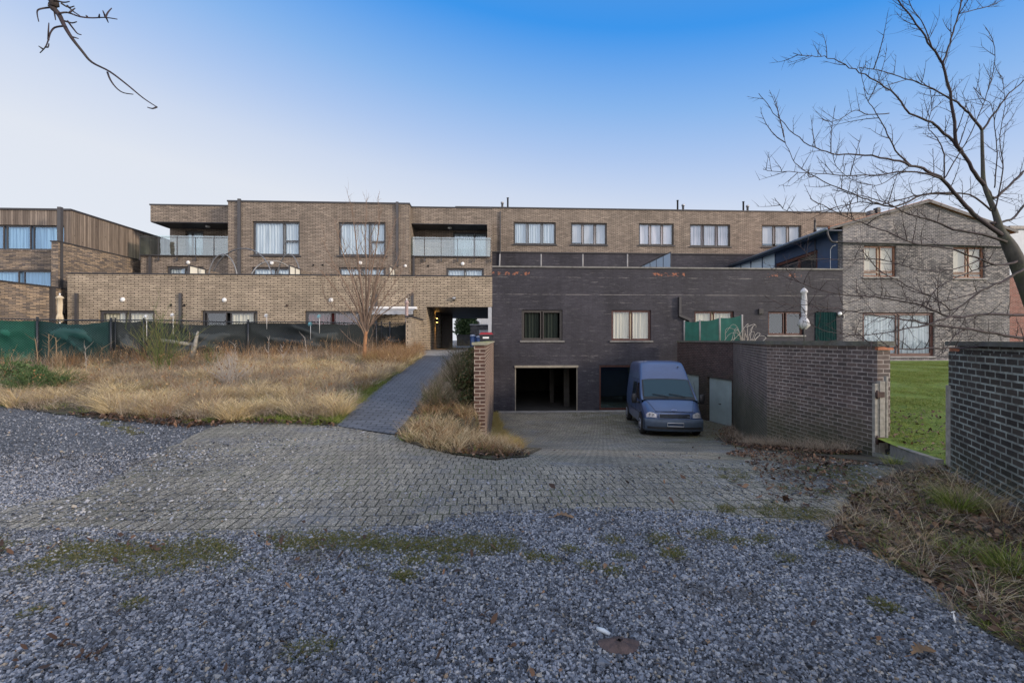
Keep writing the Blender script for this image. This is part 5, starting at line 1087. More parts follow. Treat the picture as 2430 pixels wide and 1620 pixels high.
# windscreen (patch over the sloping front)
def topz(s_, yf): h = section(s_); w_ = halfw(s_, zt_(s_)); y = yf*w_; return VP(s_, y, 0), zt_(s_)+.018-.026*max(0, (abs(yf)-.6)/.35)
def onfront(s_, y, off=.0):
    zt = zt_(s_); w_ = halfw(s_, zt); a = abs(y)/w_; z = float(np.interp(a, [0, .3, .6, .90, .975, 1], [zt+.02, zt+.018, zt+.012, zt-.008, zt-.03, zt-.06])); return VP(s_-off*.7, y, z+off)
def patch(s0, s1, y0a, y1a, y0b, y1b, off, n=8, m_=14):
    G_ = []
    for i in range(n+1):
        f = i/n; s_ = s0+(s1-s0)*f; a = y0a+(y0b-y0a)*f; b = y1a+(y1b-y1a)*f; G_.append([onfront(s_, a+(b-a)*j/m_, off) for j in range(m_+1)])
    mb = MB(); mb.grid(G_); return mb
part('windscreen_seal', patch(.90, 1.655, -.90, .90, -.835, .835, .006), M['blackpl'], van, fixn=False)
part('windscreen', patch(1.0, 1.62, -.845, .845, -.785, .785, .014), M['vanglass'], van, fixn=False)
part('cowl', patch(.84, .99, -.90, .90, -.86, .86, .016), M['blackpl'], van, fixn=False)
for y0, y1 in ((-.55, -.02), (.02, .62)):
    mb = MB(); mb.tube([onfront(.95, y1*.9, .035), onfront(1.03, (y0+y1)/2, .035), onfront(1.07, y0, .03)], .011, 6); part('wiper', mb, M['blackpl'], van)
# side glass and seams on both flanks
def onside(s_, z, sg, off=.006): return VP(s_, sg*(halfw(s_, z)+off), z)
def side_patch(pts, sg, off=.006, n=6): # quad of 4 (s,z): bl, br, tr, tl
    G_ = []
    for i in range(n+1):
        f = i/n; l = (pts[0][0]+(pts[3][0]-pts[0][0])*f, pts[0][1]+(pts[3][1]-pts[0][1])*f); r = (pts[1][0]+(pts[2][0]-pts[1][0])*f, pts[1][1]+(pts[2][1]-pts[1][1])*f)
        G_.append([onside(l[0]+(r[0]-l[0])*j/n, l[1]+(r[1]-l[1])*j/n, sg, off) for j in range(n+1)])
    mb = MB(); mb.grid(G_); return mb
for sg in (-1, 1):
    part('side_window', side_patch([(1.22, 1.18), (2.02, 1.20), (2.02, 1.76), (1.62, 1.76)], sg), M['vansglass'], van, fixn=False)
    if sg < 0: part('side_window', side_patch([(2.14, 1.22), (3.05, 1.22), (3.05, 1.76), (2.14, 1.76)], sg), M['vansglass'], van, fixn=False)
    mb = MB()
    for s_ in (1.12, 2.08, 3.15): mb.tube([onside(s_, z, sg, .001) for z in (.42, .7, 1.0, 1.3, 1.6, 1.82)], .006, 5)
    mb.tube([onside(s_, 1.88, sg, .002) for s_ in (1.8, 2.5, 3.5, 4.9)], .008, 5)
    mb.tube([onside(s_, .72, sg, .002) for s_ in (1.1, 2.5, 3.5, 4.2)], .012, 5); part('door_seams', mb, M['blackpl'], van)
    mb = MB(); mb.tube([onside(1.9, 1.02, sg, .02), onside(2.02, 1.02, sg, .02)], .016, 6); part('door_handle', mb, M['blackpl'], van)
    # mirror
    mb = MB(); c = Vector(VP(1.12, sg*1.17, 1.22)); rowsm = []
    for i, (zz, r1) in enumerate(((-.17, .05), (-.15, .085), (-.02, .10), (.12, .095), (.17, .06))):
        rowsm.append([(c.x+vlat.x*r1*math.cos(a)*1.0+vax.x*r1*.55*math.sin(a), c.y+vlat.y*r1*math.cos(a)+vax.y*r1*.55*math.sin(a), c.z+zz) for a in [2*math.pi*k/14 for k in range(15)]])
    mb.grid(rowsm); mb.add(rowsm[0], [tuple(range(15))]); mb.add(rowsm[-1], [tuple(range(15))]); mb.tube([VP(1.14, sg*.96, 1.08), VP(1.12, sg*1.12, 1.10)], .035, 8); part('wing_mirror', mb, M['blackpl'], van)
# hood seam, badge, grille, lights, bumper, plate
mb = MB()
def hz_pt(y, f, off=.004): p = hood(y, f); return (p[0], p[1], p[2]+off)
for sg in (-1, 1): mb.tube([hz_pt(sg*(.62+.2*f), f) for f in (0.02, .25, .5, .75, 1)], .006, 5)
mb.tube([hz_pt(y, .02) for y in (-.62, -.3, 0, .3, .62)], .006, 5); part('bonnet_seam', mb, M['blackpl'], van)
def disc(cy, cz, ry, rz, off, m_, nm):
    mb = MB(); ring = [(Vector(fas(cy+ry*math.cos(a)/.97, cz+rz*math.sin(a)))-Vector((vax.x, vax.y, 0))*off) for a in [2*math.pi*k/20 for k in range(20)]]; mb.add(ring, [tuple(range(20))]); return part(nm, mb, m_, van)
def fpatch(ptsA, off, nm, m_, n=8): # polygon strip on fascia given bottom and top lines of (y,z)
    G_ = []
    for (yb, zb, yt, zt) in ptsA: G_.append([tuple(Vector(fas(yb+(yt-yb)*q, zb+(zt-zb)*q))-Vector((vax.x, vax.y, -.15))*off) for q in (0, .33, .67, 1)])
    mb = MB(); mb.grid(G_); return part(nm, mb, m_, van, fixn=False)
fpatch([(y, .655, y, .785) for y in (-.50, -.4, -.2, 0, .2, .4, .50)], .006, 'grille', M['blackpl'])
mb = MB()
for z in (.685, .715, .745): mb.tube([tuple(Vector(fas(y, z))-Vector((vax.x, vax.y, 0))*.012) for y in (-.48, -.24, 0, .24, .48)], .006, 5)
part('grille_bars', mb, M['vanplastic'], van)
mb = MB(); mb.tube([tuple(Vector(fas(y, z))-Vector((vax.x, vax.y, 0))*.010) for y, z in ((-.53, .80), (-.56, .72), (-.50, .64), (0, .635), (.50, .64), (.56, .72), (.53, .80))], .018, 6); part('grille_surround', mb, M['vanpaint'], van)
for sg in (-1, 1):
    pts = [(sg*.60, .67, sg*.61, .79), (sg*.68, .665, sg*.70, .82), (sg*.78, .67, sg*.80, .855), (sg*.86, .69, sg*.87, .89), (sg*.91, .72, sg*.915, .90)]
    fpatch(pts, .010, 'headlight', M['lens'])
    mb = MB()
    for yy, r in ((.70, .045), (.80, .05)): 
        c = Vector(fas(sg*yy, .755 if yy < .75 else .765))-Vector((vax.x, vax.y, 0))*.014; ring = [c+Vector((vlat.x*math.cos(a)*r, vlat.y*math.cos(a)*r, math.sin(a)*r)) for a in [2*math.pi*k/14 for k in range(14)]]; mb.add(ring, [tuple(range(14))])
    part('headlight_reflector', mb, M['blackpl'] if False else M['galv'], van)
G_ = []
for y in ys: G_.append([tuple(Vector(VP(cplan(y)-o_, y*1.0, z+.0)) ) for z, o_ in ((.22, .03), (.26, .075), (.38, .085), (.50, .10), (.585, .09), (.625, .02))])
mb = MB(); mb.grid(G_)
for sg in (-1, 1): mb.grid([[VP(cplan(.955)+f*.30, sg*(.955+.004), z) for z in (.24, .4, .58, .625)] for f in (-.1, .5, 1)])
bm_ = part('bumper', mb, M['vanplastic'], van, fixn=False)
mb = MB(); mb.grid([[tuple(VP(cplan(y)-.094, y, z)) for z in (.30, .375)] for y in ys[3:-3]]); part('lower_intake', mb, M['blackpl'], van, fixn=False)
mb = MB(); a0 = VP(-.11, -.27, .41); 
mb.grid([[VP(-.088, y, z) for z in (.405, .515)] for y in (-.26, -.1, .1, .26)]); pl_ = part('number_plate', mb, plain('blank_dark_plate', (.03, .05, .09), .4), van, fixn=False)
mb = MB(); pr = [(-.26, .405), (.26, .405), (.26, .515), (-.26, .515), (-.26, .405)]; mb.tube([VP(-.095, y, z) for y, z in pr], .010, 5); part('plate_frame', mb, M['white'], van)
mb = MB(); c = Vector(hood(0, .10)); up = Vector((vax.x*.75, vax.y*.75, .42)).normalized(); nn_ = Vector((-vax.x*.4, -vax.y*.4, .9)).normalized()
ring = [c+nn_*.012+Vector((vlat.x, vlat.y, 0))*.085*math.cos(a)+up*.045*math.sin(a) for a in [2*math.pi*k/20 for k in range(20)]]; mb.add(ring, [tuple(range(20))]); bd = part('oval_badge', mb, M['hub'], van)
ring = [c+nn_*.015+Vector((vlat.x, vlat.y, 0))*.070*math.cos(a)+up*.034*math.sin(a) for a in [2*math.pi*k/20 for k in range(20)]]; mb = MB(); mb.add(ring, [tuple(range(20))]); part('badge_centre', mb, plain('badge_blue', (.10, .14, .30), .3), (van, bd))
c = VP(2.05, .55, 2.335); mb = MB(); mb.lathe([(.03, .0), (.03, .02), (.01, .03)], c, 'Z', 8); part('aerial_plug', mb, M['blackpl'], van)
mb = MB(); pr = Vector(fas(.42, .72))-Vector((vax.x, vax.y, 0))*.02; mb.tube([pr, pr+Vector((vlat.x, vlat.y, 0))*.08], .008, 5); part('grille_badge', mb, M['hub'], van)
def ring_at(s_, y, r, w_): pass
for s_ in (.92, 4.62):
    for sg in (-1, 1):
        # dark arch
        mb = MB(); cz_ = .36; n = 20; arc = [VP(s_+.43*math.cos(a), sg*(.982), cz_+.43*math.sin(a)) for a in [math.pi*(-.08+1.16*k/n) for k in range(n+1)]]; mb.add(arc, [tuple(range(n+1))]); part('wheel_arch', mb, M['blackpl'], van)
        c = VP(s_, sg*.90, .335); prof = [(.20, -.095), (.30, -.10), (.335, -.07), (.338, 0), (.335, .07), (.30, .10), (.20, .095)]
        def lathe_v(prof, out, m_, nm, par, n=28):
            mb = MB(); vs = []
            for r, h_ in prof:
                for k in range(n):
                    a = 2*math.pi*k/n; d = vax*(r*math.cos(a)); l = vlat*(sg*h_); vs.append((c[0]+d.x+l.x, c[1]+d.y+l.y, c[2]+r*math.sin(a)))
            N_ = len(prof); fs = [(i*n+k, i*n+(k+1) % n, (i+1)*n+(k+1) % n, (i+1)*n+k) for i in range(N_-1) for k in range(n)]+[tuple(range(n))[::-1], tuple(range((N_-1)*n, N_*n))]
            mb.add(vs, fs, True); return part(nm, mb, m_, par)
        w_o = lathe_v([(.2, -.10), (.30, -.10), (.335, -.07), (.338, 0), (.335, .07), (.30, .11), (.215, .105)], 1, M['tyre'], 'wheel', van)
        lathe_v([(.212, .06), (.212, .112), (.20, .118), (.17, .10), (.08, .115), (.05, .135), (.01, .137)], 1, M['hub'], 'hubcap', (van, w_o))
        mb = MB()
        for k in range(6):
            a = k*math.pi/3; q = vax*(.135*math.cos(a)); l = vlat*(sg*.115); mb.lathe([(.022, -.012), (.022, .012)], (c[0]+q.x+l.x, c[1]+q.y+l.y, c[2]+.135*math.sin(a)), 'X', 8)
        part('hubcap_holes', mb, M['blackpl'], (van, w_o))
# ---------------- bare trees ----------------
def bark(name, c1, c2, mossc=(.07, .085, .03), amt=.4):
    m, t, b = new_mat(name); N = NB(t); g = N.n('TexCoord').outputs['Object']; n = N.noise(N.mapv(g, (1, 1, .5)), 14, 5, .7); c = N.ramp(n, [(.3, c1), (.7, c2)])
    c = N.mix(N.math('MULTIPLY', N.ramp(N.noise(g, 6, 4), [(.45, 0), (.6, 1)]), amt), c, mossc); N.set(b.inputs['Base Color'], c); b.inputs['Roughness'].default_value = .85; N.set(b.inputs['Normal'], N.bump(n, .6, .01)); return m
M['bark'] = bark('grey_green_bark', (.028, .025, .022), (.075, .070, .058)); M['twig'] = bark('dark_violet_twigs', (.022, .014, .017), (.048, .034, .038), amt=.12)
M['bark_o'] = bark('orange_brown_bark', (.22, .10, .045), (.36, .19, .09), amt=.08); M['twig_o'] = bark('tan_twigs', (.15, .10, .07), (.25, .18, .13), amt=0)
def smooth(pts, n=4):
    P = [Vector(p) for p in pts]; out = []
    for i in range(len(P)-1):
        p0, p1, p2, p3 = P[max(i-1, 0)], P[i], P[i+1], P[min(i+2, len(P)-1)]
        for k in range(n):
            t = k/n; out.append(.5*((2*p1)+(-p0+p2)*t+(2*p0-5*p1+4*p2-p3)*t*t+(-p0+3*p1-3*p2+p3)*t**3))
    out.append(P[-1]); return out
TWR = .0022
def twigs(mb, pts, r0, rr, dens, L, lvl=1, bias=Vector((0, 0, .25)), start=.12):
    acc = 0; nxt = rr.uniform(0, dens); n = len(pts); tot = sum((pts[i+1]-pts[i]).length for i in range(n-1)); s_ = 0
    for i in range(n-1):
        d = pts[i+1]-pts[i]; l = d.length; s_ += l
        while acc+l > nxt and l > 0:
            f = (nxt-acc)/l
            if s_/max(tot, 1e-6) > start:
                p = pts[i]+d*f; dn = d.normalized(); o_ = Vector((rr.uniform(-1, 1), rr.uniform(-1, 1), rr.uniform(-1, 1))); o_ = (o_-dn*o_.dot(dn)).normalized()
                dv = (dn*rr.uniform(.5, 1.1)+o_*rr.uniform(.7, 1.2)+bias).normalized(); ll = L*rr.uniform(.25, 1.0)*(1.0 if rr.random() > .12 else 1.7); q = [p]; nseg = 5 if ll > .2 else 2; cur = Vector((rr.uniform(-.3, .3), rr.uniform(-.3, .3), rr.uniform(-.1, .45)))
                for k in range(nseg): dv = (dv+cur*.35+Vector((rr.uniform(-.14, .14),)*3)).normalized(); q.append(q[-1]+dv*ll/nseg)
                rad = min(r0*.5, TWR+.008*ll); mb.tube(q, [rad*(1-.75*k/nseg) for k in range(nseg+1)], 4, cap=False)
                if lvl > 1 and ll > .18: twigs(mb, q, rad, rr, dens*.55, L*.42, lvl-1, bias)
            nxt += dens*rr.uniform(.4, 1.6)
        acc += l
rr = random.Random(11)
def traced(pts, Y0, Y1): 
    n = len(pts); out = []
    for i, (u, v) in enumerate(pts): out.append(P3(u, v, Y0+(Y1-Y0)*i/max(1, n-1)))
    return smooth(out)
bt = thing('bare_tree', 'large leafless tree leaning over the lawn with long bare branches, right', 'tree', (6.95, 6.0, 0), local=False)
TR = [P3(2540, 1090, 6.0), P3(2525, 980, 6.0), P3(2492, 840, 6.0), P3(2456, 730, 6.0), P3(2426, 650, 6.0), P3(2398, 588, 6.0), P3(2375, 548, 6.02), P3(2360, 500, 6.05), P3(2336, 440, 6.1), P3(2332, 383, 6.15), P3(2330, 309, 6.2)]
mb = MB(); TP = smooth(TR); rad = np.interp(np.linspace(0, 1, len(TP)), [0, .1, .4, .5, .62, .75, 1], [.14, .105, .088, .074, .040, .026, .016]); mb.tube(TP, list(rad), 12); part('trunk', mb, M['bark'], bt)
BR = [ # (points, Y start, Y end, radius start, radius end)
 ([(2330,309),(2300,270),(2272,245),(2235,222),(2196,204),(2154,188),(2115,176),(2081,166),(2042,160)], 6.2, 5.7, .022, .004),
 ([(2331,309),(2358,271),(2395,222),(2430,191),(2480,120)], 6.2, 6.5, .020, .006),
 ([(2336,440),(2313,411),(2282,360),(2240,316),(2211,290),(2160,269),(2113,217),(2065,185),(2017,160),(1966,137),(1928,134),(1883,128)], 6.1, 5.3, .032, .003),
 ([(2282,360),(2269,332),(2259,242),(2237,153),(2211,112),(2176,60),(2133,0),(2105,-50)], 5.95, 5.6, .030, .007),
 ([(2237,153),(2252,110),(2262,75),(2276,30),(2285,-20)], 5.75, 5.9, .016, .008),
 ([(2277,33),(2320,22),(2365,8),(2400,-15)], 5.9, 6.2, .008, .004),
 ([(2378,558),(2320,515),(2285,480),(2240,430),(2200,405),(2160,392),(2106,376),(2033,367),(1975,365),(1921,344),(1873,306),(1826,255),(1802,223)], 6.0, 5.1, .038, .003),
 ([(2160,392),(2125,357),(2100,306),(2074,261),(2058,235),(2049,209)], 5.65, 5.2, .014, .003),
 ([(2240,430),(2208,414),(2144,408),(2074,416),(2001,416),(1921,410),(1832,406),(1811,401)], 5.8, 5.0, .018, .003),
 ([(2264,460),(2190,462),(2125,491),(2070,478),(2023,459),(1953,430),(1896,395),(1870,355),(1856,314)], 5.9, 5.0, .020, .003),
 ([(2413,620),(2373,630),(2327,616),(2264,593),(2172,577),(2085,542),(2009,516),(1963,493),(1922,471)], 5.95, 5.0, .022, .004),
 ([(2388,574),(2330,556),(2264,544),(2200,520),(2150,505),(2111,485),(2060,470),(2019,460),(1975,450)], 5.95, 5.4, .026, .004),
 ([(2480,815),(2430,803),(2340,789),(2290,780),(2213,771),(2160,760),(2105,753),(2034,741),(1973,730),(1914,725),(1860,722),(1815,705)], 5.9, 4.7, .028, .003),
 ([(2462,752),(2390,746),(2315,748),(2258,751),(2187,725),(2110,710),(2050,702),(1993,697),(1927,682),(1881,656),(1861,633)], 5.9, 4.9, .025, .004),
 ([(2430,638),(2385,665),(2340,684),(2300,712),(2261,735),(2240,722),(2213,705),(2165,684),(2128,664),(2080,640)], 5.7, 5.2, .022, .004),
 ([(2482,816),(2400,815),(2315,823),(2250,826),(2187,827),(2130,826),(2085,817),(2040,800)], 5.3, 4.4, .022, .004),
 ([(2258,751),(2230,760),(2190,772),(2130,784),(2060,795),(1990,792),(1940,778),(1905,760)], 5.5, 4.9, .018, .003),
 ([(2240,427),(2255,400),(2285,350),(2304,316),(2330,255),(2352,191),(2360,150),(2361,121),(2353,88),(2339,67)], 5.8, 5.5, .010, .003),
 ([(2240,427),(2240,367),(2228,335),(2212,315),(2203,300),(2210,255),(2208,215)], 5.8, 5.6, .012, .003),
 ([(2360,446),(2364,400),(2366,351),(2360,300),(2358,271),(2350,245),(2336,236),(2309,207)], 6.1, 5.8, .010, .003),
 ([(2336,440),(2360,470),(2395,440),(2440,400),(2500,370)], 6.1, 6.6, .030, .012),
 ([(2352,500),(2300,462),(2220,458),(2150,470),(2090,485),(2040,480),(1985,492),(1925,505),(1870,502),(1838,470)], 6.05, 5.2, .016, .003),
 ([(2352,530),(2400,520),(2440,480),(2500,470)], 6.0, 6.4, .022, .012),
 ([(2211,112),(2192,60),(2165,20),(2150,-20)], 5.7, 5.4, .009, .004),
 ([(2154,188),(2100,205),(2060,225),(2040,160)], 5.9, 5.6, .006, .003),
 ([(2110,269),(2060,272),(2030,262),(1990,285),(1965,288),(1950,282)], 5.4, 5.1, .008, .003),
 ([(2160,392),(2120,420),(2080,440),(2020,425),(1985,395),(1976,366)], 5.6, 5.3, .007, .003),
 ([(2363,626),(2290,650),(2230,680),(2180,735),(2140,780)], 5.9, 5.2, .012, .003),
 ([(2327,616),(2260,640),(2180,640),(2090,615),(2010,617),(1930,614),(1860,633)], 5.7, 5.1, .010, .003),
 ([(2340,684),(2300,700),(2230,716),(2160,712),(2080,700),(2010,720),(1960,735),(1900,742)], 5.5, 5.0, .010, .003),
 ([(2290,780),(2262,800),(2240,835),(2215,850)], 5.6, 5.2, .012, .003),
 ([(2361,500),(2380,400),(2372,330),(2385,250),(2378,180)], 6.0, 6.3, .012, .003),
]
for pts, Y0, Y1, r0, r1 in BR:
    r0 *= .76
    pp_ = traced(pts, Y0, Y1); n = len(pp_); jit = [p+Vector((rr.uniform(-1, 1), 0, rr.uniform(-1, 1)))*min(.012, .5*r0) for p in pp_]; jit[0] = pp_[0]
    mb = MB(); mb.tube(jit, [r1+(r0-r1)*(1-k/(n-1))**1.7 for k in range(n)], 7 if r0 > .02 else 5); twigs(mb, jit, r0, rr, .10, .34, 2); part('branch', mb, M['twig'] if r0 < .03 else M['bark'], bt)
# overhanging tree on the left, its trunk outside the picture
ot = thing('overhanging_tree', 'leafless tree branch hanging into the top left corner of the sky', 'tree', (-6.4, 3.6, 0), local=False)
mb = MB(); tp = smooth([(-6.4, 3.6, -.1), (-6.3, 3.6, 1.5), (-6.1, 3.6, 3.0), (-5.6, 3.5, 4.4), (-5.0, 3.4, 5.2)]); mb.tube(tp, list(np.linspace(.16, .06, len(tp))), 12); part('trunk', mb, M['bark'], ot)
YB = 3.2
def B(u, v, Y=YB): return P3(u, v, Y)
lead = smooth([(-5.0, 3.4, 5.2), (-4.4, 3.3, 5.0), B(100, -25), B(122, 14), B(140, 35), B(152, 60), B(170, 90), B(195, 122), B(218, 148), B(260, 170), B(300, 200), B(340, 233), B(372, 254)], 4)
mb = MB(); mb.tube(lead, list(np.interp(np.linspace(0, 1, len(lead)), [0, .3, .55, 1], [.05, .016, .009, .003])), 6)
subs = [[(122,18),(95,22),(88,30),(92,52)], [(140,32),(160,30),(190,40),(220,43),(250,42),(278,46)], [(150,62),(130,66),(120,78),(115,95),(108,112),(95,126)], [(115,95),(115,75),(116,55)], [(108,112),(114,112),(116,104)], [(102,117),(92,110)],
        [(255,172),(262,190),(275,208),(292,220),(316,224)], [(152,50),(170,55),(182,52)], [(160,50),(175,70),(184,80),(193,83)], [(165,86),(186,92)], [(130,0),(150,6),(165,4)], [(145,8),(162,18),(176,15)], [(160,14),(172,26),(190,38)], [(250,42),(256,30),(265,20)], [(250,42),(246,30),(244,26)], [(252,42),(257,54)], [(235,42),(236,34)], [(207,40),(204,37)], [(128,22),(132,48)], [(165,30),(178,20)], [(372,254),(362,258),(350,255)]]
for s_ in subs: q = smooth([B(u, v, YB+rr.uniform(-.05, .05)) for u, v in s_], 3); mb.tube(q, list(np.linspace(.0065, .003, len(q))), 5)
mb.tube(smooth([B(100, -25), B(90, -60, 3.25), B(60, -120, 3.3)], 3), .014, 5); part('branch', mb, M['twig'], ot)
# young tree by the fence
def young():
    global TWR; TWR = .0045
    rr = random.Random(5); base = Vector(P3(865, 852, 17.0)); base.z = gz1(base.x, base.y)-.05; sc_ = 17/FX
    t = thing('young_tree', 'young bare multi-stemmed tree with orange-brown trunk by the charcoal fence', 'tree', tuple(base), local=False)
    fork = Vector(P3(869, 782, 17.0)); mb = MB(); tp = smooth([base, base.lerp(fork, .5)+Vector((-.02, 0, 0)), fork]); mb.tube(tp, list(np.linspace(.085, .055, len(tp))), 9); part('trunk', mb, M['bark_o'], t)
    ends = [(868,478),(905,488),(835,482),(792,520),(760,560),(938,520),(960,575),(985,690),(762,640),(775,720),(955,640),(880,560),(845,600),(905,600),(815,570),(925,560),(940,690),(800,650)]
    for i, (u, v) in enumerate(ends):
        e = Vector(P3(u, v, 17+rr.uniform(-1.1, 1.1))); st = base.lerp(fork, rr.uniform(.75, 1.05)) if i > 1 else fork; m1 = st.lerp(e, .35)+Vector(((e.x-st.x)*-.10, 0, -.0)); m2 = st.lerp(e, .7)+Vector(((e.x-st.x)*.02, 0, .1)); L = (e-st).length
        q = smooth([st, m1, m2, e], 6); q = [p+Vector((rr.uniform(-1, 1), rr.uniform(-1, 1), 0))*.015 for p in q]; q[0] = st
        mb = MB(); mb.tube(q, list(np.linspace(.012+.0062*L, .007, len(q))), 5); twigs(mb, q, .03, rr, .22, .85, 2, bias=Vector((0, 0, .7)), start=.1); part('branch', mb, M['twig_o'], t)
    for a in range(5):
        d = Vector((rr.uniform(-1, 1), rr.uniform(-.5, .5), rr.uniform(.3, .6))); st = base.lerp(fork, rr.uniform(.1, .6)); q = smooth([st, st+d*.6, st+d*1.1+Vector((0, 0, .2))], 4); mb = MB(); mb.tube(q, list(np.linspace(.012, .005, len(q))), 5); twigs(mb, q, .01, rr, .3, .4, 1); part('branch', mb, M['twig_o'], t)
young(); TWR = .0022
# ---------------- shrubs ----------------
TWR = .0045
def stems_mesh(base, H, W, n, seed, up=1.0, r=.010, sub=8, L=.35, curve=.25, dens=None):
    rr = random.Random(seed); mb = MB()
    for i in range(n):
        a = rr.uniform(0, 6.283); rad = math.sqrt(rr.random())*W; h = H*rr.uniform(.55, 1.0)*(1-.35*(rad/W)**2); p0 = Vector((base[0]+.25*rad*math.cos(a), base[1]+.25*rad*math.sin(a), gz1(base[0], base[1])-.05)); p3 = Vector((base[0]+rad*math.cos(a), base[1]+rad*math.sin(a), p0.z+h)); mid = p0.lerp(p3, .5)+Vector((-math.cos(a), -math.sin(a), 0))*rad*curve
        q = smooth([p0, mid, p3], 4); mb.tube(q, list(np.linspace(r, .003, len(q))), 4, cap=False); twigs(mb, q, r, rr, dens or H/sub, L, 2, bias=Vector((0, 0, .9*up)), start=.25)
    return mb
def stemmat(name, stops): return ramp_island(name, stops, .7)
M['broom'] = stemmat('broom_green_stems', [(0, (.055, .085, .022)), (.5, (.10, .13, .04)), (.85, (.16, .15, .06)), (1, (.25, .17, .08))])
M['dryst'] = stemmat('dry_brown_stems', [(0, (.10, .065, .035)), (.5, (.20, .14, .08)), (1, (.34, .26, .17))])
M['palest'] = stemmat('pale_grey_stems', [(0, (.26, .23, .20)), (.6, (.40, .36, .32)), (1, (.50, .46, .42))])
M['darkst'] = stemmat('dark_twiggy_stems', [(0, (.035, .04, .018)), (.45, (.07, .075, .03)), (.75, (.10, .075, .045)), (1, (.17, .12, .08))])
M['greenst'] = stemmat('green_feathery_leaves', [(0, (.03, .065, .018)), (.6, (.065, .11, .035)), (1, (.13, .17, .07))])
def shrub(name, label, u, v, Y, H, W, n, seed, m, cat='shrub', **kw):
    x = (u-CX)/FX*Y; z = gz1(x, Y); mb = stems_mesh((x, Y), H, W, n, seed, **kw); o = single(name, mb, m, label, cat, org=(x, Y, z), fixn=False); return o
shrub('broom_shrub', 'tall wispy green broom shrub rising above the charcoal fence', 385, 850, 14.3, 2.4, .95, 30, 3, M['broom'], r=.012, sub=14, L=.60, curve=.25)
shrub('broom_shrub', 'low dense green broom shrub among the dry grass, left', 92, 900, 12.2, .78, 1.05, 60, 4, M['greenst'], r=.006, sub=9, L=.30)
shrub('broom_shrub', 'small green broom clump at the left edge against the fence', 15, 850, 13.6, 1.0, .9, 36, 5, M['greenst'], r=.006, sub=9, L=.3)
shrub('broom_shrub', 'small green broom bush right of the broken wooden stake', 500, 840, 15.2, 1.0, .45, 16, 6, M['broom'], r=.008, sub=9, L=.3)
shrub('feathery_shrub', 'pale silver-grey feathery dead shrub standing in dry grass', 548, 900, 12.4, .95, .62, 46, 7, M['palest'], r=.006, sub=9, L=.28)
shrub('dry_shrub', 'brown dead shrub tangle around the broken stake', 440, 850, 15.0, .75, .9, 34, 8, M['dryst'], r=.007, sub=8, L=.3)
shrub('dry_shrub', 'dark brown dead weeds at the fence post by the teal panel', 275, 850, 15.4, 1.0, .5, 20, 9, M['darkst'], r=.007, sub=8, L=.3)
for i, (u, v, Y, H, W, n, lab) in enumerate(((1092, 960, 10.6, 1.15, .55, 60, 'dark green twiggy shrub hugging the left side of the end-on brick wall'), (1085, 900, 13.2, 1.05, .55, 50, 'dark twiggy shrub beside the path, second along the end-on wall'), (1090, 860, 16.4, .9, .55, 40, 'twiggy shrub nearest the passage, against the long side wall'), (1040, 980, 9.6, .62, .5, 44, 'low brown weedy shrub at the edge of the footpath'))):
    shrub('bank_shrub', lab, u, v, Y, H, W, n, 20+i, M['darkst'], r=.006, sub=10, L=.26)
def stalk(u, v, Y, H, seed, lab, m='dryst', thick=.03, heads=True, tips=3):
    rr = random.Random(seed); x = (u-CX)/FX*Y; z = gz1(x, Y); mb = MB(); top = Vector((x+rr.uniform(-.12, .12), Y, z+H)); b = Vector((x, Y, z-.05)); q = smooth([b, b.lerp(top, .5)+Vector((rr.uniform(-.05, .05), 0, 0)), top], 4); mb.tube(q, list(np.interp(np.linspace(0, 1, len(q)), [0, .4, .5, 1], [.007, .008, thick*.55, thick*.25])), 6)
    twigs(mb, q, .02, rr, .03, .06, 1, start=.45)
    for k in range(tips): twigs(mb, q[2:], .015, rr, H/5, .35, 1, start=.3)
    single('dead_weed_stalk', mb, M[m], lab, 'weed', org=(x, Y, z), fixn=False, group='dead weed stalks in front of the fence')
for a in ((90, 800, 14.8, 1.15, 1, 'thick brown dead seed stalk leaning left before the green fence panel'), (108, 800, 14.9, 1.30, 2, 'tallest upright brown dead seed stalk where green meets teal fabric'), (137, 800, 14.7, 1.22, 3, 'brown dead seed stalk before the left end of the teal panel'), (150, 830, 14.3, .85, 4, 'short branching dead stalk low before the teal panel'), (448, 800, 15.6, 1.25, 5, 'pale dead stalk with seed head above the broken stake')): stalk(*a, m='dryst')
for i, (u, Y, H) in enumerate(((527, 15.8, .75), (640, 16.2, .9), (700, 16.4, .8), (730, 16.5, .95), (775, 16.6, .8), (206, 14.5, .95), (235, 14.8, .85), (560, 15.8, .8), (605, 16, .8), (675, 16, .7), (300, 15, .9))):
    stalk(u, 0, Y, H, 40+i, 'thin pale dead weed stalk with a frayed head before the dark fence', m='palest' if i % 2 else 'dryst', thick=.007, tips=2)
def foliage(name, lab, blobs, n, mat_, sz=.02):
    g = np.random.default_rng(len(blobs)+n); P_ = []
    for (x0, y0, z0, rx, ry, rz) in blobs:
        c = g.normal(size=(n, 3)); c /= np.linalg.norm(c, axis=1)[:, None]; c *= g.random((n, 1))**.45; c = c*[rx, ry, rz]; k = fbm0(c[:, 0]*3+x0, c[:, 2]*3+y0, c[:, 1]*3) > -.15; c = c[k]; P_.append(c+[x0, y0, z0])
    c = np.concatenate(P_); n = len(c); d1 = g.normal(size=(n, 3))*sz; d2 = g.normal(size=(n, 3))*sz; Vv = np.stack([c, c+d1, c+d1+d2, c+d2], 1).reshape(-1, 3); o_ = c.mean(0)
    me = np_mesh(name, Vv-o_, np.arange(4*n).reshape(-1, 4), mat_); o = bpy.data.objects.new(name, me); COL.objects.link(o); o.location = o_; setp(o, lab, 'shrub'); return o
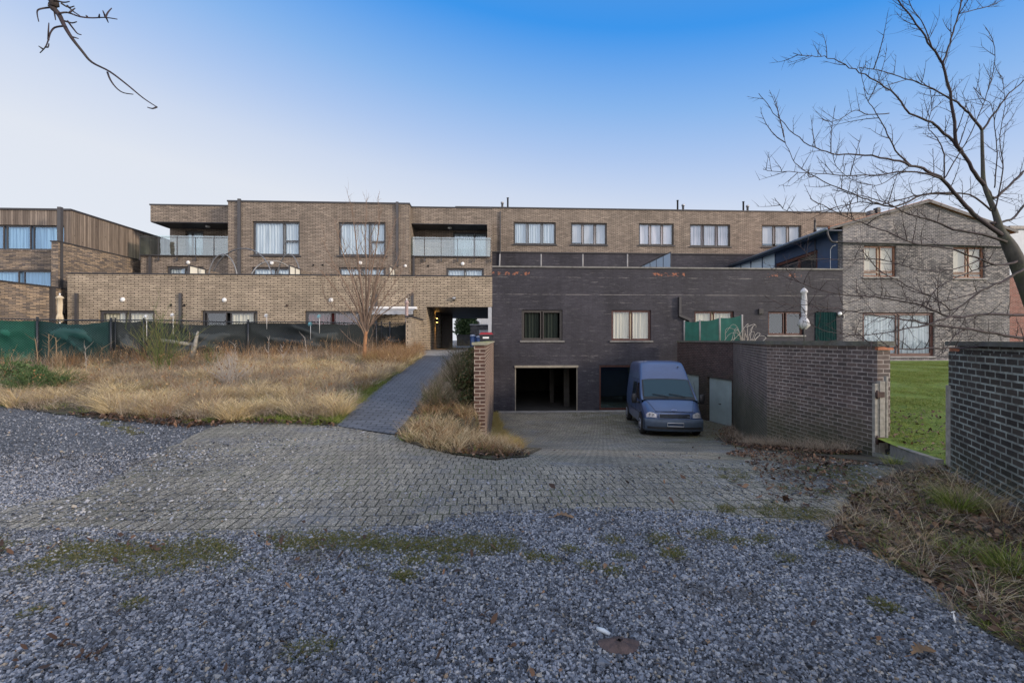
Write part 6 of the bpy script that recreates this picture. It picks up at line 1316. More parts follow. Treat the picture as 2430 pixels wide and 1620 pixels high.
def fbm0(a, b, c): return np.sin(a*2.1+1)*np.sin(b*2.7)+.6*np.sin(c*4.3+a*3)*np.sin(b*5.1)
M['darkleaf'] = ramp_island('dark_winter_leaves', [(0, (.02, .028, .010)), (.4, (.045, .06, .018)), (.7, (.08, .09, .03)), (.88, (.11, .07, .035)), (1, (.20, .13, .07))], .7)
foliage('leafy_shrub', 'dense dark leafy shrub growing against the left side of the end-on wall', [(-1.05, 10.4, .55, .26, .5, .42), (-1.15, 11.6, .65, .34, .7, .5), (-1.2, 13.2, .85, .34, .9, .5), (-1.25, 15.0, 1.0, .34, .9, .4), (-1.0, 9.9, .2, .22, .4, .3)], 3000, M['darkleaf'], .022)
foliage('leafy_shrub', 'low dark leafy shrub among dry grass at the left edge of the garden', [(-12.9, 12.4, .45, .8, .5, .32), (-12.2, 12.6, .35, .5, .4, .25), (-14.4, 13.3, .65, .8, .5, .35)], 5000, M['greenst'], .02)
# dry climber by the green screen
rr = random.Random(9); mb = MB(); b0 = P3(1768, 800, 20.3)
for k in range(26):
    a = rr.uniform(-1.6, 1.3); e = b0+Vector((math.sin(a)*rr.uniform(.4, 1.1), rr.uniform(-.2, .1), rr.uniform(.1, 1.1)-.5)); s0 = Vector((b0.x+rr.uniform(-.1, .25), b0.y, .6)); q = smooth([s0, s0.lerp(e, .5)+Vector((0, 0, .55)), e, e+Vector((rr.uniform(-.4, .3), 0, -rr.uniform(.1, .6)))], 5); mb.tube(q, .009, 4, cap=False)
single('dry_climber', mb, M['palest'], 'pale dead climbing plant spilling over the right end of the green screen', 'plant', org=(b0.x, b0.y, .6), fixn=False)
TWR = .0022
# evergreen beyond the passage
def blob_tree(label, x, y, z0, r, h, n, seed):
    g = np.random.default_rng(seed); t = thing('distant_tree', label, 'tree', (x, y, z0), local=False); mb = MB(); mb.tube([(x, y, z0), (x, y, z0+h*.6)], .12, 7); part('trunk', mb, M['bark'], t)
    c = g.normal(size=(n, 3)); c /= np.linalg.norm(c, axis=1)[:, None]; c *= (g.random((n, 1))**.33)*np.array([[r, r, h*.5]])*(1+.15*np.sin(c[:, :1]*5)); c += [0, 0, h*.55]
    d1 = g.normal(size=(n, 3))*.07; d2 = g.normal(size=(n, 3))*.07; Vv = np.stack([c, c+d1, c+d1+d2, c+d2], 1).reshape(-1, 3); me = np_mesh('crown', Vv, np.arange(4*n).reshape(-1, 4), M['greenst']); o = bpy.data.objects.new('crown', me); COL.objects.link(o); o.parent = t.o
blob_tree('evergreen bush seen through the passage left of the outbuilding', -4.6, 47.5, 1.1, 1.2, 3.3, 9000, 3)
# ---------------- grasses (uncountable) ----------------
def blade_mesh(base, H, lean_dir, bend, w_, splay):
    n = len(base); ts = np.array([0, .4, .75, 1.0]); ld = np.stack([np.cos(lean_dir), np.sin(lean_dir), np.zeros(n)], 1); sd_ = np.stack([-np.sin(lean_dir), np.cos(lean_dir), np.zeros(n)], 1)
    g2 = rng.uniform(0, 6.283, n); sd_ = np.stack([np.cos(g2), np.sin(g2), np.zeros(n)], 1); V_ = []
    for t in ts:
        c = base+ld*(H*(splay*t+bend*t*t))[:, None]; c[:, 2] += H*(t-.45*bend*t*t-.25*splay*t*t)
        ww = (w_*(1-.85*t))[:, None]/2; V_ += [c-sd_*ww, c+sd_*ww]
    V_ = np.stack(V_, 1).reshape(-1, 3); k = np.arange(n)[:, None]*8; F_ = np.concatenate([k+np.array([[0, 1, 3, 2]]), k+np.array([[2, 3, 5, 4]]), k+np.array([[4, 5, 7, 6]])], 1).reshape(-1, 4)
    return V_, F_
def tufts(name, cx, cy, nb, H, R0, mat_, kind='stuff', bend=(.15, .6), splay=(.05, .8), w_=.006, zoff=0, lab=None, cat=None):
    n = len(cx); nbv = np.broadcast_to(nb, (n,)).astype(int); idx = np.repeat(np.arange(n), nbv); N_ = len(idx)
    Hc = np.broadcast_to(H, (n,))[idx]*rng.uniform(.45, 1.1, N_); Rc = np.broadcast_to(R0, (n,))[idx]
    a = rng.uniform(0, 6.283, N_); r = Rc*np.sqrt(rng.random(N_)); bx = cx[idx]+r*np.cos(a); by = cy[idx]+r*np.sin(a); z = gz(bx, by)-.01+zoff
    sp_ = rng.uniform(*splay, N_)*(.3+.9*r/np.maximum(Rc, 1e-6)); V_, F_ = blade_mesh(np.stack([bx, by, z], 1), Hc, a+rng.normal(0, 1.0, N_), rng.uniform(*bend, N_), np.full(N_, w_)*rng.uniform(.6, 1.3, N_), sp_)
    me = np_mesh(name, V_, F_, mat_); o = bpy.data.objects.new(name, me); COL.objects.link(o); o['kind'] = kind
    return o
def scatter(poly, n, clump=0):
    xs = [p[0] for p in poly]; ys = [p[1] for p in poly]; X = rng.uniform(min(xs), max(xs), n*4); Y = rng.uniform(min(ys), max(ys), n*4); k = inpoly(X, Y, poly); return X[k][:n], Y[k][:n]
def fbm(x, y, s=1.0, seed=0):
    g = np.random.default_rng(seed); v = 0
    for o_ in range(5):
        f = s*1.9**o_; a = g.uniform(0, 6.28, 4); v = v+(np.sin(x*f+a[0]+1.3*np.sin(y*f*.7+a[1]))*np.sin(y*f*1.1+a[2]+1.3*np.sin(x*f*.8+a[3])))/1.6**o_
    return v
M['straw'] = ramp_island('dry_straw_grass', [(0, (.20, .14, .07)), (.25, (.36, .27, .14)), (.55, (.52, .41, .24)), (.8, (.62, .52, .34)), (1, (.34, .22, .11))], .8)
M['darkgr'] = ramp_island('dark_undergrowth', [(0, (.03, .028, .014)), (.5, (.07, .065, .025)), (1, (.13, .085, .045))], .8)
M['palestraw'] = ramp_island('pale_tussock_grass', [(0, (.36, .27, .12)), (.3, (.56, .43, .22)), (.7, (.74, .60, .37)), (1, (.50, .35, .15))], .8)
M['greyed'] = ramp_island('greyish_dead_grass', [(0, (.15, .115, .08)), (.4, (.30, .24, .175)), (.8, (.45, .38, .29)), (1, (.24, .15, .09))], .8)
M['grn'] = ramp_island('green_grass', [(0, (.06, .10, .012)), (.5, (.14, .20, .025)), (.8, (.25, .28, .06)), (1, (.38, .33, .13))], .7)
M['gold'] = ramp_island('golden_grass', [(0, (.28, .17, .05)), (.5, (.46, .32, .11)), (.8, (.36, .36, .14)), (1, (.22, .14, .06))], .8)
M['rusty'] = ramp_island('rusty_dead_weeds', [(0, (.12, .06, .03)), (.5, (.24, .13, .06)), (1, (.36, .25, .13))], .8)
PLOT = [(-17, 11.7), (-12.4, 11.0), gp(300, 992), gp(450, 1002), gp(700, 995), gp(795, 1003), (-3.5, 10), (-3.62, 14), (-3.75, 18.6), (-5.2, 19.4), (-17, 15.4)]
x, y = scatter(PLOT, 5200); f = fbm(x, y, .9, 1)
k = f > .05; tufts('dry_grass', x[k], y[k], 26, rng.uniform(.10, .26, k.sum()), rng.uniform(.08, .2, k.sum()), M['greyed'], w_=.009)
x, y = scatter(PLOT, 230); f = fbm(x, y, .7, 21); k = f > -.5; tufts('dry_grass', x[k], y[k], 300, rng.uniform(.32, .58, k.sum()), rng.uniform(.12, .26, k.sum()), M['palestraw'], w_=.009, bend=(.2, .8), splay=(.1, 1.0))
x, y = scatter(PLOT, 1500); f = fbm(x, y, .8, 31); k = f > 0; tufts('dead_weeds', x[k], y[k], 34, rng.uniform(.25, .72, k.sum()), rng.uniform(.05, .16, k.sum()), M['greyed'], w_=.0055, bend=(.0, .4), splay=(.05, .5))
x, y = scatter(PLOT, 700); f = fbm(x, y, .9, 41); k = f > .2; tufts('rusty_weeds', x[k], y[k], 34, rng.uniform(.2, .6, k.sum()), rng.uniform(.05, .16, k.sum()), M['rusty'], w_=.0055, bend=(.0, .4), splay=(.05, .5))
x, y = scatter(PLOT, 1800); f = fbm(x, y, 1.0, 51); k = f > .15; tufts('green_grass', x[k], y[k], 44, rng.uniform(.12, .3, k.sum()), rng.uniform(.08, .2, k.sum()), M['grn'], w_=.0055)
FW = [(-17, 14.6), (-4.9, 18.6), (-4.8, 19.4), (-17, 15.5)]
x, y = scatter(FW, 420); tufts('tall_dead_weeds', x, y, 16, rng.uniform(.35, 1.0, len(x)), rng.uniform(.03, .12, len(x)), M['rusty'], w_=.009, bend=(0, .25), splay=(.02, .35)); x, y = scatter(FW, 300); tufts('tall_dead_weeds', x, y, 18, rng.uniform(.3, .8, len(x)), rng.uniform(.03, .15, len(x)), M['greyed'], w_=.009, bend=(0, .3), splay=(.02, .4))
x, y = scatter(PLOT, 900); f = fbm(x, y, 1.3, 61); k = f > .1; tufts('dark_weeds', x[k], y[k], 40, rng.uniform(.12, .34, k.sum()), rng.uniform(.08, .22, k.sum()), M['darkgr'], w_=.009)
x, y = scatter(PLOT, 2600); tufts('flattened_stems', x, y, 9, rng.uniform(.2, .5, len(x)), .15, M['greyed'], w_=.009, bend=(.1, 1.2), splay=(.6, 2.2), zoff=.1)
# big pale tussocks on the front edge
fu = [(110, 958), (225, 960), (330, 966), (355, 985), (495, 985), (560, 990), (600, 985), (660, 975), (745, 985), (30, 945), (430, 960), (280, 945), (520, 955), (700, 955), (610, 950), (770, 965)]
pts_ = np.array([gp(u, v) for u, v in fu]); tufts('tussock_grass', pts_[:, 0], pts_[:, 1]+.1, 620, rng.uniform(.42, .55, len(fu)), rng.uniform(.18, .28, len(fu)), M['palestraw'], w_=.008, bend=(.25, .8), splay=(.1, 1.1))
EDGE = [gp(450, 1006), gp(600, 1002), gp(795, 1010), (-3.38, 10), (-3.52, 14), (-3.65, 18), (-4.1, 18), (-4.0, 14), (-4.3, 10.4), gp(690, 975), gp(560, 985)]
x, y = scatter(EDGE, 900); tufts('green_grass', x, y, 60, rng.uniform(.08, .17, len(x)), rng.uniform(.06, .14, len(x)), M['grn'], w_=.006, bend=(.1, .5), splay=(.1, .7))
x, y = scatter(PLOT, 500); k = fbm(x, y, 1.2, 9) > .25; tufts('green_grass', x[k], y[k], 60, .2, .2, M['grn'], w_=.006)
RUST = [(-5.4, 16), (-3.7, 15), (-3.72, 18.8), (-4.6, 21.5), (-5.2, 19)]
x, y = scatter(RUST, 260); tufts('rusty_weeds', x, y, 60, rng.uniform(.35, .75, len(x)), .16, M['rusty'], w_=.006, bend=(0, .4), splay=(.05, .5)); x, y = scatter(RUST, 120); tufts('golden_grass', x, y, 60, rng.uniform(.3, .6, len(x)), .14, M['gold'], w_=.006)
BANKG = [gp(960, 1046), gp(1060, 1076), gp(1180, 1088), gp(1235, 1082), (.1, 9.9), (-.25, 11), (-.45, 12), (-.53, 9.4), (-.8, 9.3), (-1.0, 11), (-1.9, 11), (-1.95, 9.4)]
x, y = scatter(BANKG, 260); k = fbm(x, y, 2, 3) > -.3; tufts('golden_grass', x[k], y[k], 60, rng.uniform(.16, .42, k.sum()), rng.uniform(.05, .12, k.sum()), M['straw'], w_=.0065, bend=(.2, .8), splay=(.1, .8))
x, y = scatter(BANKG, 130); tufts('rusty_weeds', x, y, 30, rng.uniform(.2, .45, len(x)), .08, M['rusty'], w_=.007); x, y = scatter(BANKG, 110); tufts('green_grass', x, y, 40, .16, .09, M['grn'], w_=.007); x, y = scatter(BANKG, 120); tufts('dark_weeds', x, y, 40, .2, .12, M['darkgr'], w_=.008)
BR2 = [(-.48, 9.5), (.2, 9.6), (.1, 12), (-.2, 15), (-.55, 19), (-.75, 22), (-.85, 22), (-.6, 14)]
x, y = scatter(BR2, 260); tufts('golden_grass', x, y, 60, rng.uniform(.15, .42, len(x)), .09, M['gold'], w_=.006, bend=(.1, .7)); x, y = scatter(BR2, 120); tufts('green_grass', x, y, 50, .22, .08, M['grn'], w_=.006)
BKL = [(-2.0, 9.5), (-1.0, 9.5), (-1.1, 16), (-1.2, 21), (-2.2, 18.4), (-2.08, 14)]
x, y = scatter(BKL, 330); tufts('dead_weeds', x, y, 55, rng.uniform(.2, .5, len(x)), .1, M['greyed'], w_=.006); x, y = scatter(BKL, 200); tufts('green_grass', x, y, 50, .22, .1, M['grn'], w_=.006)
x, y = scatter(PLOT, 5200); f = fbm(x, y, .8, 31); k = f > -.1; x, y = x[k], y[k]; z = gz(x, y)+rng.uniform(.25, .8, len(x)); c = np.stack([x, y, z], 1); n = len(c); d1 = rng.normal(0, .012, (n, 3)); d2 = rng.normal(0, .012, (n, 3)); d1[:, 2] += .025
me = np_mesh('seed_heads', np.stack([c, c+d1, c+d1+d2, c+d2], 1).reshape(-1, 3), np.arange(4*n).reshape(-1, 4), M['rusty']); o = bpy.data.objects.new('seed_heads', me); COL.objects.link(o); o['kind'] = 'stuff'
# lawn blades (seen through the opening and beyond)
y = np.sqrt(rng.uniform(5.8**2, 22.2**2, 15000)); x = y*rng.uniform(.80, .99, 15000); k = x > np.interp(y, [p[0] for p in WR], [p[1] for p in WR])+.05
x, y = x[k], y[k]; f = fbm(x, y, 1.1, 71); tufts('lawn_grass', x, y, 15, np.clip(.055+.02*f, .025, .11), .07, M['grn'], w_=.009, bend=(.1, .8), splay=(.1, .9)); k = f < -.5; tufts('lawn_straw', x[k], y[k], 6, .05, .08, M['greyed'], w_=.008, bend=(.2, .9), splay=(.2, 1.2))
# moss / grass patches through the gravel
mp = []
for k in range(2300):
    u = rng.uniform(-60, 1230); v = 1297+6*math.sin(u/150)+4*math.sin(u/47)+rng.normal(0, 11)+abs(rng.normal(0, 26))*(u < 560); q_ = gp(u, v); (fbm(np.array(q_[0]), np.array(q_[1]), 1.9, 81) > -1.1) and mp.append(q_)
for k in range(1300):
    q_ = gp(rng.uniform(1560, 2060), rng.uniform(1095, 1240)); (fbm(np.array(q_[0]), np.array(q_[1]), 2.3, 82)+(q_[0]-3.4)*.6 > .15) and mp.append(q_)
for k in range(60): mp.append(gp(rng.uniform(300, 1100), rng.uniform(1330, 1370)))
for (u, v, n_, s_) in ((958, 1372, 16, 9), (985, 1338, 9, 10), (1060, 1333, 9, 7), (745, 1540, 24, 16), (720, 1550, 8, 16), (80, 1460, 6, 8), (325, 1440, 6, 8), (1265, 1325, 8, 10), (1310, 1335, 5, 5), (1450, 1285, 8, 12), (1600, 1320, 16, 14), (1570, 1283, 14, 18), (1400, 1348, 6, 5), (1455, 1363, 8, 8), (1690, 1272, 12, 20), (1750, 1290, 10, 12), (1810, 1285, 8, 12), (1480, 1325, 5, 8), (1870, 1330, 6, 10), (1890, 1405, 6, 10), (1900, 1425, 5, 5), (1970, 1405, 5, 8), (1935, 1443, 4, 5), (1980, 1300, 10, 14), (2090, 1440, 5, 6), (2110, 1452, 6, 8), (300, 1020, 8, 12), (250, 1006, 8, 14), (330, 1030, 8, 12), (1350, 1310, 6, 8)):
    for k in range(n_*3): mp.append(gp(u+rng.normal(0, s_), v+rng.normal(0, s_*.35)))
mp = np.array(mp); k = fbm(mp[:, 0], mp[:, 1], 1.5, 4) > -.9; mp = mp[k]
M['mossg'] = ramp_island('mossy_low_grass', [(0, (.035, .042, .014)), (.45, (.10, .125, .030)), (.75, (.17, .145, .055)), (1, (.27, .21, .10))], .9)
tufts('moss_patches', mp[:, 0], mp[:, 1], 42, .028, rng.uniform(.03, .075, len(mp)), M['mossg'], w_=.005, bend=(.1, .9), splay=(.2, 1.2), zoff=.018)
# right-hand bed: long grass tussocks
RB = [gp(1960, 1290), gp(2060, 1320), gp(2180, 1385), gp(2290, 1475), gp(2430, 1555), (3.55, 2.0), (4.2, 3.2), (4.75, 4.4), (5.4, 5.8), gp(2130, 1130), gp(2010, 1190)]
x, y = scatter(RB, 170); k = fbm(x, y, 3, 5) > -.5; tufts('green_grass', x[k], y[k], 34, rng.uniform(.06, .17, k.sum()), rng.uniform(.03, .08, k.sum()), M['grn'], w_=.0042, bend=(.2, .9), splay=(.2, 1.1), zoff=.02)
x, y = scatter(RB, 230); tufts('dead_grass', x, y, 26, rng.uniform(.08, .24, len(x)), .06, M['greyed'], w_=.004, bend=(.2, .9), splay=(.2, 1.4), zoff=.02); x, y = scatter(RB, 90); tufts('dead_grass', x, y, 22, rng.uniform(.10, .26, len(x)), .06, M['straw'], w_=.004, bend=(.2, .9), splay=(.2, 1.4), zoff=.02)
for (u, v, H_, n_, mm) in ((2270, 1220, .34, 420, 'grn'), (2310, 1215, .30, 260, 'greyed'), (2270, 1195, .52, 60, 'straw'), (2330, 1220, .5, 40, 'straw'), (2400, 1370, .30, 320, 'grn'), (2260, 1330, .2, 160, 'grn'), (2380, 1250, .45, 30, 'straw'), (2080, 1270, .14, 120, 'grn'), (2180, 1290, .36, 30, 'straw'), (2200, 1120, .2, 200, 'greyed'), (2120, 1105, .2, 160, 'grn')):
    p = gp(u, v); tufts('tussock_grass', np.array([p[0]]), np.array([p[1]]), n_, H_, .10, M[mm], w_=.0042, bend=(.1, .7), splay=(.1, .8), zoff=.02)
# weeds along the foot of the right retaining wall
x = []; y = []
for k in range(260):
    q = rng.random(); i = rng.integers(0, 2); a, b = ((8.5, 17.4), (5.82, 10.6)) if i == 0 else ((5.82, 10.6), (6.0, 7.8)); x.append(a[0]+(b[0]-a[0])*q-abs(rng.normal(.05, .22))); y.append(a[1]+(b[1]-a[1])*q)
x = np.array(x); y = np.array(y); tufts('dead_weeds', x, y, 30, rng.uniform(.08, .42, len(x)), .07, M['greyed'], w_=.0055, bend=(0, .6), splay=(.1, .7), zoff=.02); tufts('green_grass', x[:110]-.15, y[:110], 30, .08, .09, M['grn'], w_=.005, zoff=.02)
x = rng.uniform(.6, 7.9, 260); y = np.where(rng.random(260) < .5, rng.uniform(20.5, 22.2, 260), rng.uniform(14, 21, 260)); k = fbm(x, y, 1.1, 8)+.3*(x-4) > .3; tufts('green_grass', x[k], y[k], 30, .06, .14, M['mossg'], w_=.007, zoff=.02)
# ---------------- fallen leaves ----------------
def leaves(name, x, y, size, zr, mat_, curl=.5):
    n = len(x); a = rng.uniform(0, 6.283, n); s_ = size*rng.uniform(.5, 1.2, n); tilt = rng.normal(0, .45, n); tilt2 = rng.normal(0, .35, n)
    prof = np.array([(-.5, 0, 0), (-.2, .26, .12), (.1, .30, .14), (.35, .16, .05), (.55, 0, 0), (.35, -.16, .05), (.1, -.30, .14), (-.2, -.26, .12)]); P_ = np.broadcast_to(prof, (n, 8, 3)).copy()
    P_ += rng.normal(0, .05, P_.shape); P_[:, :, 2] *= curl*rng.uniform(-.6, 2, n)[:, None]*2; P_ *= s_[:, None, None]
    ca, sa_ = np.cos(a)[:, None], np.sin(a)[:, None]; X = P_[:, :, 0]; Yy = P_[:, :, 1]; Z = P_[:, :, 2]+np.tan(np.clip(tilt, -.8, .8))[:, None]*X+np.tan(np.clip(tilt2, -.8, .8))[:, None]*Yy
    xx = x[:, None]+X*ca-Yy*sa_; yy = y[:, None]+X*sa_+Yy*ca; z0 = gz(x, y)+.03+rng.random(n)*zr+.2*s_; zz = z0[:, None]+Z; V_ = np.stack([xx, yy, zz], -1).reshape(-1, 3); k = np.arange(n)[:, None]*8
    F_ = np.concatenate([k+np.array([[0, 1, 7, 7]])[:, :4]*0+np.array([[0, 1, 2, 4]])*1, k+np.array([[2, 3, 4, 4]])*0+np.array([[0, 4, 6, 7]])], 1).reshape(-1, 4)
    F_ = np.concatenate([k+np.array([[0, 1, 6, 7]]), k+np.array([[1, 2, 5, 6]]), k+np.array([[2, 3, 4, 5]])], 1).reshape(-1, 4)
    me = np_mesh(name, V_, F_, mat_, True); o = bpy.data.objects.new(name, me); COL.objects.link(o); o['kind'] = 'stuff'; return o
M['leaf'] = ramp_island('fallen_brown_leaves', [(0, (.030, .018, .013)), (.4, (.065, .036, .022)), (.7, (.11, .06, .034)), (.9, (.19, .105, .058)), (1, (.28, .19, .12))], .6)
x, y = scatter(RB, 4200); w_ = fbm(x, y, 1.6, 6) > -.75; leaves('leaf_litter', x[w_], y[w_], .055, .02, M['leaf'])
q = rng.random(4600); i = rng.random(4600) < .45; x = np.where(i, 8.5+(5.82-8.5)*q, 5.82+(6.0-5.82)*q)-np.abs(rng.normal(0, .30, 4600))-.03; y = np.where(i, 17.4+(10.6-17.4)*q, 10.6+(7.8-10.6)*q)+rng.normal(0, .05, 4600); leaves('leaf_litter', x, y, .060, .05, M['leaf'])
LB = [gp(1900, 1215), gp(2000, 1180), gp(2110, 1120), gp(1950, 1085), gp(1780, 1065), gp(1720, 1080), gp(1800, 1130), gp(1820, 1180)]
x, y = scatter(LB, 2200); k = fbm(x, y, 2, 7) > -.1; leaves('leaf_litter', x[k], y[k], .045, .0, M['leaf'])
lv = y0_ = None; y = rng.uniform(5.9, 9.5, 260); x = y*rng.uniform(.82, .97, 260); k = x > np.interp(y, [p[0] for p in WR], [p[1] for p in WR])+.05; leaves('lawn_leaves', x[k], y[k], .06, .03, M['leaf'])
x, y = scatter(BANKG, 700); leaves('leaf_litter', x, y, .075, .02, M['leaf'])
BE = [gp(945, 1030), gp(935, 1040), gp(1080, 1082), gp(1180, 1094), gp(1260, 1084), gp(1240, 1070), gp(1080, 1062), gp(1000, 1040)]
x, y = scatter(BE, 500); leaves('leaf_litter', x, y, .075, .02, M['leaf'])
GE = [gp(150, 985), gp(300, 1005), gp(450, 1020), gp(560, 1008), gp(800, 1015), gp(790, 1002), gp(500, 998), gp(300, 985)]
x, y = scatter(GE, 700); leaves('leaf_litter', x, y, .08, .02, M['leaf'])
lv = [gp(rng.uniform(0, 2200), rng.uniform(1240, 1620)) for k in range(80)]+[gp(180+rng.normal(0, 40), 1560+rng.normal(0, 14)) for k in range(14)]+[gp(rng.uniform(-50, 900), 1300+rng.normal(0, 20)) for k in range(60)]; lv = np.array(lv); leaves('scattered_leaves', lv[:, 0], lv[:, 1], .045, .0, M['leaf'])
lv = np.array([gp(rng.uniform(1300, 1900), rng.uniform(1000, 1200)) for k in range(70)]); leaves('scattered_leaves', lv[:, 0], lv[:, 1], .07, 0, M['leaf'])
# single noticeable things lying on the gravel
def oak_leaf(u, v, L, ang, lab, m_, nm='oak_leaf'):
    p = gp(u, v); o_ = [(0, .06), (.12, .05), (.2, .2), (.3, .1), (.42, .3), (.52, .14), (.66, .34), (.74, .15), (.88, .24), (1, 0)]; pts = [(a, b) for a, b in o_]+[(a, -b*.9) for a, b in o_[-2::-1]]; mb = MB(); c, s_ = math.cos(ang), math.sin(ang)
    V_ = [(p[0]+L*(a*c-b*s_), p[1]+L*(a*s_+b*c), gz1(*p)+.045+L*.25*abs(b)+L*.08*math.sin(a*5)) for a, b in pts]; n = len(o_)
    mid = [(p[0]+L*a*c, p[1]+L*a*s_, gz1(*p)+.04+L*.08*math.sin(a*5)) for a, b in o_]
    mb.add(V_+mid, [(i, i+1, len(V_)+i+1, len(V_)+i) for i in range(n-1)]+[(len(V_)-1-(i-1) if i else 0, len(V_)+i, len(V_)+i+1, len(V_)-1-i) for i in range(1, n-2)], True); mb.tube([mid[0], (mid[0][0]-L*.3*c, mid[0][1]-L*.3*s_, mid[0][2])], .002, 4)
    single(nm, mb, m_, lab, 'leaf', org=(p[0], p[1], gz1(*p)), fixn=False)
lf = plain('oak_leaf_brown', (.20, .12, .06), .7, var=.3, scale=20)
oak_leaf(2165, 1578, .16, .25, 'lobed tan oak leaf lying on gravel near the bottom right', lf)
oak_leaf(1315, 1238, .18, .1, 'brown curled leaf on gravel at the edge of the pavers', lf)
p = gp(1470, 1543); mb = MB(); rows = []
for i in range(7):
    f = i/6; rows.append([(p[0]+(.105*math.cos(a)*(1-f*.85))*(1+.12*math.sin(3*a)), p[1]+(.075*math.sin(a)*(1-f*.85))*(1+.12*math.cos(2*a)), gz1(*p)+.02+.028*math.sin(f*1.57)+.004*math.sin(a*5)) for a in [2*math.pi*k/20 for k in range(21)]])
mb.grid(rows); single('stone_slab', mb, plain('brown_shale_stone', (.075, .05, .045), .7, var=.4, scale=25, bump=.6), 'flat dark brown stone lying on the gravel, bottom centre-right', 'stone', org=(p[0], p[1], 0), fixn=False)
p = gp(1432, 1510); mb = MB(); mb.tube([(p[0]-.03, p[1]+.024, .03), (p[0], p[1], .033), (p[0]+.03, p[1]-.024, .028)], [.010, .013, .009], 6); single('pale_chip', mb, plain('pale_plaster_chip', (.55, .60, .64), .7), 'pale blue-white chip beside the brown stone', 'debris', org=(p[0], p[1], 0))
p = gp(2268, 1490); mb = MB(); mb.tube([(p[0], p[1], .025), (p[0]+.002, p[1]+.01, .045), (p[0]+.006, p[1]+.02, .07)], [.003, .007, .002], 6); mb.tube([(p[0]-.006, p[1]+.02, .07), (p[0]+.016, p[1]+.02, .075)], .004, 5); single('paper_scrap', mb, M['white'], 'tiny white scrap standing on the gravel near dead leaves, bottom right', 'litter', org=(p[0], p[1], 0))
# ---------------- loose gravel stones ----------------
def stones(name, x, y, size, mat_, zo=0):
    n = len(x); c = np.array([(-1, -1, -1), (1, -1, -1), (1, 1, -1), (-1, 1, -1), (-1, -1, 1), (1, -1, 1), (1, 1, 1), (-1, 1, 1)], float)*.5
    P_ = np.broadcast_to(c, (n, 8, 3)).copy(); P_[:, 4:, :2] *= rng.uniform(.45, .85, (n, 1, 2)); P_ += rng.normal(0, .09, P_.shape)
    sc_ = size*rng.lognormal(0, .28, n); P_ *= np.stack([sc_*rng.uniform(.9, 1.4, n), sc_*rng.uniform(.7, 1.0, n), sc_*rng.uniform(.45, .75, n)], -1)[:, None]
    # random rotation
    q = rng.normal(size=(n, 4)); q[:, 1:3] *= .35; q /= np.linalg.norm(q, axis=1)[:, None]; w0, x0, y0, z0 = q.T
    Rm = np.stack([1-2*(y0*y0+z0*z0), 2*(x0*y0-z0*w0), 2*(x0*z0+y0*w0), 2*(x0*y0+z0*w0), 1-2*(x0*x0+z0*z0), 2*(y0*z0-x0*w0), 2*(x0*z0-y0*w0), 2*(y0*z0+x0*w0), 1-2*(x0*x0+y0*y0)], 1).reshape(n, 3, 3)
    P_ = np.einsum('nij,nkj->nki', Rm, P_); P_ += np.stack([x, y, gz(x, y)+.006+zo+rng.random(n)*.010], -1)[:, None]
    V_ = P_.reshape(-1, 3); k = np.arange(n)[:, None]*8; F_ = np.concatenate([k+np.array([f]) for f in ((0, 3, 2, 1), (4, 5, 6, 7), (0, 1, 5, 4), (1, 2, 6, 5), (2, 3, 7, 6), (3, 0, 4, 7))], 1).reshape(-1, 4)
    me = np_mesh(name, V_, F_, mat_); o = bpy.data.objects.new(name, me); COL.objects.link(o); o['kind'] = 'stuff'; return o
m, t_, b = new_mat('gravel_stones'); N = NB(t_); r_ = N.n('NewGeometry').outputs['Random Per Island']
cc = N.ramp(r_, [(0, (.026, .030, .038)), (.25, (.075, .085, .105)), (.55, (.155, .173, .208)), (.8, (.26, .28, .325)), (.94, (.36, .37, .385)), (.985, (.30, .26, .20)), (1, (.22, .13, .07))]); g_ = N.n('TexCoord').outputs['Object']
cc = N.mix(1, cc, N.ramp(N.noise(g_, .8, 5, .6), [(.3, .72), (.7, 1.2)]), 'MULTIPLY'); dirt = N.ramp(N.noise(g_, 1.1, 5, .65), [(.56, 0), (.72, .75)])
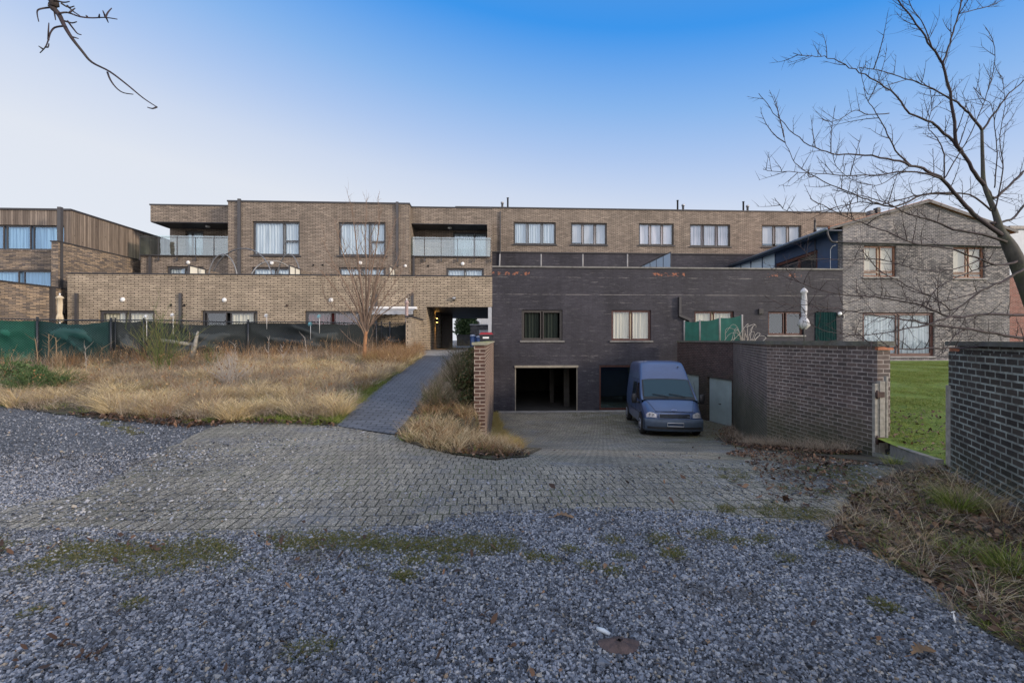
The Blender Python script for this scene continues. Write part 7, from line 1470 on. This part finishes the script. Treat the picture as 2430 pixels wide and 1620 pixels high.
cc = N.mix(dirt, cc, (.05, .045, .04)); cc = N.mix(1, cc, N.ramp(N.noise(g_, 160, 2), [(.3, .8), (.7, 1.2)]), 'MULTIPLY'); N.set(b.inputs['Base Color'], cc); b.inputs['Roughness'].default_value = .75; M['stones'] = m
DP = [(p[0], p[1]) for p in DRIVE]
n = 430000; y = 1.75+(rng.random(n)**.8)*4.7; x = rng.uniform(-1, 1, n)*(y*1.14+.35)
inD = inpoly(x, y, DP); edge = fbm(x, y, 2.3, 2)*.10
# distance-free feathering: shift the sample towards the camera before testing
inD2 = inpoly(x, y+.18+edge, DP) & inD & inpoly(x, y-.10, DP); inL = inpoly(x, y, LITTER)
keep = (~inD | (~inD2 & (rng.random(n) < .55)) | (rng.random(n) < .03)) & (~inL | (rng.random(n) < .12+.6*(fbm(x, y, 2.6, 17) > .35)*(x < 3.0+.42*y))) & (rng.random(n) < np.clip(1.25-.09*y, .3, 1))
wr = np.interp(y, [p[0] for p in WR], [p[1] for p in WR]); keep &= x < wr-.05
keep &= rng.random(n) < np.clip((6.5-y)/1.2, 0, 1)*.9+.1*(y < 6.4)
stones('gravel_stones', x[keep], y[keep], .0132, M['stones'])
# thin gravel drift over pavers left and along the right
n = 60000; y = rng.uniform(3.6, 10.5, n); x = rng.uniform(-12, 5.8, n); inD = inpoly(x, y, DP); fb = fbm(x, y, 1.1, 12)
left_ = sstep(-1.5, -4.5, x)*sstep(0, 1, 1)*(y > 4) ; pr = np.where(inD, np.clip(fb*.5-.1, 0, .6)*.15+left_*np.clip(.30+fb*.35, 0, .8)+sstep(1.4, 3.2, x)*.10*(y < 6.5), .5*np.clip(1.2-(y-5.2)/5, 0, 1))
k = (rng.random(n) < pr) & (np.abs(x) < y*1.16) & ((y > 5.3) | inD) & (x < np.interp(y, [p[0] for p in WR], [p[1] for p in WR])-.1) & ~inpoly(x, y, BED) & ~inpoly(x, y, PATHP) & ~inpoly(x, y, BANK) & (gz(x, y) > -.5)
stones('gravel_drift', x[k], y[k], .0165, M['stones'], .010)
